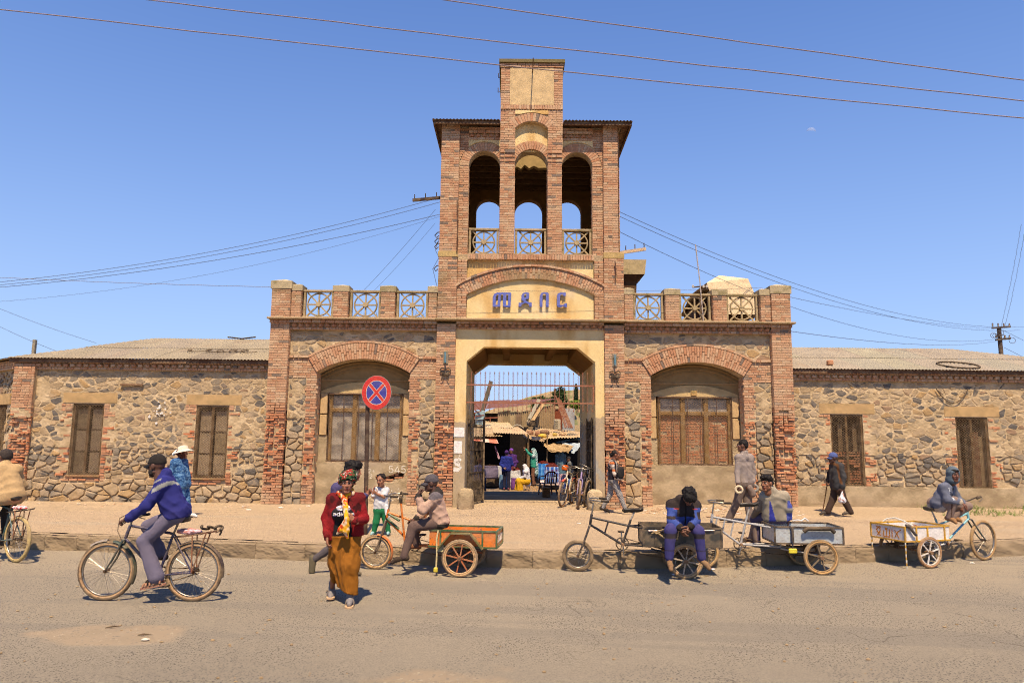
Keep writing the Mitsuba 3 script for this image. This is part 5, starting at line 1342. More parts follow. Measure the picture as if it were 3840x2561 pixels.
# straw and scraps on the yard floor
ms = []
for q in range(420):
 x, y = rng.uniform(-0.2, 2.3), rng.uniform(28.2, 31.5)
 a = rng.uniform(0, math.pi); L_ = rng.uniform(0.03, 0.12)
 ms.append(obox((x, y, YZ + 0.012), (x + L_ * math.cos(a), y + L_ * math.sin(a), YZ + 0.014 + 0.02 * rng.random()), 0.012, 0.006))
part(None, 'straw', join(ms), 'matte', col=(196, 150, 84), kind='stuff', label='loose straw and scraps on the yard floor')

# ------------------------------------------------------------------ hill, trees
hx, hy = np.linspace(-40, 120, 120), np.linspace(110, 300, 60)
def hill_z(x, y):
 crest = np.interp(x, [-60, -12, -2.6, 2.4, 8.3, 14, 30, 60, 120], [-1, 4.5, 8.8, 10.5, 12.0, 12.4, 13.5, 10, 0])
 t = np.clip((y - 112) / 40, 0, 1)
 return -0.4 + (crest + 0.4) * t * t * (3 - 2 * t) * np.where(y > 155, np.clip(1 - (y - 155) / 160, 0, 1), 1) + 0.5 * (nfbm(np.stack([x * 0.15, y * 0.15, 0 * x], -1), 4) - 0.5)
part(None, 'hill', sheet(hx, hy, hill_z), 'hill_earth', True, uv=(0.5, 0.5))
lab('hill', 'dry scrubby hillside', kind='structure')
def leaves(c, rad, n, size, r, up=0.2):
 d = r.normal(0, 1, (n, 3)); d /= np.linalg.norm(d, axis=1, keepdims=True)
 p = c + d * np.array(rad) * (r.random((n, 1)) ** 0.4)
 a = r.normal(0, 1, (n, 3)); a /= np.linalg.norm(a, axis=1, keepdims=True)
 b = np.cross(a, r.normal(0, 1, (n, 3))); b /= np.linalg.norm(b, axis=1, keepdims=True)
 s = size * r.uniform(0.6, 1.4, (n, 1))
 v = np.stack([p - a * s, p + b * s * 0.5, p + a * s, p - b * s * 0.5], 1).reshape(-1, 3)
 k = np.arange(n)[:, None] * 4
 return v, np.vstack([k + [0, 1, 2], k + [0, 2, 3]])
def shrub(name, label, cat, x, y, zb, blobs, size, col, n=500, trunk=0.05, seed=0, group=None):
 r = np.random.default_rng(seed)
 k = thing(name, label, cat, group)
 top = max(b[2] for b in blobs)
 part(k, 'trunk', tube([(x, y, zb - 0.3), (x + 0.03, y, zb + top * 0.5), (x, y, zb + top * 0.8)], [trunk, trunk * 0.7, trunk * 0.3], 6), 'matte', col=(96, 76, 54))
 part(k, 'crown', join([leaves(np.array([x + b[0], y + b[1], zb + b[2]]), b[3], n, size, r) for b in blobs]), 'leaf', col=col, dust=0)
 return k
shrub('cypress_tree', 'narrow dark cypress at the right of the hillside', 'tree', 11.75, 130, 8.0, [(0, 0, 1.2, (0.42, 0.42, 1.2)), (0, 0, 2.5, (0.36, 0.36, 1.3)), (0, 0, 3.4, (0.2, 0.2, 0.6))], 0.14, (44, 60, 34), 900, 0.08, 1)
shrub('bush', 'dark green bush rising behind the rusty rods', 'bush', 4.2, 62, 4.4, [(-0.35, 0, 1.1, (0.4, 0.4, 0.8)), (0.1, 0, 1.4, (0.45, 0.4, 0.7)), (0.2, 0, 0.7, (0.6, 0.5, 0.6))], 0.1, (58, 72, 34), 500, 0.05, 2)
shrub('bush', 'rounded green bush in the middle of the hillside', 'bush', 2.4, 62, 4.6, [(-0.3, 0, 0.5, (0.5, 0.4, 0.45)), (0.25, 0, 0.65, (0.5, 0.4, 0.4))], 0.1, (74, 88, 42), 500, 0.05, 3)
shrub('bush', 'bright yellow green bush below the cypress', 'bush', 5.3, 58, 4.2, [(-0.2, 0, 0.5, (0.5, 0.4, 0.4)), (0.3, 0, 0.55, (0.45, 0.4, 0.45))], 0.09, (118, 138, 52), 500, 0.05, 4)
for q, (x, y, s, c) in enumerate(((-1.6, 122, 0.8, (118, 130, 62)), (0.6, 124, 1.0, (126, 138, 66)), (2.1, 126, 0.9, (112, 124, 58)), (4.4, 138, 0.9, (80, 90, 48)), (7.2, 140, 1.1, (92, 98, 54)), (9.2, 128, 1.0, (108, 112, 60)), (13.5, 132, 1.2, (96, 104, 56)))):
 lbs = ['pale green scrub at the left foot of the hill', 'second pale scrub bush from the left on the hill', 'third pale scrub bush from the left on the hill', 'small dark bush on the hill crest', 'grey green bush on the hill crest behind the rods', 'olive bush half way up the hill at the right', 'olive bush on the hill beyond the cypress']
 shrub('scrub', lbs[q], 'bush', x, y, float(hill_z(np.array([x]), np.array([y]))[0]), [(0, 0, 0.4 * s, (0.9 * s, 0.7, 0.5 * s)), (0.5 * s, 0, 0.6 * s, (0.5 * s, 0.5, 0.4 * s))], 0.16, c, 250, 0.05, 20 + q)

# ------------------------------------------------------------------ wires, poles, roofs behind
def wire(label, p, q, sag, r, name='power_line', n=40, col=(70, 64, 62), wig=0.0):
 p, q = np.array(p, float), np.array(q, float)
 t = np.linspace(0, 1, n)[:, None]
 pts = p * (1 - t) + q * t - np.array([0, 0, 1.0]) * sag * 4 * t * (1 - t)
 if wig:
  pts[:, 2] += wig * (nfbm(np.stack([t[:, 0] * 30, t[:, 0] * 0, t[:, 0] * 0 + p[2]], -1), 2) - 0.5)
 part(None, name, tube(pts, r, 6, False), 'matte', True, col=col, dust=0.05)
 k = name if used[name] == 1 else '%s_%03d' % (name, used[name] - 1)
 lab(k, label, 'power line', 'power lines')
TW = (150, 128, 124)
wire('lowest of the three thick cables crossing the whole sky in front of the tower', (-15.0, 11, 9.61), (12, 11, 6.80), 0.10, 0.0085, col=TW, wig=0.03)
wire('middle thick cable crossing high over the tower', (-14.5, 11, 10.05), (12, 11, 7.04), 0.05, 0.0085, col=TW, wig=0.03)
wire('topmost thick cable leaving the top edge of the picture', (-10.5, 11, 10.46), (12, 11, 7.31), 0.05, 0.0085, col=TW, wig=0.03)
B_ = dict(col=(86, 92, 110))
wire('upper thin line from the tower to the left edge', (-2.15, 21, 9.20), (-24, 21, 6.0), 0.9, 0.007, **B_)
wire('second thin line from the tower to the left edge', (-2.15, 21, 9.05), (-24, 21, 5.95), 0.9, 0.007, **B_)
wire('third thin line from the tower to the left edge', (-2.15, 21, 8.66), (-24, 21, 5.85), 0.75, 0.008, **B_)
wire('faint lowest line from the tower to the left edge', (-2.15, 21, 8.6), (-24, 21, 5.8), 1.15, 0.004, **B_)
wire('pale line from the left edge to the gatehouse parapet', (-24, 20, 6.9), (-6.0, 17.6, 5.62), 0.15, 0.006, col=(140, 130, 124))
PT = np.array([27.6, 40.0, 8.3])
wire('upper thin line from the tower to the far pole', (2.75, 20.8, 8.92), PT + [1.5, 0, 0.2], 1.1, 0.008, **B_)
wire('second thin line from the tower to the far pole', (2.75, 20.8, 8.78), PT + [1.2, 0, 0], 1.1, 0.008, **B_)
wire('third thin line from the tower to the far pole', (2.75, 20.8, 8.32), PT + [0, 0, -0.5], 1.3, 0.008, **B_)
wire('line from the right parapet to the far pole top', (6.6, 18.2, 5.75), PT + [0.2, 0, 0.1], 0.25, 0.006, **B_)
wire('lowest line from the cornice end to the far pole', (6.75, 18.0, 4.74), PT + [-0.2, 0, -0.65], 0.3, 0.008, **B_)
wire('thin line across the tower front to the right parapet', (-1.9, 17.0, 5.46), (6.1, 17.1, 5.62), 0.06, 0.004, col=(120, 104, 96))
wire('steep thin line from the tower wires down to the left roof', (-2.2, 19.5, 8.3), (-4.4, 20.5, 6.1), 0.05, 0.0045, **B_)
wire('second steep thin line down to the left parapet', (-2.2, 19.5, 7.9), (-4.1, 20.5, 6.1), 0.05, 0.0035, **B_)
wire('upper short line at the left edge over the hall roof', (-18, 22, 6.6), (-12.9, 22, 4.72), 0.1, 0.006, **B_)
wire('lower short line at the left edge over the hall roof', (-18, 22, 6.25), (-14.1, 22, 4.45), 0.1, 0.006, **B_)
wire('kinked line rising from the far pole to the upper right', PT + [0.1, 0, 0.1], (29.4, 40, 14.5), 0.2, 0.009, wig=0.25, **B_)
wire('second kinked line rising from the far pole to the upper right', PT + [0.3, 0, 0.1], (29.9, 40, 15.5), 0.35, 0.009, wig=0.25, **B_)
wire('stay line from the far pole to the right edge', PT + [0.2, 0, 0], (30.5, 40, 6.9), 0.0, 0.01, **B_)
wire('lower stay line from the far pole to the right edge', PT + [0.2, 0, -1.0], (30.5, 40, 5.9), 0.0, 0.01, **B_)
k = thing('utility_pole', 'dark utility pole with two crossarms beyond the right hall roof', 'pole')
part(k, 'pole', tube([(27.6, 40, -0.3), (27.6, 40, 8.45)], [0.16, 0.11], 10), 'matte', True, col=(74, 60, 58))
for z, a, b in ((8.42, -0.5, 0.55), (7.75, -0.35, 0.5)):
 part(k, 'crossarm', obox((27.6 + a, 39.85, z - 0.04), (27.6 + b, 39.85, z + 0.05), 0.09, 0.1), 'matte', col=(66, 58, 58))
 for x in np.linspace(a + 0.05, b - 0.05, 4):
  part(k, 'insulator', lathe([(0, 0.20), (0.035, 0.18), (0.05, 0.1), (0.03, 0.08), (0.05, 0.04), (0.02, 0), (0, 0)], (27.6 + x, 39.85, z + 0.05), 8), 'gloss', col=(90, 74, 70))
for q in range(5):
 part(k, 'loop', ring((27.6 + rng.uniform(-0.5, 0.6), 39.8, 8.0 + rng.uniform(-0.4, 0.3)), (0.2, 1, 0), rng.uniform(0.1, 0.22), 0.014, 16, 5), 'matte', col=(60, 54, 56))
k = thing('rail_post', 'short grey post rising behind the far left roof', 'post')
part(k, 'post', obox((-20.2, 30, 3.0), (-20.2, 30, 5.86), 0.12, 0.12, (0, 1, 0)), 'matte', col=(150, 140, 120))
def arm(label, p, q, n, col):
 k = thing('wire_bracket', label, 'bracket')
 part(k, 'arm', obox(p, q, 0.06, 0.08), 'matte', col=col)
 for t in np.linspace(0.05, 0.95, n):
  x = np.array(p) * (1 - t) + np.array(q) * t
  part(k, 'pin', tube([x + [0, 0, 0.03], x + [0, 0, 0.17]], 0.014, 6), 'matte', col=(48, 44, 46))
arm('dark bracket arm with four pins standing out from the left of the tower', (-1.8, 19.3, 8.60), (-2.85, 19.5, 8.56), 4, (52, 42, 40))
arm('pale bracket arm with four pins standing out from the right of the tower', (2.7, 18.4, 6.78), (3.53, 18.5, 6.94), 4, (206, 176, 146))
k = thing('wire_hooks', 'cluster of dark wire hooks on the left flank of the tower', 'hooks')
for z in (7.18, 7.02, 6.88, 6.30):
 part(k, 'hook', tube([(-1.84, 17.9, z), (-1.95, 17.9, z - 0.02), (-2.02, 17.9, z - 0.1), (-1.97, 17.9, z - 0.16), (-1.92, 17.9, z - 0.10)], 0.014, 6), 'matte', True, col=(54, 50, 54))
part(k, 'loose_wire', tube([(-1.9, 17.9, 7.0), (-2.0, 17.9, 6.7), (-1.9, 17.9, 6.5), (-2.05, 17.9, 6.2), (-1.92, 17.9, 5.7), (-2.0, 17.9, 5.6)], 0.006, 5), 'matte', True, col=(60, 56, 60))
for x, z0, z1, lb in ((-1.385, 6.45, 7.75, 'long rusty iron rod on the left tower pier'), (2.52, 5.74, 6.24, 'short rusty iron rod on the right tower pier')):
 k = thing('iron_rod', lb, 'rod')
 part(k, 'rod', tube([(x - 0.01, 17.12, z1), (x + 0.012, 17.14, (z0 + z1) / 2), (x, 17.16, z0)], 0.016, 6), 'matte', True, col=(84, 50, 38))
k = thing('turret_hooks', 'bent iron hooks on the left edge of the turret', 'hooks')
for z in (11.12, 10.72):
 part(k, 'hook', tube([(-0.35, 17.3, z), (-0.42, 17.3, z - 0.02), (-0.42, 17.3, z + 0.1)], 0.012, 6), 'matte', True, col=(60, 50, 46))
k = thing('mast', 'thin grey metal mast tied to the right parapet', 'mast')
part(k, 'pole', tube([(4.695, 17.30, 4.79), (4.63, 17.3, 5.8), (4.545, 17.3, 6.74)], 0.014, 8), 'gloss', True, col=(190, 176, 168))
part(k, 'crossarm', obox((4.45, 17.32, 5.66), (4.82, 17.32, 5.70), 0.03, 0.03), 'matte', col=(60, 48, 44))
for x in (4.46, 4.72, 4.8):
 part(k, 'insulator', lathe([(0, 0.06), (0.025, 0.05), (0.03, 0), (0, -0.03)], (x, 17.31, 5.66), 8), 'gloss', col=(206, 200, 192))
part(k, 'tie_wire', tube([(4.7, 17.28, 5.3), (4.62, 17.27, 5.1), (4.72, 17.26, 5.0), (4.6, 17.28, 4.95)], 0.006, 5), 'matte', True, col=(90, 90, 96))
# flared concrete tower and a hipped roof light behind the right parapet
k = thing('water_tower', 'flared concrete canopy on a dark shaft behind the tower right side', 'building')
c4 = np.array([3.6, 24.6])
V = []
for z, hw, hd in ((5.0, 0.55, 0.5), (7.3, 0.66, 0.6), (7.5, 0.9, 0.8), (8.0, 0.95, 0.85)):
 V += [(c4[0] - hw, c4[1] - hd, z), (c4[0] + hw, c4[1] - hd, z), (c4[0] + hw, c4[1] + hd, z), (c4[0] - hw, c4[1] + hd, z)]
Fq = [[i * 4 + j, i * 4 + (j + 1) % 4, i * 4 + 4 + (j + 1) % 4, i * 4 + 4 + j] for i in range(2, 3) for j in range(4)] + [[12, 13, 14, 15]]
part(k, 'canopy', (np.array(V), np.array(Fq)), 'concrete', col=(190, 168, 130), dust=0.2)
Fs = [[i * 4 + j, i * 4 + (j + 1) % 4, i * 4 + 4 + (j + 1) % 4, i * 4 + 4 + j] for i in range(0, 2) for j in range(4)]
part(k, 'shaft', (np.array(V), np.array(Fs)), 'concrete', col=(86, 62, 46), dust=0.05)
k = thing('roof_light', 'hipped concrete roof on dark posts behind the right parapet', 'building')
part(k, 'roof', (np.array([(6.62, 26, 7.27), (7.1, 25.6, 7.63), (7.80, 26.4, 8.10), (8.62, 25.6, 7.80), (9.0, 25.2, 6.4), (7.35, 25.2, 6.4), (8.9, 29, 6.5), (6.8, 28.5, 6.9)]), np.array([[1, 5, 4], [1, 4, 3], [1, 3, 2], [2, 3, 6], [3, 4, 6], [0, 1, 2], [0, 2, 7], [2, 6, 7]])), 'concrete', col=(214, 190, 152), dust=0.0)
part(k, 'wall', box(6.95, 8.6, 26.6, 28.5, 4.5, 7.1), 'concrete', col=(84, 62, 48), dust=0.05)
for x in (6.95, 7.35):
 part(k, 'post', obox((x, 25.9, 4.5), (x, 25.9, 7.2), 0.12, 0.12, (0, 1, 0)), 'matte', col=(70, 48, 36))
# weeds along the parapet
ms = []
for q in range(60):
 x = rng.choice([rng.uniform(-5.1, -2.1), rng.uniform(3.0, 6.0)]); y = 17.6 + rng.uniform(0, 0.6)
 for _ in range(3):
  ms.append(tube([(x, y, 4.7), (x + rng.normal(0, 0.04), y, 4.85 + 0.1 * rng.random()), (x + rng.normal(0, 0.09), y + rng.normal(0, 0.05), 4.9 + 0.25 * rng.random())], [0.004, 0.003, 0.001], 4))
part(None, 'dry_weeds', join(ms), 'matte', col=(130, 104, 62), kind='stuff', label='dry weeds growing behind the parapet')
# the moon by day
mo = trimesh.creation.icosphere(4, 27.0)
mo = trimesh.intersections.slice_mesh_plane(mo, [0.15, -0.15, 1.0], [0, 0, 0])  # unlit half cut away, so the phase is put into the shape
mo = trimesh.intersections.slice_mesh_plane(mo, [-0.37, -0.85, -0.38], [0, 0, 0])
mo.apply_translation([1748, 4000, 1808])
scene['moon_haze_blend'] = {'type': 'blendbsdf', 'weight': 0.28, 'clear': {'type': 'null'}, 'lit': {'type': 'twosided', 'bsdf': {'type': 'diffuse', 'reflectance': {'type': 'rgb', 'value': [0.40, 0.42, 0.46]}}}}  # partly clear, so daylight haze before the moon is put into the material
part(None, 'moon', mo, 'moon_haze_blend', True, uv=(0.5, 0.5))
lab('moon', 'pale half moon high in the blue sky at the right', 'moon')

# ------------------------------------------------------------------ bicycles and cargo tricycles
class Loc:
 """Local axes: x forward, y to the left, z up, turned by the heading and leaned."""
 def __init__(self, x, y, z, ang, lean=0.0):
  c, s = math.cos(ang), math.sin(ang)
  R = np.array([[c, -s, 0], [s, c, 0], [0, 0, 1.0]])
  cl, sl = math.cos(lean), math.sin(lean)
  self.R, self.o = R @ np.array([[1, 0, 0], [0, cl, sl], [0, -sl, cl]]), np.array([x, y, z], float)
 def pt(self, p):
  return self.o + self.R @ np.asarray(p, float)
 def __call__(self, m):
  m = trim(m)
  return trimesh.Trimesh(m.vertices @ self.R.T + self.o, m.faces, process=False)

STEEL, RUST, RUBBER, GUM = (168, 164, 158), (122, 84, 60), (58, 50, 44), (168, 130, 92)
def wheel(key, L, c, R, style='bike', tyre=(84, 70, 56), wall=GUM, rim=STEEL, spoke=STEEL, tw=0.024, nspoke=32, steer=0.0, tyre_rough=True, name='wheel'):
 """A wheel in the local xz plane: tyre with tread, rim, spokes, hub."""
 if steer:
  cs, ss = math.cos(steer), math.sin(steer)
  Rl = np.array([[cs, -ss, 0], [ss, cs, 0], [0, 0, 1.0]])
  c0 = np.array(c)
  W = lambda m: L(trimesh.Trimesh((trim(m).vertices - c0) @ Rl.T + c0, trim(m).faces, process=False))
 else:
  W = L
 v, f = ring(c, (0, 1, 0), R - tw, (tw, tw * 0.95), 56, 10)
 if tyre_rough:
  a = np.arange(56).repeat(10); k = np.tile(np.arange(10), 56)
  d = v - np.array(c); rad = d * [1, 0, 1]; rad /= np.linalg.norm(rad, axis=1, keepdims=True)
  out = ((k <= 2) | (k >= 8))
  v = v + rad * (np.where(out & (((a + k) % 2) == 0), 0.004, 0)[:, None])
 wk = part(key, name, W((v, f)), 'matte', 35, col=tyre, dust=0.5)
 for s in (-1, 1):
  part(wk, 'sidewall', W(ring((c[0], c[1] + s * tw * 0.62, c[2]), (0, 1, 0), R - tw * 1.35, (tw * 0.58, tw * 0.42), 48, 6)), 'matte', True, col=wall, dust=0.4)
 rr = R - 2 * tw - 0.008
 part(wk, 'rim', W(ring(c, (0, 1, 0), rr, (0.011, 0.014), 48, 8)), 'metal' if rim == STEEL else 'matte', True, col=rim, dust=0.3)
 if style == 'bike':
  ms = []
  for q in range(nspoke):
   a = 2 * math.pi * q / nspoke; b = a + (0.45 if (q // 2) % 2 else -0.45)
   s = 0.03 * (1 if q % 2 else -1)
   ms.append(tube([(c[0] + 0.022 * math.cos(b), c[1] + s, c[2] + 0.022 * math.sin(b)), (c[0] + rr * math.cos(a), c[1], c[2] + rr * math.sin(a))], 0.0016, 4, False))
  part(wk, 'spokes', W(join(ms)), 'metal', col=spoke, dust=0.3, kind='stuff')
  part(wk, 'hub', W(tube([(c[0], c[1] - 0.055, c[2]), (c[0], c[1] - 0.035, c[2]), (c[0], c[1] - 0.034, c[2]), (c[0], c[1] + 0.034, c[2]), (c[0], c[1] + 0.035, c[2]), (c[0], c[1] + 0.055, c[2])], [0.009, 0.009, 0.022, 0.022, 0.009, 0.009], 10)), 'metal', col=RUST, dust=0.3)
 else:
  for q in range(nspoke):
   a = 2 * math.pi * (q + 0.25) / nspoke
   part(wk, 'spoke', W(obox((c[0] + 0.02 * math.cos(a), c[1], c[2] + 0.02 * math.sin(a)), (c[0] + rr * math.cos(a), c[1], c[2] + rr * math.sin(a)), 0.017, 0.015, (0, 1, 0))), 'matte', col=spoke, dust=0.3)
  part(wk, 'hub', W(tube([(c[0], c[1] - 0.05, c[2]), (c[0], c[1] + 0.05, c[2])], 0.028, 12)), 'matte', 40, col=RUST, dust=0.3)
 return wk

def saddle(key, L, x, z, col=(34, 32, 34)):
 prof = []
 for t in np.linspace(0, 1, 14):
  xx = x - 0.13 + 0.28 * t
  w = np.interp(t, [0, 0.12, 0.35, 0.6, 1.0], [0.045, 0.085, 0.07, 0.03, 0.018])
  zz = z + np.interp(t, [0, 0.3, 0.7, 1], [0.02, 0.0, 0.0, -0.008])
  prof.append([(xx, w * math.cos(a), zz + (0.018 if math.sin(a) > 0 else 0.045) * math.sin(a)) for a in np.linspace(0, 2 * math.pi, 13)[:-1]])
 v = np.array(prof).reshape(-1, 3)
 n = 12
 f = [[i * n + j, i * n + (j + 1) % n, (i + 1) * n + (j + 1) % n, (i + 1) * n + j] for i in range(13) for j in range(n)]
 tri = [[q[0], q[1], q[2]] for q in f] + [[q[0], q[2], q[3]] for q in f] + [[0, j + 1, j] for j in range(1, n - 1)] + [[13 * n, 13 * n + j, 13 * n + j + 1] for j in range(1, n - 1)]
 return part(key, 'saddle', L((v, np.array(tri))), 'gloss', True, col=col, dust=0.12)

def cranks(key, L, bb, ang, R=0.09, col=STEEL, ylat=0.05):
 ck = part(key, 'chainring', L(ring((bb[0], bb[1] - ylat, bb[2]), (0, 1, 0), R, (0.008, 0.004), 28, 6)), 'metal', True, col=(110, 100, 90), dust=0.4)
 for q in range(5):
  a = q * 2 * math.pi / 5
  part(ck, 'spider', L(obox((bb[0], bb[1] - ylat, bb[2]), (bb[0] + R * math.cos(a), bb[1] - ylat, bb[2] + R * math.sin(a)), 0.012, 0.006, (0, 1, 0))), 'metal', col=(110, 100, 90), dust=0.4)
 for s in (-1, 1):
  e = (bb[0] + s * 0.165 * math.cos(ang), bb[1] - s * (ylat + 0.03), bb[2] + s * 0.165 * math.sin(ang))
  cr = part(key, 'crank', L(tube([(bb[0], bb[1] - s * (ylat + 0.015), bb[2]), e], [0.012, 0.009], 7)), 'metal', True, col=col, dust=0.3)
  part(cr, 'pedal', L(cbox(e[0] - 0.045, e[0] + 0.045, min(e[1], e[1] - s * 0.09), max(e[1], e[1] - s * 0.09), e[2] - 0.012, e[2] + 0.012, 0.005)), 'matte', col=(52, 46, 42))
 part(key, 'axle', L(tube([(bb[0], bb[1] - ylat - 0.03, bb[2]), (bb[0], bb[1] + ylat + 0.03, bb[2])], 0.02, 10)), 'matte', col=RUST)

def chain(key, L, a, ra, b, rb, y):
 for s in (1, -1):
  part(key, 'chain', L(tube([(a[0], y, a[2] + s * ra), ((a[0] + b[0]) / 2, y, (a[2] + b[2]) / 2 + s * (ra + rb) / 2 - 0.015), (b[0], y, b[2] + s * rb)], 0.006, 4)), 'matte', col=(70, 54, 42), dust=0.3)

def mudguard(key, L, c, R, a0, a1, w, col, name='mudguard', steer=0.0):
 t = np.linspace(a0, a1, 26); s = np.linspace(-1, 1, 7)
 P = np.array([[(c[0] + (R - 0.018 * k * k) * math.cos(q), c[1] + w * k, c[2] + (R - 0.018 * k * k) * math.sin(q)) for k in s] for q in t])
 if steer:
  cs, ss = math.cos(steer), math.sin(steer); d = P - np.array(c)
  P = np.stack([d[..., 0] * cs - d[..., 1] * ss, d[..., 0] * ss + d[..., 1] * cs, d[..., 2]], -1) + np.array(c)
 f = sheet(np.arange(26), np.arange(7), lambda x, y: 0 * x)[1]
 part(key, name, L((P.reshape(-1, 3), f)), 'gloss', True, col=col, dust=0.35)

def handlebar(key, L, st, half=0.27, back=0.13, rise=0.06, col=STEEL, steer=0.0, grip=(30, 30, 32), levers=True, flat=False):
 """Stem top st; the bar sweeps back to the grips."""
 def S(p):
  p = np.asarray(p, float) - st
  cs, ss = math.cos(steer), math.sin(steer)
  return np.array([p[0] * cs - p[1] * ss, p[0] * ss + p[1] * cs, p[2]]) + st
 st = np.asarray(st, float)
 hb = None
 for s in (-1, 1):
  if flat:
   pts = [(0.0, 0, 0), (0.0, s * 0.08, 0.0), (-0.02, s * half * 0.6, 0.02), (-0.05, s * half, 0.02)]
  else:
   pts = [(0.02, 0, 0), (0.06, s * 0.06, rise * 0.3), (0.05, s * half * 0.7, rise), (-0.02, s * half, rise), (-back, s * half * 1.02, rise * 0.8)]
  pts = [S(st + np.array(p)) for p in pts]
  k = part(key, 'handlebar', L(tube(pts, 0.011, 8)), 'metal', True, col=col, dust=0.2)
  d = pts[-1] - pts[-2]; d /= np.linalg.norm(d)
  part(k, 'grip', L(tube([pts[-1] - d * 0.11, pts[-1] + d * 0.01], 0.0165, 8)), 'matte', True, col=grip, dust=0.15)
  if levers:
   part(k, 'brake_lever', L(tube([pts[-1] - d * 0.12, pts[-1] - d * 0.11 + np.array([0.03, 0, -0.03]), pts[-1] - d * 0.01 + np.array([0.035, 0, -0.055])], 0.006, 6)), 'metal', True, col=(130, 126, 122))
 return hb

def frame_tubes(key, L, tubes, col, mat='gloss', dust=0.25, name='frame_tube'):
 for a, b, r in tubes:
  part(key, name, L(tube([a, b], r, 8)), mat, True, col=col, dust=dust)

def fork(key, L, head, axle, col, w=0.045, name='fork', steer=0.0):
 h, a = np.array(head), np.array(axle)
 m = h * 0.35 + a * 0.65
 for s in (-1, 1):
  o = np.array([0, s * w, 0])
  if steer:
   o = np.array([-s * w * math.sin(steer), s * w * math.cos(steer), 0])
  part(key, name, L(tube([h, h + o * 0.9 + (a - h) * 0.06, m + o + [-0.012, 0, 0], a + o], [0.014, 0.014, 0.012, 0.008], 8)), 'gloss', True, col=col, dust=0.3)

def bicycle(label, x, y, z, ang, lean=0, R=0.33, wb=1.03, frame=(38, 62, 120), forkc=(50, 64, 60), guard_f=None, guard_r=None, rack=True, steer=0.0, bar='flat', tyre=(96, 78, 62), wall=GUM, crank=0.6, rackcol=(96, 62, 48), group=None):
 k = thing('bicycle', label, 'bicycle', group)
 L = Loc(x, y, z, ang, lean)
 rear, front_ = (0, 0, R), (wb, 0, R)
 bb, st, sd = (0.41, 0, 0.29), (0.27, 0, 0.76), (0.22, 0, 0.93)
 h0, h1 = (wb - 0.19, 0, 0.70), (wb - 0.235, 0, 0.85)
 wheel(k, L, rear, R, tyre=tyre, wall=wall)
 wheel(k, L, front_, R, tyre=tyre, wall=wall, steer=steer)
 frame_tubes(k, L, [(bb, st, 0.016), (st, h1, 0.016), (bb, h0, 0.018), (h0, h1, 0.019)], frame)
 for s in (-1, 1):
  frame_tubes(k, L, [((bb[0], s * 0.03, bb[2]), (0, s * 0.06, R), 0.010), ((st[0], s * 0.02, st[2]), (0, s * 0.06, R), 0.009)], frame, name='stay')
 frame_tubes(k, L, [(st, (sd[0], 0, sd[2] - 0.04), 0.013)], STEEL, 'metal', name='seat_post')
 saddle(k, L, sd[0], sd[2])
 hd = np.array(h1) + (np.array(h1) - np.array(h0)) * 0.55
 frame_tubes(k, L, [(h1, tuple(hd), 0.012)], STEEL, 'metal', name='stem')
 handlebar(k, L, hd, flat=(bar == 'flat'), steer=steer)
 fork(k, L, h0, front_, forkc, steer=steer)
 cranks(k, L, bb, crank)
 chain(k, L, bb, 0.09, rear, 0.035, -0.05)
 part(k, 'sprocket', L(tube([(0, -0.054, R), (0, -0.045, R)], 0.045, 14)), 'metal', col=(110, 84, 60), dust=0.4)
 if guard_f:
  mudguard(k, L, front_, R + 0.02, math.radians(-25 if guard_f[1] else 60), math.radians(120), 0.032, guard_f[0], steer=steer) if not guard_f[1] else mudguard(k, L, front_, R + 0.02, math.radians(100), math.radians(205), 0.032, guard_f[0], steer=steer)
  if guard_f[1]:
   mudguard(k, L, front_, R + 0.025, math.radians(55), math.radians(88), 0.03, (150, 146, 136), steer=steer)
 if guard_r:
  mudguard(k, L, rear, R + 0.02, math.radians(50), math.radians(190), 0.034, guard_r)
 if rack:
  rk = part(k, 'rack', L(tube([(0.27, 0.05, 0.72), (0.10, 0.06, 0.74), (-0.26, 0.06, 0.80)], 0.007, 6)), 'matte', col=rackcol)
  part(rk, 'rail', L(tube([(0.27, -0.05, 0.72), (0.10, -0.06, 0.74), (-0.26, -0.06, 0.80)], 0.007, 6)), 'matte', col=rackcol)
  for q in range(6):
   xx = 0.2 - 0.45 * q / 5
   part(rk, 'crossbar', L(tube([(xx, -0.065, 0.725 + 0.012 * q), (xx, 0.065, 0.725 + 0.012 * q)], 0.005, 5)), 'matte', col=rackcol)
  for s in (-1, 1):
   part(rk, 'strut', L(tube([(0.0, s * 0.07, R), (0.02, s * 0.065, 0.76)], 0.008, 6)), 'matte', col=(140, 88, 64))
   part(rk, 'strut', L(tube([(0.0, s * 0.07, R), (-0.14, s * 0.065, 0.78)], 0.008, 6)), 'matte', col=(120, 78, 58))
 return k, L

# the cyclist's mountain bike, at the left
BK1, LB1 = bicycle('dark blue bicycle with gumwall tyres ridden by the man in the blue work jacket', -3.68, 8.62, 0.0, math.pi, R=0.333, wb=1.02, guard_f=((44, 70, 62), True), guard_r=(58, 46, 40), tyre=(98, 80, 64), wall=(178, 142, 106), frame=(30, 42, 84))
part(BK1, 'brake_cable', LB1(tube([(0.86, -0.2, 1.0), (0.98, -0.12, 0.92), (0.95, -0.04, 0.78), (0.86, 0, 0.66)], 0.005, 5)), 'matte', True, col=(60, 54, 50))
k = thing('bundle', 'pink and white folded cloth strapped on the rack of the blue bicycle', 'bundle')
m = trimesh.creation.icosphere(3, 1.0); v = m.vertices * [0.15, 0.075, 0.035]; v += (nfbm(v * 30, 3)[:, None] - 0.5) * 0.04
C = np.where((nfbm(v * 25 + 3, 3) > 0.5)[:, None], srgb((226, 190, 196)), srgb((186, 128, 116)))
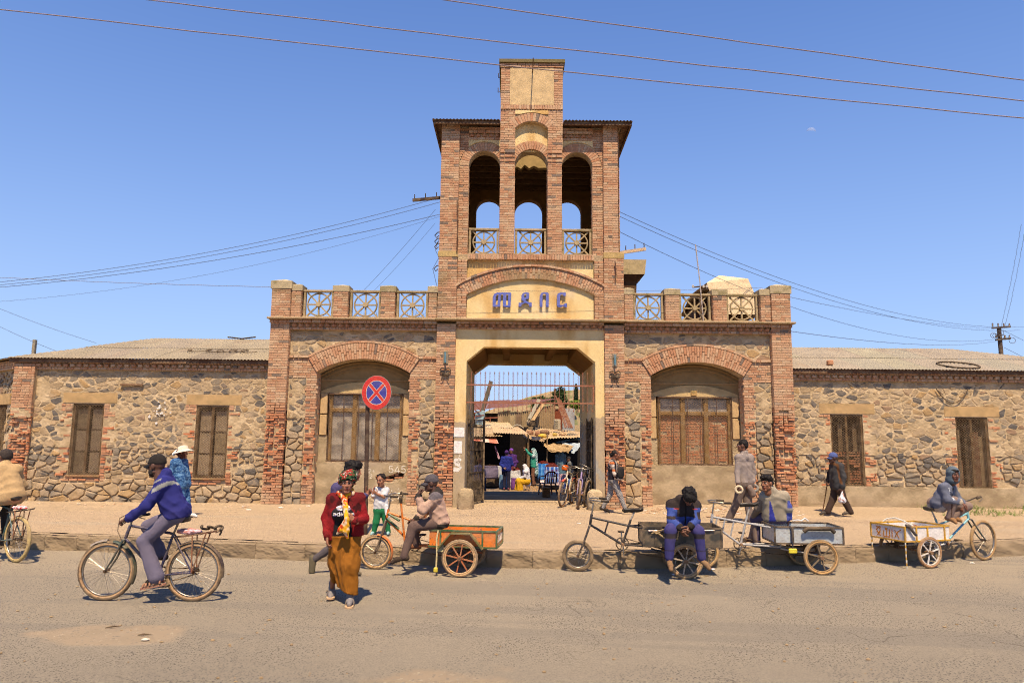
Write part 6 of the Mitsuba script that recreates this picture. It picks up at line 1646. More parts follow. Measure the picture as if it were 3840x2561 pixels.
part(k, 'cloth', LB1((v + [0.09, 0, 0.79], m.faces)), 'cloth', True, vcol=C)
k = thing('strap', 'black rubber strap bundled at the end of the blue bicycle rack', 'strap')
pts = [(-0.06 - 0.26 * t, 0.06 * math.sin(t * 21), 0.835 + 0.02 * math.cos(t * 17)) for t in np.linspace(0, 1, 40)]
part(k, 'strap', LB1(tube(pts, 0.016, 6)), 'matte', True, col=(38, 38, 42))
part(k, 'loose_end', LB1(tube([(-0.25, -0.06, 0.82), (-0.26, -0.075, 0.78), (-0.24, -0.08, 0.74)], 0.012, 6)), 'matte', True, col=(38, 38, 42))

# the bicycle leaving at the left edge
BK2, LB2 = bicycle('teal bicycle ridden by the man in beige at the left edge', -7.40, 11.05, 0.0, math.radians(180 - 28), R=0.34, wb=1.05, frame=(40, 88, 96), forkc=(40, 80, 88), tyre=(190, 164, 108), wall=(206, 178, 116), guard_r=None, rackcol=(50, 46, 48))
k = thing('bundle', 'red and white striped cloth on the rack of the teal bicycle', 'bundle')
v = m.vertices * [0.15, 0.08, 0.03]; v += (nfbm(v * 30, 3)[:, None] - 0.5) * 0.04
C = np.where((np.sin(v[:, 0] * 90 + v[:, 1] * 40) > 0)[:, None], srgb((236, 214, 214)), srgb((206, 60, 66)))
part(k, 'cloth', LB2((v + [0.02, 0, 0.80], m.faces)), 'cloth', True, vcol=C)

# three bicycles leaning together in the gateway
bicycle('white bicycle with red mudguards, leftmost of those leaning in the gateway', 1.55, 18.55, walk_z(1.4, 18), math.radians(252), 0.10, R=0.33, wb=1.0, frame=(226, 216, 190), forkc=(226, 216, 190), guard_f=((208, 70, 52), False), guard_r=(206, 66, 50), tyre=(110, 84, 64), wall=(150, 100, 66), bar='swept', rackcol=(60, 54, 50), steer=-0.1)
bicycle('mauve bicycle in the middle of those leaning in the gateway', 1.72, 18.25, walk_z(1.6, 18), math.radians(262), 0.12, R=0.33, wb=1.02, frame=(160, 140, 190), forkc=(120, 110, 170), tyre=(124, 96, 76), wall=(140, 110, 86), bar='flat', rack=False, steer=0.12)
bicycle('dark bicycle against the passage wall, rightmost of those leaning in the gateway', 1.86, 18.75, walk_z(1.8, 18), math.radians(268), 0.14, R=0.33, wb=1.02, frame=(44, 44, 56), forkc=(60, 60, 70), tyre=(90, 74, 60), wall=(110, 88, 70), bar='swept', rackcol=(40, 38, 38), steer=-0.3)

def trike(label, rx, ry, ang, P):
 """A tricycle with a load box over two side wheels behind the rider's frame."""
 k = thing('cargo_tricycle', label, 'cargo tricycle')
 L = Loc(rx, ry, 0.0, ang)
 R, tr = P['R'], P['track'] / 2
 for s in (-1, 1):
  wheel(k, L, (0, s * tr, R), R, 'cart', tyre=P['tyre'], wall=P['wall'], rim=P['rim'], spoke=P['spoke'], nspoke=P.get('ns', 8), tw=0.021)
 part(k, 'axle', L(tube([(0, -tr, R), (0, tr, R)], 0.016, 8)), 'matte', col=RUST)
 x0, x1, hw, z0, z1 = P['box']
 for s in (-1, 1):
  part(k, 'leaf_spring', L(obox((-0.2, s * (tr - 0.12), R + 0.05), (0.2, s * (tr - 0.12), R + 0.05), 0.05, 0.03)), 'matte', col=(60, 50, 44))
  part(k, 'bracket', L(obox((0, s * (tr - 0.12), R - 0.02), (0, s * (tr - 0.12), z0), 0.05, 0.05, (0, 1, 0))), 'matte', col=(60, 50, 44))
 # box: floor, four walls of sheet with iron edging
 t = 0.012
 bc, bi = P['col'], P.get('inner', P['col'])
 bx_ = part(k, 'load_box', L(box(x0 + t, x1 - t, -hw + t, hw - t, z0, z0 + 0.015)), P.get('mat', 'gloss'), col=bi, dust=P.get('bd', 0.3))
 for nm, a in (('side_panel', (x0, x1, -hw, -hw + t)), ('side_panel', (x0, x1, hw - t, hw)), ('tail_panel', (x0, x0 + t, -hw + t + 0.001, hw - t - 0.001)), ('front_panel', (x1 - t, x1, -hw + t + 0.001, hw - t - 0.001))):
  part(bx_, nm, L(box(*a, z0 - 0.01, z1 - 0.012)), P.get('mat', 'gloss'), col=bc, dust=P.get('bd', 0.3))
 ec = P['edge']
 e = 0.024
 for z in (z1, z0 - 0.005):
  for s in (-1, 1):
   part(bx_, 'edge_bar', L(obox((x0 - 0.01, s * hw, z), (x1 + 0.01, s * hw, z), e, e)), 'gloss', col=ec, dust=0.3)
  for xx in (x0, x1):
   part(bx_, 'edge_bar', L(obox((xx, -hw, z + 0.001), (xx, hw, z + 0.001), e, e)), 'gloss', col=P.get('edge2', ec), dust=0.3)
 for xx in P.get('posts', (x0, x1)):
  for s in (-1, 1):
   part(bx_, 'corner_post', L(obox((xx, s * (hw + 0.004), z0), (xx, s * (hw + 0.004), z1), e, e, (0, 1, 0))), 'gloss', col=P.get('postc', ec), dust=0.3)
 if P.get('flare'):                                           # fender plate over each wheel
  fc = P['flare']
  for s in (-1, 1):
   y = s * (hw + 0.02)
   pts = [(-R - 0.06, z0 - 0.02), (-R * 0.55, z1 - 0.03), (R * 0.55, z1 - 0.03), (R + 0.06, z0 - 0.02)]
   for a, b in zip(pts[:-1], pts[1:]):
    part(bx_, 'fender', L(obox((a[0], y + s * 0.03, a[1]), (b[0], y + s * 0.03, b[1]), 0.09, 0.02, (0, 0, 1))), 'gloss', col=fc, dust=0.3)
 # bicycle half
 bb, sd, h0, h1, fr_ = P['bb'], P['saddle'], P['h0'], P['h1'], P['front']
 fc, fd = P['frame'], P.get('fdust', 0.25)
 v3 = lambda p, y=0: (p[0], y, p[1])
 top = (sd[0] + (bb[0] - sd[0]) * 0.3, sd[1] + (bb[1] - sd[1]) * 0.3)
 tubes = [(v3(bb), v3(top), 0.017), (v3(h0), v3(h1), 0.02)]
 frame_tubes(k, L, tubes, P.get('seat_tube', fc), dust=fd)
 a_ = (bb[0] + (top[0] - bb[0]) * 0.75, bb[1] + (top[1] - bb[1]) * 0.75)
 frame_tubes(k, L, [(v3(a_), v3((h1[0] * 0.25 + h0[0] * 0.75 - 0.0, h1[1] * 0.7 + h0[1] * 0.3)), 0.016), (v3((bb[0] + 0.01, bb[1])), v3(h0), 0.017)], fc, dust=fd)
 if P.get('truss'):
  for u in P['truss']:
   p = np.array(a_) * (1 - u) + np.array((h1[0], h1[1] * 0.7 + h0[1] * 0.3)) * u; q = np.array(bb) * (1 - u) + np.array(h0) * u
   frame_tubes(k, L, [(v3(p), v3(q), 0.012)], fc, dust=fd)
 frame_tubes(k, L, [(v3(top), v3((sd[0], sd[1] - 0.04)), 0.013)], P.get('postcol', STEEL), 'gloss', name='seat_post', dust=0.3)
 saddle(k, L, sd[0], sd[1])
 hz = z0 + 0.02
 for s in (-1, 1):
  frame_tubes(k, L, [(v3(bb, s * 0.03), (x1 - 0.12, s * hw * 0.55, bb[1] - 0.005), 0.013), (v3(a_, s * 0.02), (x1 - 0.01, s * hw * 0.6, z1 - 0.03), 0.012), ((x1 - 0.12, s * hw * 0.55, bb[1]), (x1 - 0.12, s * hw * 0.55, z0), 0.014), ((x1 - 0.12, s * hw * 0.55, bb[1] - 0.03), (0.02, s * (tr - 0.1), R + 0.02), 0.012)], P.get('stay', fc), name='stay', dust=fd)
 hd = np.array(v3(h1)) + (np.array(v3(h1)) - np.array(v3(h0))) * P.get('stemk', 0.9)
 frame_tubes(k, L, [(v3(h1), tuple(hd), 0.012)], STEEL, 'metal', name='stem')
 st = P.get('steer', 0)
 handlebar(k, L, hd, P.get('half', 0.26), P.get('back', 0.16), P.get('rise', 0.05), steer=st)
 wheel(k, L, (fr_, 0, P['fR']), P['fR'], tyre=P['ftyre'], wall=P['wall'] if not P.get('fwall') else P['fwall'], steer=st, tw=P.get('ftw', 0.023))
 fork(k, L, v3(h0), (fr_, 0, P['fR']), P.get('forkc', fc), steer=st)
 cranks(k, L, (bb[0], 0, bb[1]), P.get('crank', 1.2))
 chain(k, L, (bb[0], 0, bb[1]), 0.09, (0, 0, R), 0.05, -0.05)
 if P.get('guard'):
  mudguard(k, L, (fr_, 0, P['fR']), P['fR'] + 0.02, math.radians(95), math.radians(215), 0.04, P['guard'], steer=st)
 return k, L, bx_

def rope(label, pts, r, col, name='rope', cat='rope', tag=None):
 k = thing(name, label, cat)
 part(k, 'strand', tube(pts, r, 6), 'matte', True, col=col, dust=0.1)
 if tag is not None:
  c = np.array(pts[-1])
  w = tag[1]
  part(k, 'tag', cbox(c[0] - w, c[0] + w, c[1] - 0.02, c[1] + 0.02, c[2] - 0.06, c[2] + 0.01, 0.012), 'gloss', col=tag[0], dust=0.05)
 return k

# orange
ORG, GRN = (226, 116, 30), (44, 84, 50)
T1, L1, B1 = trike('orange cargo tricycle with green edging and white lettering on its tail', -0.645, 10.60, math.radians(172.5), dict(
 R=0.255, track=0.76, tyre=(112, 94, 76), wall=(206, 166, 116), rim=(206, 170, 126), spoke=(176, 96, 60), ns=8, box=(-0.50, 0.46, 0.29, 0.40, 0.615), col=ORG, edge=GRN, flare=(96, 92, 50),
 posts=(-0.50, -0.30, 0.30), bb=(0.76, 0.36), saddle=(0.53, 0.93), h0=(1.18, 0.72), h1=(1.155, 0.86), front=1.33, fR=0.245, ftyre=(110, 88, 66), frame=ORG, seat_tube=ORG, stemk=1.3, guard=(228, 122, 62), forkc=(96, 86, 76), postcol=(206, 110, 40), half=0.26, back=0.17, rise=0.03, crank=2.2, fdust=0.15))
frame_tubes(T1, L1, [((1.16, 0.012, 0.80), (0.98, 0.012, 0.70), 0.0175), ((1.175, 0.012, 0.73), (0.99, 0.012, 0.585), 0.0185)], (40, 96, 62), name='painted_tube')
part(T1, 'brake_post', L1(tube([(0.84, 0.16, 0.35), (0.93, 0.16, 1.0)], 0.016, 8)), 'gloss', True, col=ORG)
part(T1, 'horn', L1(join([lathe([(0, -0.03), (0.03, -0.02), (0.03, -0.005), (0.02, 0), (0.03, 0.005), (0.03, 0.02), (0.02, 0.025), (0.03, 0.03), (0.025, 0.05), (0, 0.06)], (0.93, 0.16, 1.0), 12), tube([(0.93, 0.16, 1.04), (0.90, 0.16, 1.08), (0.93, 0.16, 1.13)], 0.013, 7)])), 'matte', 40, col=(28, 28, 30))
def lettering(parent, text, h, L, mapf, col, mat='matte', depth=0.004):
 m = text_mesh(text, h, depth)
 v = m.vertices.copy()
 part(parent, 'lettering', L((mapf(v), m.faces)) if L else (mapf(v), m.faces), mat, col=col, dust=0.15)
tm = text_mesh('ISUZU', 0.10, 0.004); wt = tm.vertices[:, 0].max()
lettering(B1, 'ISUZU', 0.10, L1, lambda v: np.stack([-0.502 - v[:, 2], 0.20 - (v[:, 0] / wt) * 0.42, 0.455 + v[:, 1]], 1), (236, 226, 210))
rope('cream rope hanging from the orange box with a yellow tag at its end', [L1.pt((0.33, 0.31, 0.62)), L1.pt((0.345, 0.33, 0.50)), L1.pt((0.335, 0.34, 0.30)), L1.pt((0.34, 0.34, 0.12)), L1.pt((0.345, 0.345, 0.11))], 0.012, (206, 190, 140), tag=((206, 186, 60), 0.03))
part(T1, 'mud_flap', L1((np.array([(0.30, 0.31, 0.44), (0.24, 0.31, 0.42), (0.25, 0.34, 0.33), (0.33, 0.34, 0.33)]), np.array([[0, 1, 2], [0, 2, 3]]))), 'matte', col=(170, 160, 120))
# black
T2, L2, B2 = trike('black cargo tricycle with bare pale spokes, its box in front of the silver one', 2.48, 10.66, math.radians(176), dict(
 R=0.238, track=0.76, tyre=(150, 122, 90), wall=(200, 160, 112), rim=(176, 150, 120), spoke=(186, 170, 150), ns=8, box=(-0.52, 0.57, 0.30, 0.43, 0.68), col=(50, 52, 52), edge=(44, 44, 46), mat='gloss', bd=0.3,
 posts=(-0.52, -0.28, 0.40, 0.57), bb=(0.84, 0.40), saddle=(0.665, 0.90), h0=(1.31, 0.67), h1=(1.285, 0.82), front=1.49, fR=0.225, ftyre=(104, 88, 70), fwall=(110, 92, 74), frame=(40, 40, 44), stemk=1.1, half=0.25, back=0.2, rise=0.05, truss=(0.55,), crank=1.5, fdust=0.12, forkc=(40, 40, 44), ftw=0.026))
part(B2, 'top_rail', L2(tube([(-0.42, 0.315, 0.655), (0.5, 0.315, 0.63)], 0.012, 8)), 'metal', True, col=(150, 140, 150))
rope('pale knotted rope looped along the side of the black box', [L2.pt(p) for p in ((0.46, 0.33, 0.60), (0.36, 0.34, 0.64), (0.22, 0.45, 0.70), (0.10, 0.47, 0.67), (0.12, 0.46, 0.55), (0.26, 0.36, 0.53), (0.36, 0.335, 0.60), (0.44, 0.335, 0.63), (0.40, 0.34, 0.60), (0.34, 0.34, 0.62))], 0.010, (196, 170, 126))
part(T2, 'step', L2(box(0.36, 0.62, 0.2, 0.26, 0.31, 0.33)), 'matte', col=(46, 46, 48))
# silver grey
T3, L3, B3 = trike('silver framed cargo tricycle with a white box edged in black', 4.53, 11.06, math.radians(176.5), dict(
 R=0.25, track=0.80, tyre=(112, 92, 70), wall=(212, 166, 106), rim=(150, 120, 84), spoke=(76, 72, 66), ns=6, box=(-0.36, 0.62, 0.31, 0.43, 0.66), col=(176, 184, 190), edge=(48, 46, 46), inner=(150, 156, 158), mat='gloss', bd=0.2,
 posts=(-0.36, 0.36, 0.62), bb=(1.04, 0.36), saddle=(0.885, 0.96), h0=(1.47, 0.66), h1=(1.45, 0.80), front=1.60, fR=0.235, ftyre=(190, 150, 100), fwall=(206, 164, 108), frame=(168, 170, 170), stemk=1.2, half=0.24, back=0.2, rise=0.02, truss=(0.35, 0.62, 0.86), crank=1.9, fdust=0.12, forkc=(60, 150, 96), flare=None))
part(B3, 'fender', L3(tube([(0.22, 0.36, 0.60), (0.16, 0.37, 0.65), (-0.16, 0.37, 0.655), (-0.22, 0.36, 0.60)], 0.03, 8)), 'matte', True, col=(44, 42, 42))
rope('blue black cord hanging from the white box with a yellow plastic tag', [L3.pt(p) for p in ((0.40, 0.32, 0.68), (0.385, 0.335, 0.60), (0.39, 0.335, 0.50), (0.375, 0.34, 0.40), (0.38, 0.345, 0.35))], 0.010, (42, 44, 60), name='cord', cat='cord', tag=((222, 206, 60), 0.06))
part(B3, 'inner_rail', L3(tube([(-0.34, -0.26, 0.60), (0.5, -0.26, 0.60)], 0.012, 6)), 'gloss', True, col=(200, 206, 206))
rope('white plastic bag strip lying on the far rim of the white box', [L3.pt(p) for p in ((0.16, -0.31, 0.69), (0.08, -0.30, 0.70), (0.02, -0.30, 0.695), (-0.03, -0.31, 0.73), (-0.08, -0.31, 0.69))], 0.012, (226, 226, 224), name='plastic_strip', cat='plastic')
# white and ochre, with the pale blue frame
YEL = (204, 154, 40)
T4, L4, B4 = trike('white cargo tricycle painted with ochre bars and signs, pale blue front frame', 6.35, 11.68, math.radians(17.5), dict(
 R=0.236, track=0.74, tyre=(140, 104, 72), wall=(180, 136, 100), rim=(222, 214, 200), spoke=(230, 226, 220), ns=6, box=(-0.42, 0.46, 0.33, 0.41, 0.62), col=(224, 222, 216), edge=YEL, edge2=YEL, inner=(206, 200, 192), mat='gloss', bd=0.12, postc=YEL,
 posts=(-0.42, -0.20, 0.02, 0.36), bb=(0.72, 0.30), saddle=(0.50, 0.855), h0=(1.27, 0.68), h1=(1.245, 0.80), front=1.55, fR=0.325, ftyre=(166, 128, 84), fwall=(170, 132, 90), frame=(120, 190, 206), stay=(226, 222, 214), stemk=1.3, half=0.27, back=0.1, rise=0.09, crank=0.4, fdust=0.15, forkc=(30, 66, 66), steer=0.12))
for s in (-1, 1):                                                # prop legs at the tail, striped like the frame
 for q in range(9):
  z = 0.40 - 0.4 * (q + 1) / 9
  part(B4, 'prop_leg', L4(tube([(-0.42, s * 0.33, z), (-0.42, s * 0.33, z + 0.4 / 9)], 0.011, 6)), 'gloss', True, col=YEL if q % 2 else (226, 220, 206))
def sign_strokes(lines, w):
 return unary_union([sg.LineString(l).buffer(w / 2, cap_style=2) for l in lines])
g = sign_strokes([[(0.10, 0.15), (0.06, 0.11), (0.10, 0.05), (0.14, 0.11), (0.10, 0.15)], [(0.05, 0.14), (0.08, 0.165), (0.10, 0.14), (0.12, 0.165), (0.15, 0.14)], [(0.07, 0.02), (0.14, 0.09)], [(0.14, 0.02), (0.06, 0.09)],
    [(0.20, 0.11), (0.20, 0.02), (0.32, 0.02)], [(0.26, 0.12), (0.26, 0.02)], [(0.32, 0.14), (0.32, 0.02)], [(0.37, 0.15), (0.37, 0.02)], [(0.24, 0.16), (0.24, 0.13), (0.28, 0.13)], [(0.24, 0.145), (0.28, 0.145)],
    [(0.42, 0.14), (0.46, 0.09), (0.50, 0.02)], [(0.50, 0.13), (0.46, 0.09), (0.42, 0.03)], [(0.54, 0.15), (0.48, 0.12)]], 0.014)
m = trimesh.util.concatenate([trimesh.creation.extrude_polygon(q, 0.003, engine='earcut') for q in getattr(g, 'geoms', [g])])
part(B4, 'painted_sign', L4((np.stack([-0.4215 - m.vertices[:, 2], 0.28 - m.vertices[:, 0], 0.42 + m.vertices[:, 1]], 1), m.faces)), 'matte', col=(196, 120, 30), dust=0.05)
k = thing('cloth_strip', 'knotted black cloth strip on the corner of the white and ochre box', 'cloth')
part(k, 'strip', L4(tube([(-0.40, -0.34, 0.64), (-0.36, -0.36, 0.64), (-0.33, -0.37, 0.60), (-0.28, -0.375, 0.53), (-0.24, -0.375, 0.50)], [0.03, 0.03, 0.025, 0.02, 0.02], 7)), 'matte', True, col=(70, 70, 72))
rope('white plastic strip tied over the far rim of the white and ochre box', [L4.pt(p) for p in ((-0.18, 0.33, 0.63), (-0.12, 0.30, 0.68), (-0.05, 0.20, 0.70), (-0.02, 0.05, 0.66), (0.0, -0.1, 0.60))], 0.012, (222, 216, 206), name='plastic_strip', cat='plastic')
k = thing('red_cloth', 'dark red rag lying in the white and ochre box', 'cloth')
mm = trimesh.creation.icosphere(2, 1.0); v = mm.vertices * [0.1, 0.08, 0.05] * (0.7 + 0.7 * nfbm(mm.vertices * 3, 3))[:, None]
part(k, 'rag', L4((v + [0.18, 0.1, 0.55], mm.faces)), 'matte', True, col=(110, 44, 48))

# ------------------------------------------------------------------ no-stopping sign
k = thing('road_sign', 'round red and blue no stopping sign on a brown pole at the kerb', 'road sign')
PX, PY = -2.48, 12.58
part(k, 'pole', tube([(PX, PY, walk_z(PX, PY) - 0.05), (PX - 0.045, PY, 2.55)], 0.038, 12), 'matte', True, col=(66, 50, 44), dust=0.2)
sc = np.array([-2.36, 12.50, 2.68]); SR = 0.30
def disc(r, y, name, col, mat='gloss', ring_r=0, poly=None):
 g = poly if poly is not None else (sg.Point(0, 0).buffer(r, quad_segs=24).difference(sg.Point(0, 0).buffer(ring_r, quad_segs=24)) if ring_r else sg.Point(0, 0).buffer(r, quad_segs=24))
 m = prism(shapely.affinity.scale(shapely.affinity.translate(g, sc[0], sc[2]), 0.80, 1.0), y, y + 0.003)
 return m
plate = prism(shapely.affinity.scale(sg.Point(sc[0], sc[2]).buffer(SR, quad_segs=24), 0.86, 1.0), sc[1], sc[1] + 0.02)
part(k, 'plate', plate, 'gloss', col=(170, 166, 160), dust=0.1)
sf = lambda g: prism(shapely.affinity.scale(shapely.affinity.translate(g, sc[0], sc[2]), 0.86, 1.0, origin=(sc[0], sc[2])), sc[1] - 0.004, sc[1] - 0.0005)
c_ = sg.Point(0, 0)
cross = unary_union([sg.LineString([(-0.22, -0.22), (0.22, 0.22)]).buffer(0.026), sg.LineString([(-0.22, 0.22), (0.22, -0.22)]).buffer(0.026)])
inner = c_.buffer(0.205, quad_segs=24)
red = c_.buffer(0.295, quad_segs=24).difference(c_.buffer(0.212, quad_segs=24)).union(cross.intersection(inner))
line = cross.buffer(0.007).difference(cross).intersection(inner).union(c_.buffer(0.213, quad_segs=24).difference(inner))
part(k, 'red_ring', sf(red), 'gloss', col=(206, 50, 38), dust=0.1)
part(k, 'blue_field', sf(inner.difference(cross.buffer(0.007))), 'gloss', col=(60, 60, 150), dust=0.1)
part(k, 'pale_line', sf(line), 'gloss', col=(226, 214, 190), dust=0.1)
part(k, 'clamp', box(sc[0] - 0.12, sc[0] + 0.01, sc[1] + 0.021, sc[1] + 0.08, sc[2] - 0.2, sc[2] - 0.15), 'matte', col=(90, 76, 66))

# chalk and paint marks on the walls
def marks(label, text, h, x, z, y, col, name='graffiti', skew=0.0):
 m = text_mesh(text, h, 0.003)
 v = m.vertices
 k = thing(name, label, 'graffiti')
 part(k, 'writing', (np.stack([x + v[:, 0] + skew * v[:, 1], y - v[:, 2], z + v[:, 1]], 1), m.faces), 'matte', col=col, dust=0.1)
WH = (226, 216, 200)
marks('white painted number 545 under the left arched window', '545', 0.17, -2.98, 1.06, 17.606, WH)
marks('small white painted figures 72 on the wall behind the afro man', '72+', 0.10, -3.55, 1.05, 17.606, WH)
marks('small white painted figures 12 low on the wall behind the afro man', '12', 0.10, -3.52, 0.92, 17.606, WH)
pl = [sg.Point(-2.95 + rng.uniform(-0.2, 0.25), 0.6 + rng.uniform(-0.2, 0.15)).buffer(rng.uniform(0.006, 0.026), quad_segs=2) for _ in range(40)]
part(None, 'chalk_mark', prism(unary_union(pl), 17.603, 17.606), 'matte', col=WH, dust=0.1, kind='stuff')
lab('chalk_mark', 'scatter of white chalk spots low under the left arched window', 'chalk mark')
pl = [sg.Point(-8.55 + rng.normal(0, 0.10), 2.42 + rng.normal(0, 0.13)).buffer(rng.uniform(0.01, 0.035), quad_segs=2) for _ in range(22)]
part(None, 'paint_smear', prism(unary_union(pl), 17.415, 17.42), 'matte', col=(226, 222, 214), dust=0.1, kind='stuff')
lab('paint_smear', 'white paint smear on the left hall wall between its windows', 'paint mark')

# rubble, paper and grass at the foot of the walls
ms, cs = [], []
for q in range(240):
 right = rng.random() < 0.72
 x = rng.uniform(2.9, 6.6) if right else rng.uniform(-11, -1.9)
 y = 17.0 - abs(rng.normal(0, 0.45)) - 0.05
 s = rng.uniform(0.012, 0.045)
 b = trimesh.creation.icosphere(0, s); b.vertices *= rng.uniform(0.5, 1.4, 3) * [1.3, 1, 0.5]
 b.apply_translation([x, y, float(walk_z(np.array(x), np.array(y))) + s * 0.3]); ms.append(b); cs.append(code(((206, 176, 150), (226, 214, 200), (170, 120, 90))[rng.integers(3)], 0.3))
part(None, 'rubble', join(ms), 'matte', uv=np.vstack([np.tile(c, (12, 1)) for c in cs]), kind='stuff', label='broken plaster, brick and paper scraps along the wall foot')
ms = []
for q in range(700):
 x, y = rng.uniform(9.6, 13.5), rng.uniform(16.3, 17.3)
 if nnoise(np.array([[x * 1.4, y * 2, 1.0]]))[0] < 0.35:
  continue
 z = float(walk_z(np.array(x), np.array(y))) + 0.01
 d = rng.normal(0, 0.05, 2); hgt = rng.uniform(0.05, 0.16)
 ms.append((np.array([(x - 0.008, y, z), (x + 0.008, y, z), (x + d[0], y + d[1], z + hgt)]), np.array([[0, 1, 2]])))
part(None, 'grass', join(ms), 'leaf', col=(110, 124, 56), dust=0, kind='stuff', label='patch of green grass at the foot of the right hall')
for q, (x, y, c, lb) in enumerate(((2.35, 10.55, (228, 228, 236), 'crumpled white paper under the black tricycle'), (3.02, 11.0, (214, 214, 230), 'white scraps behind the wheel of the silver tricycle'), (6.2, 11.95, (214, 210, 206), 'grey plastic wrapper behind the tail of the white tricycle'), (7.4, 11.8, (226, 220, 210), 'white paper scrap beside the front wheel of the white tricycle'), (-3.4, 7.0, (214, 206, 190), 'small pale scrap in the worn patch of road'), (9.2, 11.6, (206, 190, 90), 'yellowed leaf on the road at the far right'), (1.35, 14.4, (226, 222, 214), 'pale strip of litter on the pavement behind the black tricycle saddle'))):
 mm = trimesh.creation.icosphere(1, 1.0); v = mm.vertices * [0.036, 0.022, 0.009] * (0.6 + nfbm(mm.vertices * 3 + q, 3))[:, None]
 z = 0.012 if y < kerb_y(x) else float(walk_z(np.array(x), np.array(y)))+0.006
 part(None, 'litter', (v + [x, y, z], mm.faces), 'matte', col=c, dust=0.05)
 lab('litter' if q == 0 else 'litter_%03d' % q, lb, 'litter')
for q, (x, y, a, lb) in enumerate(((-0.75, 5.62, 0.5, 'curled dry leaf in the worn patch at the bottom of the road'), (-0.45, 5.75, -0.3, 'dark twig in the worn patch at the bottom of the road'), (-4.0, 7.4, 0.2, 'short dark twig in the left worn patch'), (-3.55, 7.15, -0.1, 'thin bent twig beside the pale scrap in the left worn patch'))):
 part(None, 'twig', tube([(x, y, 0.012), (x + 0.06 * math.cos(a), y + 0.06 * math.sin(a), 0.022), (x + 0.13 * math.cos(a + .3), y + 0.13 * math.sin(a + .3), 0.012)], [0.004, 0.01, 0.002], 5), 'matte', col=(92, 78, 62))
 lab('twig' if q == 0 else 'twig_%03d' % q, lb, 'twig')

# ------------------------------------------------------------------ people: bodies as one smooth surface, clothing over them
A_ = lambda *p: np.array(p, float)
def unit(v):
 v = np.asarray(v, float)
 return v / (np.linalg.norm(v) + 1e-12)

def d_cone(p, a, b, ra, rb):
 ba = b - a
 t = np.clip(((p - a) @ ba) / max(ba @ ba, 1e-9), 0, 1)
 return np.linalg.norm(p - a - t[..., None] * ba, axis=-1) - (ra + (rb - ra) * t)
def d_ell(p, c, r, Rm):
 q = (p - c) @ Rm.T / r
 k0 = np.linalg.norm(q, axis=-1)
 k1 = np.linalg.norm(q / r, axis=-1)
 return k0 * (k0 - 1) / np.maximum(k1, 1e-6)
def cone(a, b, ra, rb, col=None, sub=False):
 return ('c', np.asarray(a, float), np.asarray(b, float), ra, rb, col, sub)
def ell(c, r, Rm=None, col=None, sub=False):
 return ('e', np.asarray(c, float), np.asarray(r, float), np.eye(3) if Rm is None else Rm, None, col, sub)

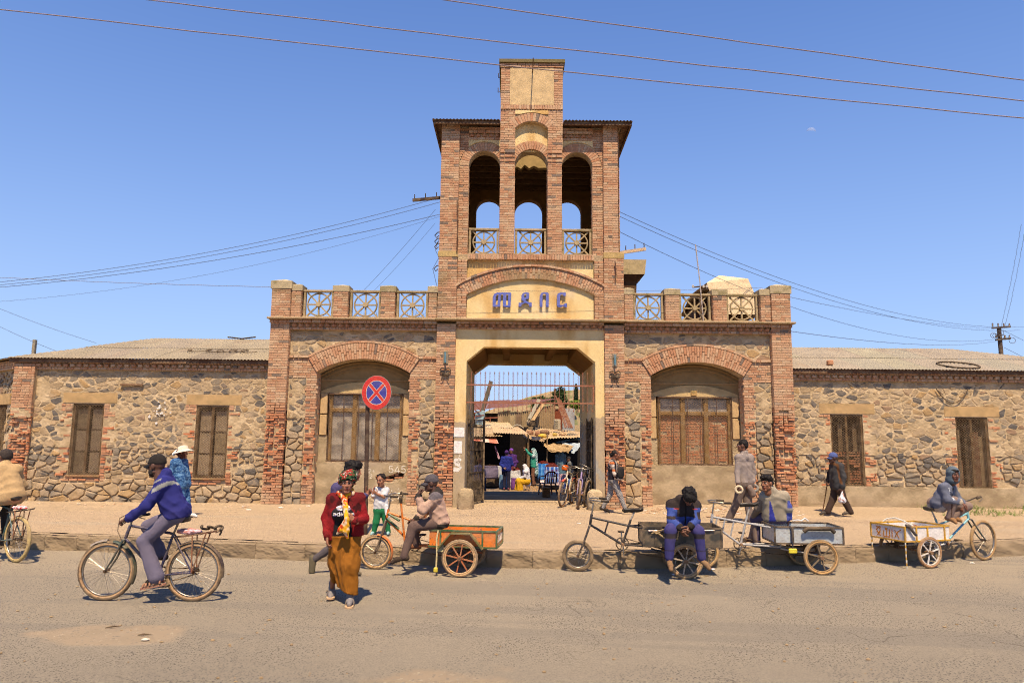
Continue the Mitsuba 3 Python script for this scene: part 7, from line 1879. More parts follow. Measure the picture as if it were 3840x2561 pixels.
def solid(prims, res, k=0.03, planes=(), noise_fn=None, hollow=None):
 """Smooth union of the primitives as a mesh (surface nets). Returns vertices, triangles and the nearest primitive of each vertex."""
 lo, hi = [], []
 for q in prims:
  if q[6]:
   continue
  if q[0] == 'c':
   r = max(q[3], q[4]); lo.append(np.minimum(q[1], q[2]) - r); hi.append(np.maximum(q[1], q[2]) + r)
  else:
   r = q[2].max(); lo.append(q[1] - r); hi.append(q[1] + r)
 lo, hi = np.min(lo, 0) - 3 * res - 0.02, np.max(hi, 0) + 3 * res + 0.02
 n = np.ceil((hi - lo) / res).astype(int) + 1
 ax = [lo[i] + res * np.arange(n[i]) for i in range(3)]
 D = np.full(n, 0.5); ID = np.zeros(n, int); best = np.full(n, 9.0)
 pad = k * 1.6 + 3 * res
 for i, q in enumerate(prims):
  if q[0] == 'c':
   r = max(q[3], q[4]) + pad; a, b = np.minimum(q[1], q[2]) - r, np.maximum(q[1], q[2]) + r
  else:
   r = q[2].max() + pad; a, b = q[1] - r, q[1] + r
  s0 = np.clip(np.floor((a - lo) / res).astype(int), 0, n); s1 = np.clip(np.ceil((b - lo) / res).astype(int) + 1, 0, n)
  if np.any(s1 <= s0):
   continue
  sl = tuple(slice(x, y) for x, y in zip(s0, s1))
  G = np.stack(np.meshgrid(*[ax[j][sl[j]] for j in range(3)], indexing='ij'), -1)
  d = d_cone(G, *q[1:5]) if q[0] == 'c' else d_ell(G, *q[1:4])
  o = D[sl]
  if q[6]:
   kk = k * 0.4
   h = np.clip(0.5 - 0.5 * (o + d) / kk, 0, 1)
   D[sl] = o * (1 - h) - d * h + kk * h * (1 - h)
   continue
  h = np.clip(0.5 + 0.5 * (o - d) / k, 0, 1)
  D[sl] = o * (1 - h) + d * h - k * h * (1 - h)
  w = d < best[sl]
  best[sl] = np.where(w, d, best[sl]); ID[sl] = np.where(w, i, ID[sl])
 if noise_fn is not None:
  m = np.abs(D) < 0.06
  ii = np.argwhere(m)
  pts = lo + ii * res
  D[m] += noise_fn(pts)
 if planes:
  G = np.stack(np.meshgrid(*ax, indexing='ij'), -1)
  for c, nv in planes:
   D = np.maximum(D, (G - c) @ nv)
 # surface nets
 S = D < 0
 cn = [S[i:n[0] - 1 + i, j:n[1] - 1 + j, l:n[2] - 1 + l] for i in (0, 1) for j in (0, 1) for l in (0, 1)]
 any_, all_ = np.logical_or.reduce(cn), np.logical_and.reduce(cn)
 act = np.argwhere(any_ & ~all_)
 idx = -np.ones(np.array(n) - 1, int); idx[tuple(act.T)] = np.arange(len(act))
 acc, cnt = np.zeros((len(act), 3)), np.zeros((len(act), 1))
 corners = np.array([(i, j, l) for i in (0, 1) for j in (0, 1) for l in (0, 1)])
 vals = np.stack([D[tuple((act + c).T)] for c in corners], 1)
 for a in range(8):
  for b in range(a + 1, 8):
   if np.abs(corners[a] - corners[b]).sum() != 1:
    continue
   va, vb = vals[:, a], vals[:, b]
   cr = (va < 0) != (vb < 0)
   t = np.where(cr, va / np.where(cr, va - vb, 1), 0)[:, None]
   acc += np.where(cr[:, None], corners[a] + t * (corners[b] - corners[a]), 0); cnt += cr[:, None]
 V = lo + (act + acc / np.maximum(cnt, 1)) * res
 F = []
 for d in range(3):
  e = np.zeros(3, int); e[d] = 1
  A = S[tuple(slice(0, n[j] - e[j]) for j in range(3))]; B = S[tuple(slice(e[j], n[j]) for j in range(3))]
  for inside_first in (True, False):
   ed = np.argwhere((A & ~B) if inside_first else (~A & B))
   u, w = [(1, 2), (2, 0), (0, 1)][d]
   eu = np.zeros(3, int); eu[u] = 1; ew = np.zeros(3, int); ew[w] = 1
   ed = ed[(ed[:, u] > 0) & (ed[:, w] > 0)]
   q = [idx[tuple((ed - x).T)] for x in (eu + ew, ew, 0 * eu, eu)]
   q = np.stack(q, 1)
   if not inside_first:
    q = q[:, ::-1]
   F.append(q[:, [0, 1, 2]]); F.append(q[:, [0, 2, 3]])
 return V, np.vstack(F), ID[tuple(np.minimum(np.round((V - lo) / res).astype(int), n - 1).T)]

def folds(amp, f=13.0, seed=0, stretch=(1, 1, 1)):
 """Creases: warped waves in two slanting directions, each where a slow noise lets it."""
 if stretch[2] < 0.5:
  dirs = [unit(A_(1, 0.35, 0.10)), unit(A_(0.8, -0.6, 0.16))]
 else:
  dirs = [unit(A_(0.55, 0.25, 0.80)), unit(A_(-0.6, 0.3, 0.74))]
 def fn(p):
  out = 0
  for i, d in enumerate(dirs):
   ph = 7.0 * nnoise(p * 4.3 + seed + 5 * i) + 2.0 * nnoise(p * 11 + seed)
   w = 0.5 + 0.5 * np.sin((p @ d) * f * 5.2 + ph)
   m = np.clip((nnoise(p * 5.5 + seed * 3 + 9 * i) - 0.30) * 2.6, 0, 1)
   out = out - amp * 0.62 * (w ** 2 - 0.3) * m
  return out - amp * 0.3 * (nnoise(p * 24 + seed) - 0.5)
 return fn

def paint(V, ID, prims, base, jitter=0.10, dust=0.12, fn=None):
 C = np.array([srgb(base if q[5] is None else q[5]) for q in prims])[ID]
 if fn is not None:
  C = fn(V, C)
 a = nfbm(V * 16, 3)[:, None]; b = nfbm(V * 5 + 11, 3)[:, None]
 C = C * (1 + 2 * jitter * (a - 0.5))
 return np.clip(C * (1 - dust * b) + dust * b * np.array(DUST), 0, 1)

SK = {'dark': (118, 80, 62), 'mid': (154, 102, 78), 'warm': (166, 112, 84), 'child': (162, 110, 82)}

def head_parts(c, f, u, s, skin, res):
 """Skull, jaw, nose, brow, lips, eyes and ears round the head's centre c; f is where the face looks, u its up."""
 f = unit(f); u = unit(np.asarray(u, float) - f * (np.asarray(u, float) @ f)); r = np.cross(f, u)
 Rm = np.array([r, f, u])
 P = lambda x, y, z: c + s * (r * x + f * y + u * z)
 E = lambda x, y, z, a, b, d, col=None, sub=False: ell(P(x, y, z), s * A_(a, b, d), Rm, col, sub)
 dk = tuple(int(v * 0.72) for v in skin); lip = (int(skin[0] * 0.92), int(skin[1] * 0.70), int(skin[2] * 0.72))
 pr = [E(0, -0.012, 0.022, 0.074, 0.094, 0.096), E(0, 0.032, -0.045, 0.056, 0.062, 0.07), cone(P(-0.014, 0.070, -0.100), P(0.014, 0.070, -0.100), 0.021 * s, 0.021 * s),
  cone(P(-0.05, 0.0, -0.07), P(0, 0.066, -0.1), 0.02 * s, 0.016 * s), cone(P(0.05, 0.0, -0.07), P(0, 0.066, -0.1), 0.02 * s, 0.016 * s),
  cone(P(0, 0.090, 0.022), P(0, 0.112, -0.022), 0.009 * s, 0.0125 * s), cone(P(-0.012, 0.098, -0.028), P(0.012, 0.098, -0.028), 0.009 * s, 0.009 * s),
  cone(P(-0.036, 0.078, 0.036), P(-0.008, 0.089, 0.034), 0.010 * s, 0.011 * s), cone(P(0.036, 0.078, 0.036), P(0.008, 0.089, 0.034), 0.010 * s, 0.011 * s),
  E(-0.042, 0.058, -0.022, 0.022, 0.022, 0.022), E(0.042, 0.058, -0.022, 0.022, 0.022, 0.022),
  cone(P(-0.019, 0.086, -0.058), P(0.019, 0.086, -0.058), 0.0085 * s, 0.0085 * s, lip), cone(P(-0.015, 0.086, -0.070), P(0.015, 0.086, -0.070), 0.0095 * s, 0.0095 * s, lip),
  E(-0.031, 0.094, 0.012, 0.017, 0.014, 0.0105, None, True), E(0.031, 0.094, 0.012, 0.017, 0.014, 0.0105, None, True),
  E(-0.031, 0.0735, 0.012, 0.013, 0.012, 0.012), E(0.031, 0.0735, 0.012, 0.013, 0.012, 0.012),
  E(-0.078, -0.008, -0.004, 0.012, 0.024, 0.034), E(0.078, -0.008, -0.004, 0.012, 0.024, 0.034),
  cone(P(0, -0.022, -0.05), P(0, -0.030, -0.15), 0.052 * s, 0.055 * s)]
 V, F, ID = solid(pr, res, 0.012 * s)
 L = (V - c) @ Rm.T / s
 C = paint(V, ID, pr, skin, 0.08, 0.02)
 x, y, z = np.abs(L[:, 0]), L[:, 1], L[:, 2]
 brow = (y > 0.06) & (np.abs(z - 0.040 + 0.1 * (x - 0.03) ** 2) < 0.0055) & (x > 0.012) & (x < 0.05)
 eye = (y > 0.06) & (((x - 0.031) / 0.0155) ** 2 + ((z - 0.012) / 0.0085) ** 2 < 1)
 iris = eye & (np.abs(x - 0.031) < 0.0075)
 lid = (y > 0.06) & (((x - 0.031) / 0.021) ** 2 + ((z - 0.013) / 0.0135) ** 2 < 1) & ~eye
 mouth = (y > 0.07) & (np.abs(z + 0.064) < 0.003) & (x < 0.021)
 C[lid] *= 0.62
 C[eye] = srgb((196, 184, 172)); C[iris] = srgb((26, 18, 16)); C[brow] = srgb((26, 20, 18)); C[mouth] *= 0.4
 C[(y < 0.045) & (z > 0.03 - 0.6 * y) & (z > -0.01)] *= 0.5
 return V, F, C, P, E, (r, f, u)

def hand_mesh(w, d, n, s=1.0, curl=0.5, side=1, skin=(90, 60, 45), res=0.0045, spread=0.16, thumb=0.6):
 """A hand from the wrist w; d along the fingers, n out of the palm. Five fingers, each a chain of three bones."""
 d = unit(d); n = unit(np.asarray(n, float) - d * (np.asarray(n, float) @ d)); t = np.cross(d, n) * side
 pr = [cone(w - d * 0.03 * s, w + d * 0.02 * s, 0.026 * s, 0.026 * s)]
 for q in (-1.1, -0.35, 0.35, 1.05):
  pr.append(cone(w + d * 0.018 * s + t * 0.014 * q * s, w + d * 0.086 * s + t * 0.023 * q * s, 0.017 * s, 0.0125 * s))
 for q, (off, ln) in enumerate(((1.05, 0.076), (0.35, 0.084), (-0.35, 0.078), (-1.1, 0.060))):
  p = w + d * 0.086 * s + t * 0.0225 * off * s
  a = curl * 0.55 + 0.06 * q
  dirv = unit(d + t * spread * off * 0.5)
  for m, (fr_, rr) in enumerate(((0.44, 0.0098), (0.32, 0.0090), (0.24, 0.0080))):
   ang = a * (m + 1) * (1.0 + 0.3 * m)
   v = dirv * math.cos(ang) + n * math.sin(ang)
   e = p + v * ln * fr_ * s
   pr.append(cone(p, e, rr * s, rr * 0.9 * s)); p = e
 p = w + d * 0.030 * s + t * 0.026 * s + n * 0.006 * s
 for m, (ln, rr) in enumerate(((0.045, 0.0135), (0.034, 0.011), (0.026, 0.0095))):
  v = unit(d * (0.55 + 0.22 * m) + t * (0.75 - 0.35 * m * thumb) + n * (0.25 + 0.3 * m * thumb))
  e = p + v * ln * s
  pr.append(cone(p, e, rr * s, rr * 0.92 * s)); p = e
 V, F, ID = solid(pr, res * s, 0.006 * s)
 return V, F, paint(V, ID, pr, skin, 0.1, 0.05)

def torso_prims(J, s, g, col=None, chest=1.0, belly=1.0, yoke=None):
 a, b = J['shA'], J['shB']
 u = unit(b - a); P = (J['hipA'] + J['hipB']) / 2; N = (a + b) / 2
 w = np.linalg.norm(b - a) / 2
 fw = J.get('fwd', unit(np.cross(u, [0, 0, 1.0])))
 lat = unit(u - unit(N - P) * (u @ unit(N - P)))
 lw = max(w, 0.145 * s); g = g * 0.75
 C = P + 0.70 * (N - P) + fw * 0.012 * s; W = P + 0.32 * (N - P) + fw * 0.012 * s
 out = [cone(a, b, (0.056 * s + g), (0.056 * s + g), yoke or col), cone(N + (J['neck'] - N) * 0.1, J['neck'] * 0.72 + N * 0.28, 0.075 * s + g, 0.056 * s + g * 0.6, yoke or col)]
 for q in (-1, 1):
  out += [cone(a * (0.5 - 0.32 * q) + b * (0.5 + 0.32 * q) - (N - P) * 0.08, C + lat * q * lw * 0.45, 0.076 * s + g, 0.090 * s * chest + g, yoke or col),
    cone(C + lat * q * lw * 0.45, W + lat * q * lw * 0.42, 0.090 * s * chest + g, 0.086 * s * belly + g, col),
    cone(W + lat * q * lw * 0.42, P + lat * q * 0.075 * s, 0.086 * s * belly + g, 0.094 * s * belly + g, col)]
 return out
def arm_prims(J, k, s, g, col=None, r=(0.050, 0.040, 0.030), upto=1.0, cuff=None, gw=None):
 g = g * 0.55
 a, e, w = J['sh' + k], J['el' + k], J['wr' + k]
 if upto <= 0.5:
  return [cone(a, a + (e - a) * upto * 2, r[0] * s + g, r[1] * s + g * 1.2, col)]
 m = e + (w - e) * 0.82
 return [cone(a, e, r[0] * s + g, r[1] * s + g, col), cone(e, m, r[1] * s + g, r[2] * s + (gw or g), col), cone(m, w - (w - e) * 0.02, r[2] * s + (gw or g), r[2] * s + (gw or g) * 0.9, cuff or col)]
def leg_prims(J, k, s, g, col=None, r=(0.080, 0.054, 0.036), flare=0.0, upto=1.0):
 h, kn, an = J['hip' + k], J['kn' + k], J['an' + k]
 e = kn + (an - kn) * upto
 return [cone(h, kn, r[0] * s + g, r[1] * s + g, col), cone(kn, e, r[1] * s + g, r[2] * s + g + flare, col)]
def shoe(an, toe, s, col, sole=None, h=0.0, w=1.0):
 """Prims of a shoe from the ankle to the toe; toe is the tip of the sole."""
 d = unit(toe - an - A_(0, 0, (toe - an)[2] * 0.0));
 fl = unit(A_(d[0], d[1], d[2] * 0.6))
 heel = an - fl * 0.045 * s - A_(0, 0, 0.035 * s)
 return [cone(an + A_(0, 0, 0.03 * s), heel, 0.036 * s * w, 0.036 * s * w, col), cone(heel, an * 0.35 + toe * 0.65 + A_(0, 0, 0.012 * s), 0.036 * s * w, 0.036 * s * w, col), cone(an * 0.35 + toe * 0.65 + A_(0, 0, 0.012 * s), toe + A_(0, 0, 0.005), 0.036 * s * w, 0.027 * s * w, col)]

def put_cloth(p, name, prims, base, res=0.014, k=0.03, planes=(), fold=0.010, f=13.0, seed=0, fn=None, mat='cloth', label=None, dust=0.12, stretch=(1, 1, 1), jitter=0.08):
 if name == 'trousers':
  fold, f, stretch = fold * 0.75, f * 0.8, (1, 1, 0.3)
 V, F, ID = solid(prims, res, k, planes, folds(fold, f, seed, stretch) if fold else None)
 return part(p, name, (V, F), mat, True, vcol=paint(V, ID, prims, base, jitter, dust, fn), label=label)

HROT = trimesh.transformations.euler_matrix(0.6, 0.4, 0.9)[:3, :3]
def curls(p, c, E, prims, col, seed, rough=0.018, f=38, res=0.008, name='hair'):
 V, F, ID = solid(prims, res, 0.02, (), lambda q: -rough * 2.2 * (nfbm(q @ HROT * f + seed, 2) - 0.47))
 C = np.tile(srgb(col), (len(V), 1)) * (0.5 + 1.2 * nnoise(V * 70)[:, None])
 return part(p, name, (V, F), 'hair', True, vcol=np.clip(C, 0, 1))

def body(p, J, s, skin, hres=0.006, hands=(), bare=(), core=True):
 """The body as one mesh: trunk and limbs, head with a face, hands with fingers."""
 hs = s * J.get('hscale', 1.0)
 V, F, C, P, E, ax = head_parts(J['head'], J['hf'], J.get('hu', A_(0, 0, 1)), hs, skin, hres)
 ms, cs = [(V, F)], [C]
 pr = torso_prims(J, s, -0.006)
 for k in 'AB':
  if 'sh' + k in J:
   pr += arm_prims(J, k, s, -0.002)
  if 'kn' + k in J:
   pr += leg_prims(J, k, s, -0.008)
 pr += [cone(J['neck'], J['head'] - unit(J.get('hu', A_(0, 0, 1))) * 0.06 * hs - unit(J['hf']) * 0.02 * hs, 0.050 * s, 0.048 * s)]
 V, F, ID = solid(pr, 0.018, 0.03)
 ms.append((V, F)); cs.append(paint(V, ID, pr, skin, 0.08, 0.05))
 for w, d, n, curl, side in hands:
  V, F, Ch = hand_mesh(np.asarray(w), d, n, s, curl, side, skin, res=0.0045 if hres < 0.009 else 0.007)
  ms.append((V, F)); cs.append(Ch)
 part(p, 'body', join(ms), 'skin', True, vcol=np.vstack(cs))
 return P, E, ax, hs

def cap_parts(p, P, E, ax, hs, col, brim_dir=None, tilt=0.0, brim=0.075, band=None):
 """A peaked cap: crown over the skull, and a curved peak."""
 r, f, u = ax
 bd = f if brim_dir is None else unit(brim_dir)
 bd = unit(bd - u * (bd @ u)); br = np.cross(bd, u)
 pr = [E(0, -0.014, 0.040, 0.086, 0.106, 0.088), E(0, -0.014, 0.075, 0.07, 0.088, 0.062)]
 c = P(0, 0, 0.022)
 V, F, ID = solid(pr, 0.008, 0.02, [(c, -unit(u - bd * 0.12))], folds(0.003, 20, 3))
 part(p, 'cap', (V, F), 'cloth', True, vcol=paint(V, ID, pr, col, 0.06, 0.06))
 q = []
 for a in np.linspace(-1, 1, 15):
  for t in np.linspace(0, 1, 7):
   x = 0.074 * a; y = 0.085 * math.sqrt(max(0, 1 - (a * 0.82) ** 2)) + t * brim * (1 - 0.55 * a * a)
   z = 0.032 - 0.028 * a * a - 0.022 * t
   q.append(P(0, -0.012, 0) + hs * (br * x + bd * y + u * z))
 q = np.array(q); fq = sheet(np.arange(15), np.arange(7), lambda x, y: 0 * x)[1]
 v = np.vstack([q, q - u * 0.006 * hs]); ff = np.vstack([fq, fq[:, ::-1] + len(q)])
 part(p, 'peak', (v, ff), 'cloth', True, vcol=np.tile(srgb(tuple(0.85 * x for x in col)), (len(v), 1)))

def strip(p, name, pts, widths, thick, col, mat='cloth', vc=None):
 """A band of cloth or strap along points, lying flat against the given normals."""
 n = len(pts); V = []
 for q, (c, nrm, w) in enumerate(zip(pts, widths[1], widths[0])):
  c = np.asarray(c, float); t = unit(np.asarray(pts[min(q + 1, n - 1)], float) - np.asarray(pts[max(q - 1, 0)], float))
  b = unit(np.cross(t, nrm))
  V += [c - b * w / 2, c + b * w / 2, c + b * w / 2 + np.asarray(nrm) * thick, c - b * w / 2 + np.asarray(nrm) * thick]
 V = np.array(V)
 F = [[i * 4 + j, i * 4 + (j + 1) % 4, i * 4 + 4 + (j + 1) % 4, i * 4 + 4 + j] for i in range(n - 1) for j in range(4)] + [[0, 3, 2, 1], [4 * n - 4, 4 * n - 3, 4 * n - 2, 4 * n - 1]]
 C = np.tile(srgb(col), (len(V), 1)) if vc is None else vc
 part(p, name, (V, np.array(F)), mat, False, vcol=C)

X_, Y_, Z_ = A_(1, 0, 0), A_(0, 1, 0), A_(0, 0, 1)

def person(label):
 return thing('person', label, 'person')

# ---------------- the woman in the red cardigan, walking towards us
p = person('woman in red cardigan, black shirt and long ochre skirt crossing the road')
J = dict(head=A_(-1.915, 8.50, 1.372), neck=A_(-1.935, 8.57, 1.235), shA=A_(-2.095, 8.60, 1.175), shB=A_(-1.785, 8.60, 1.185), elA=A_(-2.175, 8.63, 0.965), wrA=A_(-2.122, 8.52, 0.765),
  elB=A_(-1.705, 8.57, 0.955), wrB=A_(-1.775, 8.375, 0.955), hipA=A_(-2.03, 8.62, 0.72), hipB=A_(-1.86, 8.60, 0.72), knA=A_(-2.07, 8.72, 0.38), knB=A_(-1.845, 8.52, 0.38),
  anA=A_(-2.125, 8.87, 0.085), anB=A_(-1.825, 8.52, 0.075), fwd=unit(A_(0.12, -1, 0)), hf=A_(0.28, -1, -0.10), hscale=0.98)
s = 0.93
P_, E_, ax, hs = body(p, J, s, SK['mid'], 0.0045, [(J['wrA'], A_(0.10, -0.15, -1), A_(0.9, 0.3, 0.0), 0.45, -1), (J['wrB'], A_(-0.75, -0.15, 0.62), A_(-0.3, 0.9, 0.2), 1.5, 1)])
sh_pr = torso_prims(J, s, 0.016, chest=1.10, belly=1.12) + [ell(A_(-1.945, 8.50, 1.02), A_(0.13, 0.085, 0.085))]
V, F, ID = solid(sh_pr + arm_prims(J, 'A', s, 0.012, upto=0.45) + arm_prims(J, 'B', s, 0.012, upto=0.45), 0.011, 0.03, [(A_(0, 0, 0.735), A_(0, 0, -1.0)), (J['neck'] - [0, 0, 0.015], unit(A_(0, -0.5, 1)))], folds(0.008, 12, 2))
shirt = trimesh.Trimesh(V, F, process=False)
part(p, 'shirt', shirt, 'cloth', True, vcol=np.clip(np.tile(srgb((40, 38, 40)), (len(V), 1)) * (0.8 + 0.4 * nfbm(V * 12, 3)[:, None]), 0, 1))
def on_front(mesh, g, cx, cz, size, off=0.006):
 """Flat print laid onto the front of a garment."""
 m = trimesh.util.concatenate([trimesh.creation.extrude_polygon(q, 1.0, engine='earcut') for q in getattr(g, 'geoms', [g])])
 top = m.submesh([np.where(m.face_normals[:, 2] > 0.5)[0]], append=True)
 for _ in range(3):
  e = top.edges_unique_length.max()
  if e < 0.012 / size:
   break
  top = top.subdivide()
 x, z = cx + top.vertices[:, 0] * size, cz + top.vertices[:, 1] * size
 o = np.stack([x, x * 0 + 7.5, z], 1)
 hit, ir, _ = mesh.ray.intersects_location(o, np.tile(Y_, (len(o), 1)), multiple_hits=False)
 y = np.full(len(o), np.nan); y[ir] = hit[:, 1]
 y = np.where(np.isnan(y), np.nanmean(y), y)
 return np.stack([x, y - off, z], 1), top.faces
leaf_ = shapely.affinity.scale(sg.Point(0, 0).buffer(1, quad_segs=12), 0.36, 0.62)
tre = unary_union([shapely.affinity.translate(leaf_, 0, 0.55), shapely.affinity.translate(shapely.affinity.rotate(leaf_, 62), -0.62, 0.28), shapely.affinity.translate(shapely.affinity.rotate(leaf_, -62), 0.62, 0.28)]).intersection(rect(-2, -0.25, 2, 2))
tre = tre.difference(unary_union([rect(-2, -0.02, 2, 0.05), rect(-2, 0.14, 2, 0.20), rect(-2, -0.16, 2, -0.10)])).difference(unary_union([rect(-0.30, 0.3, -0.25, 2), rect(0.25, 0.3, 0.30, 2)]))
v, f = on_front(shirt, tre, -1.925, 1.075, 0.085)
def lilac(v):
 a = nnoise(v * 40)[:, None]
 return np.where(a > 0.62, srgb((120, 96, 170)), np.where(a < 0.25, srgb((236, 206, 140)), srgb((238, 236, 240))))
part(p, 'shirt_emblem', (v, f), 'cloth', False, vcol=lilac(v))
tm = text_mesh('adidas', 0.048, 0.002, bold=True); tw_ = tm.vertices[:, 0].max()
flat = tm.submesh([np.where(tm.face_normals[:, 2] > 0.5)[0]], append=True)
for _ in range(2):
 flat = flat.subdivide()
x = -1.925 + (flat.vertices[:, 0] / tw_ - 0.5) * 0.25; z = 1.005 + flat.vertices[:, 1] * 0.9
hit, ir, _ = shirt.ray.intersects_location(np.stack([x, x * 0 + 7.5, z], 1), np.tile(Y_, (len(x), 1)), multiple_hits=False)
y = np.full(len(x), 8.45); y[ir] = hit[:, 1]
v = np.stack([x, y - 0.006, z], 1)
part(p, 'shirt_lettering', (v, flat.faces), 'cloth', False, vcol=lilac(v))
RED = (146, 24, 34)
cd = torso_prims(J, s, 0.036, RED, chest=1.08, belly=1.10, yoke=(112, 20, 30)) + arm_prims(J, 'A', s, 0.024, RED, cuff=(126, 22, 32)) + arm_prims(J, 'B', s, 0.026, RED, cuff=(126, 22, 32))
cd += [cone(A_(-2.09, 8.60, 0.92), A_(-2.10, 8.60, 0.74), 0.075, 0.075, RED), cone(A_(-1.79, 8.59, 0.92), A_(-1.77, 8.58, 0.74), 0.07, 0.065, RED)]
cd += [cone(A_(-1.93, 8.42, 1.17), A_(-1.945, 8.40, 0.70), 0.085, 0.165, None, True)]
def knit(V, C):
 st = 0.82 + 0.18 * np.sin(V[:, 2] * 420 + 3 * np.sin(V[:, 0] * 160))[:, None]
 patch = (nfbm(V * [22, 6, 11] + 4, 2) > 0.60) & (V[:, 2] > 0.9) & (np.abs(V[:, 0] + 1.93) < 0.19) & (V[:, 1] < 8.57)
 return np.where(patch[:, None], srgb((66, 12, 22)), C) * st
put_cloth(p, 'cardigan', cd, RED, 0.0105, 0.028, [(A_(-1.94, 8.6, 0.735), unit(A_(0.15, 0, -1.0)))], 0.007, 15, 5, knit, dust=0.04)
# skirt
SKT = (148, 92, 26)
sk = [cone(A_(-2.01, 8.62, 0.84), A_(-1.88, 8.60, 0.84), 0.11, 0.11, SKT), cone(A_(-2.01, 8.62, 0.78), A_(-2.03, 8.70, 0.45), 0.128, 0.105, SKT), cone(A_(-1.87, 8.60, 0.78), A_(-1.85, 8.54, 0.45), 0.128, 0.108, SKT),
 cone(A_(-2.03, 8.70, 0.45), A_(-2.04, 8.79, 0.17), 0.105, 0.062, SKT), cone(A_(-1.85, 8.54, 0.45), A_(-1.835, 8.53, 0.06), 0.108, 0.088, SKT), cone(A_(-1.95, 8.62, 0.6), A_(-1.92, 8.63, 0.2), 0.13, 0.085, SKT)]
put_cloth(p, 'skirt', sk, SKT, 0.0115, 0.06, [(A_(-1.74, 8.5, 0.105), unit(A_(-0.30, 0, -1.0))), (A_(0, 0, 0.765), Z_)], 0.032, 11, 3, stretch=(1.1, 1.1, 0.22), dust=0.05)
# scarf wound at the neck and held at the chest
def print_scarf(V, C):
 a = nfbm(V * [30, 30, 16], 2)[:, None]
 C = np.where(a > 0.56, srgb((236, 176, 40)), C)
 return np.where(a < 0.40, srgb((226, 196, 160)), C)
OR = (206, 72, 34)
nk = J['neck']
sc_ = [cone(nk + [-0.075, -0.02, 0.02], nk + [0.0, -0.085, -0.03], 0.028, 0.032, OR), cone(nk + [0.08, -0.02, 0.02], nk + [0.01, -0.085, -0.03], 0.028, 0.032, OR), cone(nk + [-0.075, -0.02, 0.02], nk + [-0.04, 0.05, 0.05], 0.03, 0.03, OR), cone(nk + [0.08, -0.02, 0.02], nk + [0.04, 0.05, 0.05], 0.03, 0.03, OR), cone(nk + [-0.04, 0.05, 0.05], nk + [0.04, 0.05, 0.05], 0.03, 0.03, OR),
 cone(nk + [0.005, -0.085, -0.03], A_(-1.895, 8.40, 1.10), 0.034, 0.030, OR), cone(A_(-1.895, 8.40, 1.10), A_(-1.865, 8.335, 0.99), 0.030, 0.024, (236, 180, 44)), cone(A_(-1.865, 8.345, 0.97), A_(-1.93, 8.38, 0.86), 0.026, 0.036, OR), cone(A_(-1.93, 8.38, 0.86), A_(-1.975, 8.39, 0.81), 0.034, 0.012, OR),
 cone(A_(-1.862, 8.345, 0.97), A_(-1.87, 8.36, 0.85), 0.028, 0.04, (230, 168, 44)), cone(A_(-1.87, 8.36, 0.85), A_(-1.852, 8.37, 0.765), 0.038, 0.014, OR)]
put_cloth(p, 'scarf', sc_, OR, 0.008, 0.018, (), 0.012, 26, 9, print_scarf, dust=0.02)
def headwrap(V, C):
 a, b = nfbm(V * 34, 2), nnoise(V * 62)
 C = np.where((a > 0.55)[:, None], srgb((150, 50, 44)), C)
 C = np.where((a < 0.42)[:, None], srgb((28, 34, 30)), C)
 return np.where(((b > 0.74) & (a > 0.45))[:, None], srgb((206, 196, 190)), C)
tb = [E_(0, -0.025, 0.06, 0.108, 0.122, 0.098), E_(-0.05, -0.06, 0.075, 0.10, 0.10, 0.095), E_(0.03, 0.04, 0.07, 0.078, 0.066, 0.055), cone(P_(-0.09, -0.01, -0.01), P_(0.05, 0.075, 0.055), 0.024, 0.022), cone(P_(0.09, -0.01, 0.0), P_(0.0, 0.085, 0.062), 0.022, 0.02), E_(-0.055, -0.075, -0.02, 0.045, 0.05, 0.055)]
put_cloth(p, 'head_wrap', tb, (52, 92, 56), 0.0075, 0.015, [(P_(0, 0.05, 0.028), unit(-ax[2] + ax[1] * 0.75))], 0.006, 30, 2, headwrap, dust=0.0)
for an, toe, sole in ((J['anB'], A_(-1.80, 8.36, 0.035), 0.012), (J['anA'], A_(-2.10, 8.72, 0.03), 0.012)):
 pr = shoe(an, toe, s, (132, 128, 128)) + [cone(an + [0, 0, 0.10], an, 0.036, 0.036, (120, 118, 122))]
 put_cloth(p, 'sock', pr, (140, 136, 136), 0.009, 0.02, (), 0.004, 30, dust=0.15)
 d = unit((toe - an) * [1, 1, 0]); side = np.cross(Z_, d)
 g_ = sg.LineString([(0, 0), (0.24, 0)]).buffer(0.047, quad_segs=6)
 m = slab(g_, 0.0, 0.018); v = m.vertices
 base = an - d * 0.075; base[2] = 0.004 + (0.02 if an is J['anA'] else 0)
 part(p, 'sandal_sole', (base + v[:, :1] * d + v[:, 1:2] * side + v[:, 2:] * Z_, m.faces), 'matte', 40, col=(196, 160, 124), dust=0.2)
 for o in (0.12, 0.17, 0.075):
  c = base + d * o
  part(p, 'sandal_strap', tube([c + side * 0.046 + Z_ * 0.02, c + side * 0.036 + Z_ * 0.062, c + Z_ * (0.082 - 0.1 * (o - 0.075)), c - side * 0.036 + Z_ * 0.062, c - side * 0.046 + Z_ * 0.02], 0.010, 6), 'matte', True, col=(120, 112, 108))
part(p, 'ring', ring(J['wrB'] + [-0.062, -0.03, 0.075], (-0.6, 0.2, 0.7), 0.0105, 0.003, 12, 5), 'metal', col=(216, 206, 190))

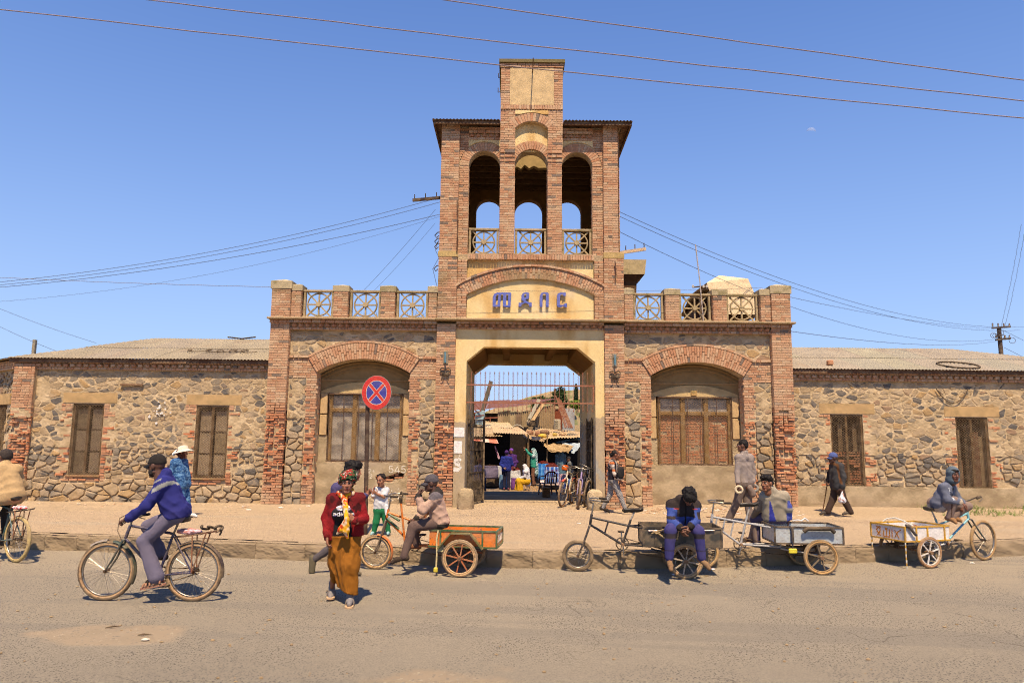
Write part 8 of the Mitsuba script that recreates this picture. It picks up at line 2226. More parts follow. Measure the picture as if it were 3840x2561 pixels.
# ---------------- the man with bushy hair striding behind her
p = person('bushy haired man in a purple jacket striding right behind the woman in red')
J = dict(head=A_(-2.225, 10.30, 1.415), neck=A_(-2.285, 10.32, 1.285), shA=A_(-2.43, 10.16, 1.20), shB=A_(-2.38, 10.49, 1.20), elA=A_(-2.46, 10.10, 0.94), wrA=A_(-2.26, 10.05, 0.86), elB=A_(-2.22, 10.55, 0.97), wrB=A_(-2.08, 10.5, 1.08),
  hipA=A_(-2.47, 10.22, 0.80), hipB=A_(-2.46, 10.40, 0.80), knA=A_(-2.27, 10.22, 0.44), knB=A_(-2.47, 10.40, 0.40), anA=A_(-2.26, 10.22, 0.10), anB=A_(-2.745, 10.40, 0.20), hf=A_(1, -0.15, -0.08), fwd=X_)
P_, E_, ax, hs = body(p, J, 0.95, SK['mid'], 0.006, [(J['wrA'], A_(1, 0, 0), A_(0, 0.5, 1), 1.2, 1), (J['wrB'], A_(0.7, 0, 0.7), A_(0, -1, 0), 1.2, -1)])
put_cloth(p, 'jacket', torso_prims(J, 0.95, 0.028) + arm_prims(J, 'A', 0.95, 0.022) + arm_prims(J, 'B', 0.95, 0.022), (70, 66, 112), 0.014, fold=0.010)
put_cloth(p, 'trousers', leg_prims(J, 'A', 0.95, 0.012) + leg_prims(J, 'B', 0.95, 0.012) + [cone(J['hipA'], J['hipB'], 0.11, 0.11)], (74, 72, 82), 0.013, fold=0.008, dust=0.2)
put_cloth(p, 'shoe', shoe(J['anA'], A_(-2.07, 10.22, 0.03), 0.95, (84, 78, 66)), (84, 78, 66), 0.010, 0.02, (), 0, dust=0.3)
put_cloth(p, 'shoe', [cone(J['anB'] + [-0.02, 0, -0.01], A_(-2.775, 10.40, 0.02), 0.042, 0.034), cone(J['anB'] + [-0.045, 0, 0.02], A_(-2.80, 10.4, 0.03), 0.036, 0.03)], (88, 84, 68), 0.010, 0.02, (), 0, dust=0.3)
curls(p, J['head'], E_, [E_(0, -0.035, 0.075, 0.115, 0.115, 0.095), E_(0, 0.045, 0.11, 0.085, 0.06, 0.06), E_(0, -0.09, 0.02, 0.09, 0.05, 0.07)], (24, 20, 19), 1, 0.03, 26)

# ---------------- the child behind the sign pole
p = person('small child in white shirt and green trousers standing behind the sign pole')
J = dict(head=A_(-2.214, 12.40, 1.185), neck=A_(-2.215, 12.45, 1.072), shA=A_(-2.302, 12.43, 1.02), shB=A_(-2.125, 12.47, 1.015), elA=A_(-2.33, 12.36, 0.91), wrA=A_(-2.325, 12.37, 0.99), elB=A_(-2.145, 12.36, 0.91), wrB=A_(-2.25, 12.33, 0.955),
  hipA=A_(-2.25, 12.45, 0.68), hipB=A_(-2.155, 12.47, 0.68), knA=A_(-2.275, 12.42, 0.48), knB=A_(-2.11, 12.47, 0.47), anA=A_(-2.305, 12.43, 0.325), anB=A_(-2.07, 12.49, 0.32), hf=A_(-0.28, -1, -0.22), fwd=A_(-0.1, -1, 0), hscale=1.28)
P_, E_, ax, hs = body(p, J, 0.66, SK['child'], 0.005, [(J['wrB'], A_(-0.75, -0.1, 0.5), A_(0, 1, 0.4), 0.5, -1), (J['wrA'], A_(0, -0.1, 1), A_(1, 0, 0), 0.4, 1)])
put_cloth(p, 'shirt', torso_prims(J, 0.66, 0.016, chest=1.0, belly=1.15) + arm_prims(J, 'A', 0.66, 0.022, upto=0.42) + arm_prims(J, 'B', 0.66, 0.022, upto=0.42), (206, 206, 210), 0.010, 0.025, [(A_(0, 0, 0.70), -Z_)], 0.010, 16, 4, dust=0.02)
put_cloth(p, 'trousers', leg_prims(J, 'A', 0.66, 0.018) + leg_prims(J, 'B', 0.66, 0.018) + [cone(J['hipA'], J['hipB'], 0.085, 0.085)], (30, 116, 74), 0.010, 0.025, (), 0.008, 16, dust=0.04)
put_cloth(p, 'tied_jumper', [cone(A_(-2.10, 12.40, 0.74), A_(-2.06, 12.40, 0.58), 0.03, 0.035), cone(A_(-2.11, 12.40, 0.76), A_(-2.09, 12.38, 0.62), 0.03, 0.03)], (226, 226, 228), 0.010, 0.02, (), 0.012, 20, dust=0.02)
for k_, toe in (('A', A_(-2.33, 12.31, 0.29)), ('B', A_(-2.06, 12.37, 0.29))):
 put_cloth(p, 'sandal', shoe(J['an' + k_], toe, 0.66, (150, 190, 190)), (150, 190, 190), 0.009, 0.015, (), 0, dust=0.1)
curls(p, J['head'], E_, [E_(0, -0.03, 0.055, 0.088, 0.092, 0.075), E_(0.088, -0.01, 0.055, 0.028, 0.03, 0.028), E_(-0.085, -0.01, 0.05, 0.028, 0.03, 0.026)], (30, 22, 20), 3, 0.018, 34)
part(p, 'hair_tie', ring(P_(0.078, -0.008, 0.055), ax[0], 0.028, 0.010, 14, 6), 'matte', True, col=(236, 120, 40))

# ---------------- the man seated on the orange tricycle
p = person('man in pale pink grey jacket and cap seated on the orange tricycle')
J = dict(head=A_(-1.150, 10.50, 1.255), neck=A_(-1.085, 10.52, 1.130), shA=A_(-1.062, 10.345, 1.055), shB=A_(-1.10, 10.69, 1.055), elA=A_(-1.235, 10.24, 0.90), wrA=A_(-1.305, 10.30, 1.09), elB=A_(-1.235, 10.72, 0.84), wrB=A_(-1.36, 10.62, 0.74),
  hipA=A_(-1.00, 10.43, 0.715), hipB=A_(-1.00, 10.61, 0.715), knA=A_(-1.37, 10.34, 0.66), knB=A_(-1.385, 10.63, 0.66), anA=A_(-1.475, 10.26, 0.27), anB=A_(-1.36, 10.65, 0.37), hf=A_(-1, -0.10, -0.10), fwd=-X_)
s = 0.96
P_, E_, ax, hs = body(p, J, s, (92, 62, 50), 0.005, [(J['wrA'], A_(0.25, 0.15, 1), A_(0.8, 0.3, 0.1), 1.5, -1), (J['wrB'], A_(-1, 0, -0.2), A_(0, 0, -1), 0.6, 1)])
PK, GY_, BKc = (186, 154, 136), (98, 92, 98), (38, 36, 40)
jk = torso_prims(J, s, 0.040, PK, chest=1.05, belly=1.10, yoke=PK) + arm_prims(J, 'A', s, 0.036, PK, cuff=BKc) + arm_prims(J, 'B', s, 0.034, PK, cuff=BKc)
jk += [cone(J['neck'] + [0.03, 0, -0.005], J['neck'] + [-0.03, 0, -0.03], 0.072, 0.06, BKc), cone(J['neck'] + [0.055, -0.03, -0.03], J['neck'] + [0.06, 0.03, -0.03], 0.055, 0.055, BKc)]
def yoke_(V, C):
 m = (V[:, 2] > 1.035 + 0.6 * np.abs(V[:, 0] + 1.085) * 0.4) & (V[:, 0] > -1.16)
 C = np.where(m[:, None], srgb(GY_), C)
 C = np.where((V[:, 2] > 1.10)[:, None] & (np.abs(V[:, 1] - 10.52) < 0.10)[:, None], srgb(BKc), C)
 return np.where(((V[:, 2] < 0.70) & (V[:, 0] > -1.05))[:, None], srgb((44, 44, 46)), C)
put_cloth(p, 'jacket', jk, PK, 0.0115, 0.03, [(A_(0, 0, 0.64), -Z_)], 0.016, 12, 6, yoke_, dust=0.08)
put_cloth(p, 'trousers', leg_prims(J, 'A', s, 0.016) + leg_prims(J, 'B', s, 0.016) + [cone(J['hipA'], J['hipB'], 0.10, 0.10)], (94, 76, 74), 0.012, 0.03, (), 0.012, 14, dust=0.15)
put_cloth(p, 'sandal', shoe(J['anA'], A_(-1.63, 10.25, 0.185), s, (50, 40, 38)), (46, 38, 36), 0.010, 0.02, (), 0, dust=0.2)
put_cloth(p, 'shoe', shoe(J['anB'], A_(-1.50, 10.64, 0.325), s, (130, 82, 58)), (130, 82, 58), 0.010, 0.02, (), 0, dust=0.2)
cap_parts(p, P_, E_, ax, hs, (84, 80, 86), brim=0.085)

# ---------------- the cyclist
p = person('man in blue work jacket and black cap riding the dark blue bicycle')
J = dict(head=A_(-4.20, 8.60, 1.545), neck=A_(-4.115, 8.62, 1.435), shA=A_(-4.03, 8.43, 1.345), shB=A_(-4.15, 8.80, 1.345), elA=A_(-4.165, 8.35, 1.10), wrA=A_(-4.365, 8.375, 0.955), elB=A_(-4.36, 8.84, 1.10), wrB=A_(-4.47, 8.80, 0.965),
  hipA=A_(-3.915, 8.53, 0.995), hipB=A_(-3.935, 8.71, 0.995), knA=A_(-4.225, 8.48, 0.69), knB=A_(-4.315, 8.74, 0.83), anA=A_(-4.035, 8.47, 0.285), anB=A_(-4.13, 8.74, 0.50), hf=A_(-1, 0.18, -0.12), fwd=unit(A_(-1, -0.2, 0)))
s = 1.0
P_, E_, ax, hs = body(p, J, s, (98, 66, 52), 0.005, [(J['wrA'], A_(-1, 0, -0.35), A_(0, 0.2, -1), 1.3, -1), (J['wrB'], A_(-1, 0, -0.35), A_(0, -0.2, -1), 1.3, 1)])
BL = (38, 44, 116)
jk = torso_prims(J, s, 0.042, BL, chest=1.08, belly=1.15) + arm_prims(J, 'A', s, 0.034, BL) + arm_prims(J, 'B', s, 0.034, BL) + [cone(J['neck'] + [0.02, 0, 0.02], J['neck'] + [-0.02, 0, -0.02], 0.07, 0.07, BL), cone(J['hipA'] + [0.02, 0.0, 0.03], J['hipB'] + [0.02, 0, 0.03], 0.105, 0.105, BL)]
def band_(V, C):
 sp = unit(A_(-0.22, 0, 0.41))
 h = (V - A_(-3.96, 8.62, 1.0)) @ sp
 on = (h > 0.285 + 0.0 * V[:, 0]) & (h < 0.33) & (V[:, 0] > -4.11)
 C = np.where(on[:, None], srgb((150, 152, 148)), C)
 strap = (np.abs(h - 0.385) < 0.008) & (V[:, 1] < 8.5) & (V[:, 0] < -4.02)
 return np.where(strap[:, None], srgb((150, 152, 148)), C)
put_cloth(p, 'jacket', jk, BL, 0.011, 0.032, [(A_(-3.95, 8.6, 0.93), unit(A_(0.18, 0, -1.0)))], 0.017, 10, 8, band_, dust=0.05)
GT = (104, 100, 122)
tr_ = leg_prims(J, 'A', s, 0.016, GT, flare=0.034, upto=0.96) + leg_prims(J, 'B', s, 0.016, GT, flare=0.016, upto=0.95) + [cone(J['hipA'], J['hipB'], 0.10, 0.10, GT), cone(J['hipA'] + [0.03, 0, -0.01], J['hipB'] + [0.03, 0, -0.01], 0.095, 0.095, GT)]
put_cloth(p, 'trousers', tr_, GT, 0.0115, 0.035, (), 0.018, 12, 4, dust=0.10)
put_cloth(p, 'sock', [cone(J['anA'] + [0.01, 0, 0.04], J['anA'] + [0.005, 0, -0.02], 0.045, 0.042), cone(J['anA'], A_(-4.13, 8.47, 0.235), 0.04, 0.034)], (30, 28, 30), 0.010, 0.02, (), 0.004)
so = A_(-3.975, 8.47, 0.232)
v, f = (lambda m: (m.vertices, m.faces))(slab(sg.LineString([(0, 0), (0.20, 0)]).buffer(0.045, quad_segs=6), 0, 0.022))
d_ = unit(A_(-1, 0, -0.20)); up_ = np.cross(d_, Y_) * -1 if np.cross(d_, Y_)[2] < 0 else np.cross(d_, Y_)
part(p, 'sandal_sole', (so - up_ * 0.03 + v[:, :1] * d_ + v[:, 1:2] * Y_ + v[:, 2:] * up_, f), 'matte', 40, col=(150, 100, 84), dust=0.2)
for o in (0.0, 0.07, 0.115, 0.16, 0.195):
 c = so + d_ * o
 hgt = 0.07 - 0.22 * o if o > 0 else 0.06
 part(p, 'sandal_strap', tube([c + Y_ * 0.047, c + Y_ * 0.04 + up_ * hgt * 0.7, c + up_ * hgt, c - Y_ * 0.04 + up_ * hgt * 0.7, c - Y_ * 0.047], 0.012, 6), 'matte', True, col=(164, 108, 90))
put_cloth(p, 'shoe', shoe(J['anB'], A_(-4.29, 8.74, 0.44), s, (60, 40, 36)), (60, 40, 36), 0.011, 0.02, (), 0)
cap_parts(p, P_, E_, ax, hs, (30, 30, 34), brim=0.09)
curls(p, J['head'], E_, [E_(0, 0.055, -0.095, 0.046, 0.035, 0.028), E_(0.052, 0.03, -0.07, 0.018, 0.03, 0.035), E_(-0.052, 0.03, -0.07, 0.018, 0.03, 0.035)], (46, 40, 38), 4, 0.01, 40, name='beard')

# ---------------- woman in blue with the white sun hat
p = person('woman in speckled blue clothes and white sun hat walking along the left pavement')
J = dict(head=A_(-6.655, 14.65, 1.555), neck=A_(-6.695, 14.65, 1.43), shA=A_(-6.715, 14.47, 1.37), shB=A_(-6.685, 14.82, 1.37), elA=A_(-6.765, 14.44, 1.15), wrA=A_(-6.72, 14.42, 0.95), elB=A_(-6.70, 14.86, 1.15), wrB=A_(-6.60, 14.86, 0.97),
  hipA=A_(-6.61, 14.57, 0.93), hipB=A_(-6.60, 14.73, 0.93), knA=A_(-6.565, 14.57, 0.62), knB=A_(-6.53, 14.72, 0.62), anA=A_(-6.535, 14.57, 0.36), anB=A_(-6.47, 14.72, 0.35), hf=A_(1, 0.35, -0.05), fwd=unit(A_(1, 0.1, 0)))
s = 0.90
P_, E_, ax, hs = body(p, J, s, (150, 100, 78), 0.008, [(J['wrA'], A_(0.2, 0, -1), A_(0, 1, 0), 0.5, 1), (J['wrB'], A_(0.3, 0, -1), A_(0, -1, 0), 0.5, -1)])
def speck(V, C):
 a = nfbm(V * 38, 2)[:, None]
 return np.where(a > 0.54, srgb((40, 78, 130)), np.where(a < 0.40, srgb((110, 150, 190)), C))
put_cloth(p, 'tunic', torso_prims(J, s, 0.042, belly=1.2) + arm_prims(J, 'A', s, 0.030) + arm_prims(J, 'B', s, 0.030) + [cone(J['hipA'] - [0, 0, 0.02], J['hipB'] - [0, 0, 0.02], 0.11, 0.11)], (72, 116, 164), 0.014, 0.03, [(A_(0, 0, 0.86), -Z_)], 0.012, 12, 2, speck, dust=0.02)
put_cloth(p, 'trousers', leg_prims(J, 'A', s, 0.02, flare=0.012) + leg_prims(J, 'B', s, 0.02, flare=0.012), (84, 128, 176), 0.014, 0.03, (), 0.010, 12, 3, speck, dust=0.02)
for k_ in 'AB':
 put_cloth(p, 'shoe', shoe(J['an' + k_], J['an' + k_] + [0.16, 0, -0.055], s, (226, 224, 222)), (226, 224, 222), 0.012, 0.02, (), 0, dust=0.05)
curls(p, J['head'], E_, [E_(0, -0.04, 0.0, 0.088, 0.085, 0.09), E_(0.05, 0.01, -0.06, 0.045, 0.06, 0.07), E_(-0.05, -0.02, -0.06, 0.05, 0.06, 0.08)], (86, 46, 32), 6, 0.02, 30)
hc = P_(0, 0, 0.05)
v, f = lathe([(0, 0.085), (0.05, 0.082), (0.085, 0.062), (0.098, 0.0), (0.105, -0.01), (0.15, -0.03), (0.185, -0.05), (0.18, -0.056), (0.10, -0.022), (0, -0.02)], (0, 0, 0), 28)
v = v * [1.1, 0.95, 1] @ np.array([[0.97, 0, 0.22], [0, 1, 0], [-0.22, 0, 0.97]])
part(p, 'sun_hat', (v + hc + [0.01, 0, 0.02], f), 'cloth', True, vcol=np.tile(srgb((236, 222, 200)), (len(v), 1)) * (0.93 + 0.07 * np.sin(np.linalg.norm(v[:, :2], axis=1) * 300))[:, None])
put_cloth(p, 'hat_ribbon', [cone(hc + [-0.11, -0.02, 0.0], hc + [-0.16, -0.03, -0.07], 0.02, 0.03), cone(hc + [-0.11, -0.02, 0.0], hc + [-0.13, -0.06, -0.05], 0.02, 0.025)], (240, 234, 228), 0.009, 0.015, (), 0.008, 30, dust=0)
k = thing('shoulder_bag', 'dark blue bag hanging at the far side of the woman in blue', 'bag')
part(k, 'bag', cbox(-6.86, -6.76, 14.45, 14.70, 1.08, 1.32, 0.03), 'matte', 40, col=(44, 44, 70), dust=0.05)
part(k, 'strap', tube([(-6.80, 14.48, 1.3), (-6.72, 14.46, 1.44), (-6.66, 14.5, 1.40), (-6.62, 14.47, 1.2)], 0.012, 6), 'matte', True, col=(40, 40, 52))

# ---------------- the man riding out of the picture at the left
p = person('man in beige jacket seen from behind riding out at the left edge')
J = dict(head=A_(-7.91, 11.34, 1.545), neck=A_(-7.88, 11.30, 1.42), shA=A_(-7.735, 11.36, 1.345), shB=A_(-8.00, 11.10, 1.345), elA=A_(-7.68, 11.48, 1.09), wrA=A_(-7.86, 11.66, 0.98), elB=A_(-8.10, 11.10, 1.08), wrB=A_(-8.25, 11.35, 0.99),
  hipA=A_(-7.63, 11.24, 0.96), hipB=A_(-7.73, 11.10, 0.96), knA=A_(-7.88, 11.42, 0.68), knB=A_(-7.95, 11.25, 0.80), anA=A_(-7.74, 11.30, 0.26), anB=A_(-7.82, 11.16, 0.46), hf=A_(-0.9, 0.5, 0), fwd=unit(A_(-0.88, 0.47, 0)))
s = 0.98
P_, E_, ax, hs = body(p, J, s, SK['dark'], 0.008, [(J['wrA'], A_(-1, 0.4, -0.3), A_(0, 0, -1), 1.3, 1), (J['wrB'], A_(-1, 0.4, -0.3), A_(0, 0, -1), 1.3, -1)])
BG = (186, 156, 114)
put_cloth(p, 'jacket', torso_prims(J, s, 0.05, BG, belly=1.2) + arm_prims(J, 'A', s, 0.034, BG) + arm_prims(J, 'B', s, 0.034, BG) + [cone(J['hipA'] + [0.03, 0, -0.02], J['hipB'] + [0.03, 0, -0.02], 0.115, 0.115, BG), cone(J['neck'], J['neck'] + [0.02, 0, 0.02], 0.07, 0.065, BG)], BG, 0.013, 0.035, [(A_(0, 0, 0.83), -Z_)], 0.014, 10, 5, dust=0.03)
put_cloth(p, 'trousers', leg_prims(J, 'A', s, 0.016) + leg_prims(J, 'B', s, 0.016), (36, 34, 38), 0.014, fold=0.010)
for k_ in 'AB':
 put_cloth(p, 'shoe', shoe(J['an' + k_], J['an' + k_] + [-0.15, 0.08, -0.06], s, (40, 34, 32)), (40, 34, 32), 0.012, 0.02, (), 0)
put_cloth(p, 'knit_cap', [E_(0, -0.01, 0.04, 0.088, 0.106, 0.09), E_(0, -0.06, 0.0, 0.076, 0.05, 0.06)], (40, 38, 44), 0.008, 0.02, [(P_(0, 0, -0.02), unit(-ax[2] + ax[1] * 0.8))], 0.003, 30)

# ---------------- woman in the plaid shirt
p = person('woman in plaid shirt and grey checked trousers walking right of the gate')
J = dict(head=A_(2.368, 16.30, 1.572), neck=A_(2.315, 16.30, 1.445), shA=A_(2.285, 16.13, 1.375), shB=A_(2.30, 16.46, 1.375), elA=A_(2.315, 16.08, 1.15), wrA=A_(2.445, 16.10, 0.985), elB=A_(2.25, 16.50, 1.14), wrB=A_(2.30, 16.52, 0.95),
  hipA=A_(2.29, 16.22, 1.02), hipB=A_(2.29, 16.37, 1.02), knA=A_(2.43, 16.20, 0.70), knB=A_(2.235, 16.37, 0.68), anA=A_(2.55, 16.18, 0.385), anB=A_(2.07, 16.38, 0.40), hf=A_(1, -0.1, -0.05), fwd=X_)
s = 0.92
P_, E_, ax, hs = body(p, J, s, (128, 80, 56), 0.008, [(J['wrA'], A_(0.7, 0, -0.8), A_(0, 1, 0), 0.6, 1), (J['wrB'], A_(0.4, 0, -1), A_(0, -1, 0), 0.5, -1)])
def plaid(V, C):
 a, b = np.floor(V[:, 0] * 17 + V[:, 1] * 17).astype(int), np.floor(V[:, 2] * 19).astype(int)
 C = np.where(((a % 3) == 0)[:, None], srgb((40, 36, 44)), C)
 C = np.where(((b % 3) == 0)[:, None], C * 0.5 + 0.5 * srgb((50, 44, 50)), C)
 return np.where((((a + 1) % 3) == 0)[:, None] & (((b + 1) % 3) == 0)[:, None], srgb((196, 110, 60)), C)
put_cloth(p, 'shirt', torso_prims(J, s, 0.034) + arm_prims(J, 'A', s, 0.026) + arm_prims(J, 'B', s, 0.026), (222, 206, 192), 0.012, 0.03, [(A_(0, 0, 1.03), -Z_)], 0.010, 14, 4, plaid, dust=0.0)
def check(V, C):
 a, b = np.floor(V[:, 0] * 42 + V[:, 1] * 30).astype(int), np.floor(V[:, 2] * 42).astype(int)
 return np.where((((a + b) % 2) == 0)[:, None], srgb((104, 102, 104)), C)
put_cloth(p, 'trousers', leg_prims(J, 'A', s, 0.010) + leg_prims(J, 'B', s, 0.010) + [cone(J['hipA'], J['hipB'], 0.10, 0.10)], (176, 172, 168), 0.0125, 0.03, (), 0.006, 14, 3, check, dust=0.05)
for k_, dz in (('A', -0.065), ('B', -0.075)):
 d = A_(0.17, 0, dz) if k_ == 'A' else A_(0.15, 0, -0.10)
 put_cloth(p, 'shoe', shoe(J['an' + k_], J['an' + k_] + d, s, (34, 32, 34)), (34, 32, 34), 0.011, 0.02, (), 0, lambda V, C, q=J['an' + k_]: np.where((V[:, 2] < q[2] - 0.062 - 0.2 * (V[:, 0] - q[0]) * (d[2] < -0.09))[:, None], srgb((230, 226, 220)), C))
curls(p, J['head'], E_, [E_(0, -0.03, 0.035, 0.082, 0.09, 0.082), E_(0, -0.11, -0.01, 0.045, 0.045, 0.045)], (26, 20, 20), 2, 0.008, 30)
k = thing('shoulder_bag', 'black bag slung across the woman in the plaid shirt', 'bag')
m = trimesh.creation.icosphere(3, 1.0); v = np.sign(m.vertices) * np.abs(m.vertices) ** 0.8 * [0.075, 0.05, 0.135] + [2.43, 16.02, 1.19]
part(k, 'bag', (v, m.faces), 'matte', True, col=(32, 32, 36), dust=0.05)
part(k, 'strap', tube([(2.42, 16.0, 1.30), (2.36, 16.1, 1.40), (2.30, 16.22, 1.47), (2.22, 16.3, 1.36), (2.2, 16.25, 1.2)], 0.012, 6), 'matte', True, col=(36, 36, 40))

# ---------------- man bent over on the black tricycle
p = person('curly haired man in blue and black jacket bowed on the black tricycle')
J = dict(head=A_(2.432, 9.93, 1.150), neck=A_(2.410, 10.08, 1.090), shA=A_(2.245, 10.15, 1.015), shB=A_(2.572, 10.15, 1.01), elA=A_(2.205, 10.03, 0.81), elB=A_(2.540, 10.02, 0.815), wrA=A_(2.295, 9.89, 0.735), wrB=A_(2.430, 9.89, 0.755),
  hipA=A_(2.32, 10.25, 0.77), hipB=A_(2.49, 10.25, 0.77), knA=A_(2.165, 9.90, 0.70), knB=A_(2.545, 9.90, 0.69), anA=A_(2.148, 9.93, 0.33), anB=A_(2.585, 9.93, 0.33), hf=A_(0.06, -0.50, -0.87), hu=A_(0.0, -0.87, 0.5), fwd=-Y_)
s = 0.97
P_, E_, ax, hs = body(p, J, s, SK['dark'], 0.006, [(J['wrA'], A_(0.32, -0.15, -0.6), A_(0.6, 0.5, 0.2), 0.5, 1), (J['wrB'], A_(-0.35, -0.2, -0.45), A_(-0.5, 0.6, 0.1), 0.6, -1)])
BU, CH_ = (52, 76, 148), (48, 42, 44)
jk = torso_prims(J, s, 0.042, BU, belly=1.12, yoke=CH_) + arm_prims(J, 'A', s, 0.034, BU, cuff=(30, 30, 34)) + arm_prims(J, 'B', s, 0.034, BU, cuff=(30, 30, 34)) + [cone(J['neck'] + [-0.05, 0.02, 0], J['neck'] + [0.05, 0.02, 0], 0.075, 0.075, CH_)]
def panels(V, C):
 z, x = V[:, 2], np.abs(V[:, 0] - 2.41)
 C = np.where(((z > 0.985 - 0.12 * (x < 0.12)))[:, None], srgb(CH_), C)
 C = np.where(((x > 0.145) & (np.abs(z - 0.885) < 0.045) & (V[:, 0] > 2.41))[:, None], srgb(CH_), C)
 C = np.where(((x > 0.145) & (np.abs(z - 0.86) < 0.02) & (V[:, 0] < 2.41))[:, None], srgb(CH_), C)
 C = np.where(((np.abs(z - 0.975) < 0.006) & (x > 0.09) & (x < 0.16) & (V[:, 1] < 10.16))[:, None], srgb((196, 70, 50)), C)
 return np.where(((x < 0.011) & (V[:, 1] < 10.12))[:, None], srgb((26, 26, 30)), C)
put_cloth(p, 'jacket', jk, BU, 0.011, 0.03, [(A_(0, 0, 0.70), -Z_)], 0.014, 12, 3, panels, dust=0.06)
def knees(V, C):
 z = V[:, 2]
 C = np.where(((z < 0.665) & (z > 0.60) & (V[:, 1] < 9.93))[:, None], srgb((40, 40, 58)), C)
 return np.where(((np.abs(z - 0.615) < 0.006) | (np.abs(z - 0.44) < 0.006))[:, None], srgb((34, 34, 48)), C)
put_cloth(p, 'trousers', leg_prims(J, 'A', s, 0.024, upto=0.95) + leg_prims(J, 'B', s, 0.024, upto=0.95) + [cone(J['hipA'], J['hipB'], 0.11, 0.11)], (50, 52, 116), 0.0115, 0.03, (), 0.013, 13, 5, knees, dust=0.10)
for k_, toe in (('A', A_(2.140, 9.80, 0.20)), ('B', A_(2.655, 9.82, 0.215))):
 put_cloth(p, 'shoe', shoe(J['an' + k_], toe, s, (126, 94, 66), w=1.0) + [cone(J['an' + k_] + [0, 0, 0.02], J['an' + k_] + [0, 0, 0.07], 0.04, 0.038, (60, 44, 38))], (126, 94, 66), 0.010, 0.02, (), 0.004, 20, dust=0.3)
curls(p, J['head'], E_, [E_(0, -0.01, 0.055, 0.10, 0.112, 0.085), E_(0, 0.075, 0.07, 0.082, 0.04, 0.05), E_(0, -0.075, 0.0, 0.088, 0.05, 0.08)], (22, 19, 19), 5, 0.022, 36)

# ---------------- the walker in grey overalls
p = person('man in grey work clothes carrying tape rolls walking away at the right arch')
J = dict(head=A_(4.715, 14.70, 1.815), neck=A_(4.745, 14.70, 1.68), shA=A_(4.605, 14.62, 1.575), shB=A_(4.885, 14.78, 1.575), elA=A_(4.55, 14.56, 1.28), wrA=A_(4.525, 14.48, 1.05), elB=A_(4.96, 14.82, 1.28), wrB=A_(4.91, 14.74, 1.06),
  hipA=A_(4.67, 14.66, 1.05), hipB=A_(4.82, 14.74, 1.05), knA=A_(4.575, 14.70, 0.70), knB=A_(4.79, 14.72, 0.70), anA=A_(4.425, 14.78, 0.37), anB=A_(4.80, 14.62, 0.36), hf=A_(-0.9, 0.35, 0), fwd=unit(A_(-0.6, 0.6, 0)))
s = 1.0
P_, E_, ax, hs = body(p, J, s, SK['dark'], 0.008, [(J['wrA'], A_(0, -0.1, -1), A_(1, 0, 0), 0.8, 1), (J['wrB'], A_(0, 0, -1), A_(-1, 0, 0), 0.6, -1)])
GC = (150, 138, 132)
put_cloth(p, 'jacket', torso_prims(J, s, 0.034, GC) + arm_prims(J, 'A', s, 0.028, GC) + arm_prims(J, 'B', s, 0.028, GC) + [cone(J['neck'], J['neck'] - [0, 0, 0.02], 0.07, 0.07, GC)], GC, 0.013, 0.03, [(A_(0, 0, 1.075), -Z_)], 0.012, 11, 5, lambda V, C: np.where((np.abs(V[:, 2] - 1.50) < 0.006)[:, None], srgb((96, 92, 96)), C), dust=0.06)
GTR = (104, 92, 88)
put_cloth(p, 'trousers', leg_prims(J, 'A', s, 0.024, GTR, flare=0.012) + leg_prims(J, 'B', s, 0.024, GTR, flare=0.012) + [cone(J['hipA'], J['hipB'], 0.115, 0.115, GTR)], GTR, 0.013, 0.03, (), 0.013, 11, 3, lambda V, C: np.where(((np.abs(V[:, 2] - 0.92 + 0.6 * (V[:, 0] - 4.83)) < 0.012) & (V[:, 0] > 4.72))[:, None], srgb((206, 104, 54)), C), dust=0.15)
for k_, d in (('A', A_(-0.15, 0.08, -0.05)), ('B', A_(-0.15, 0.06, -0.06))):
 put_cloth(p, 'shoe', shoe(J['an' + k_], J['an' + k_] + d, s, (92, 78, 68)), (92, 78, 68), 0.011, 0.02, (), 0.004, 20, dust=0.3)
curls(p, J['head'], E_, [E_(0, -0.02, 0.045, 0.084, 0.096, 0.08), E_(0, -0.07, 0.0, 0.074, 0.045, 0.06)], (26, 21, 20), 7, 0.012, 40)
put_cloth(p, 'tool_pouch', [cone(A_(4.80, 14.60, 0.98), A_(4.86, 14.62, 0.86), 0.06, 0.07)], (128, 112, 104), 0.012, 0.02, (), 0.006)
for q, (c, lb) in enumerate((((4.53, 14.43, 0.955), 'pale tape roll held in the hand of the grey clad walker'), ((4.93, 14.70, 0.97), 'grey tape roll hanging at the hip of the grey clad walker'))):
 k = thing('tape_roll', lb, 'tape roll')
 part(k, 'roll', ring(c, (0.25, 1, 0), 0.062, (0.024, 0.022), 28, 10), 'matte', True, col=((214, 196, 164), (150, 144, 138))[q], dust=0.05)

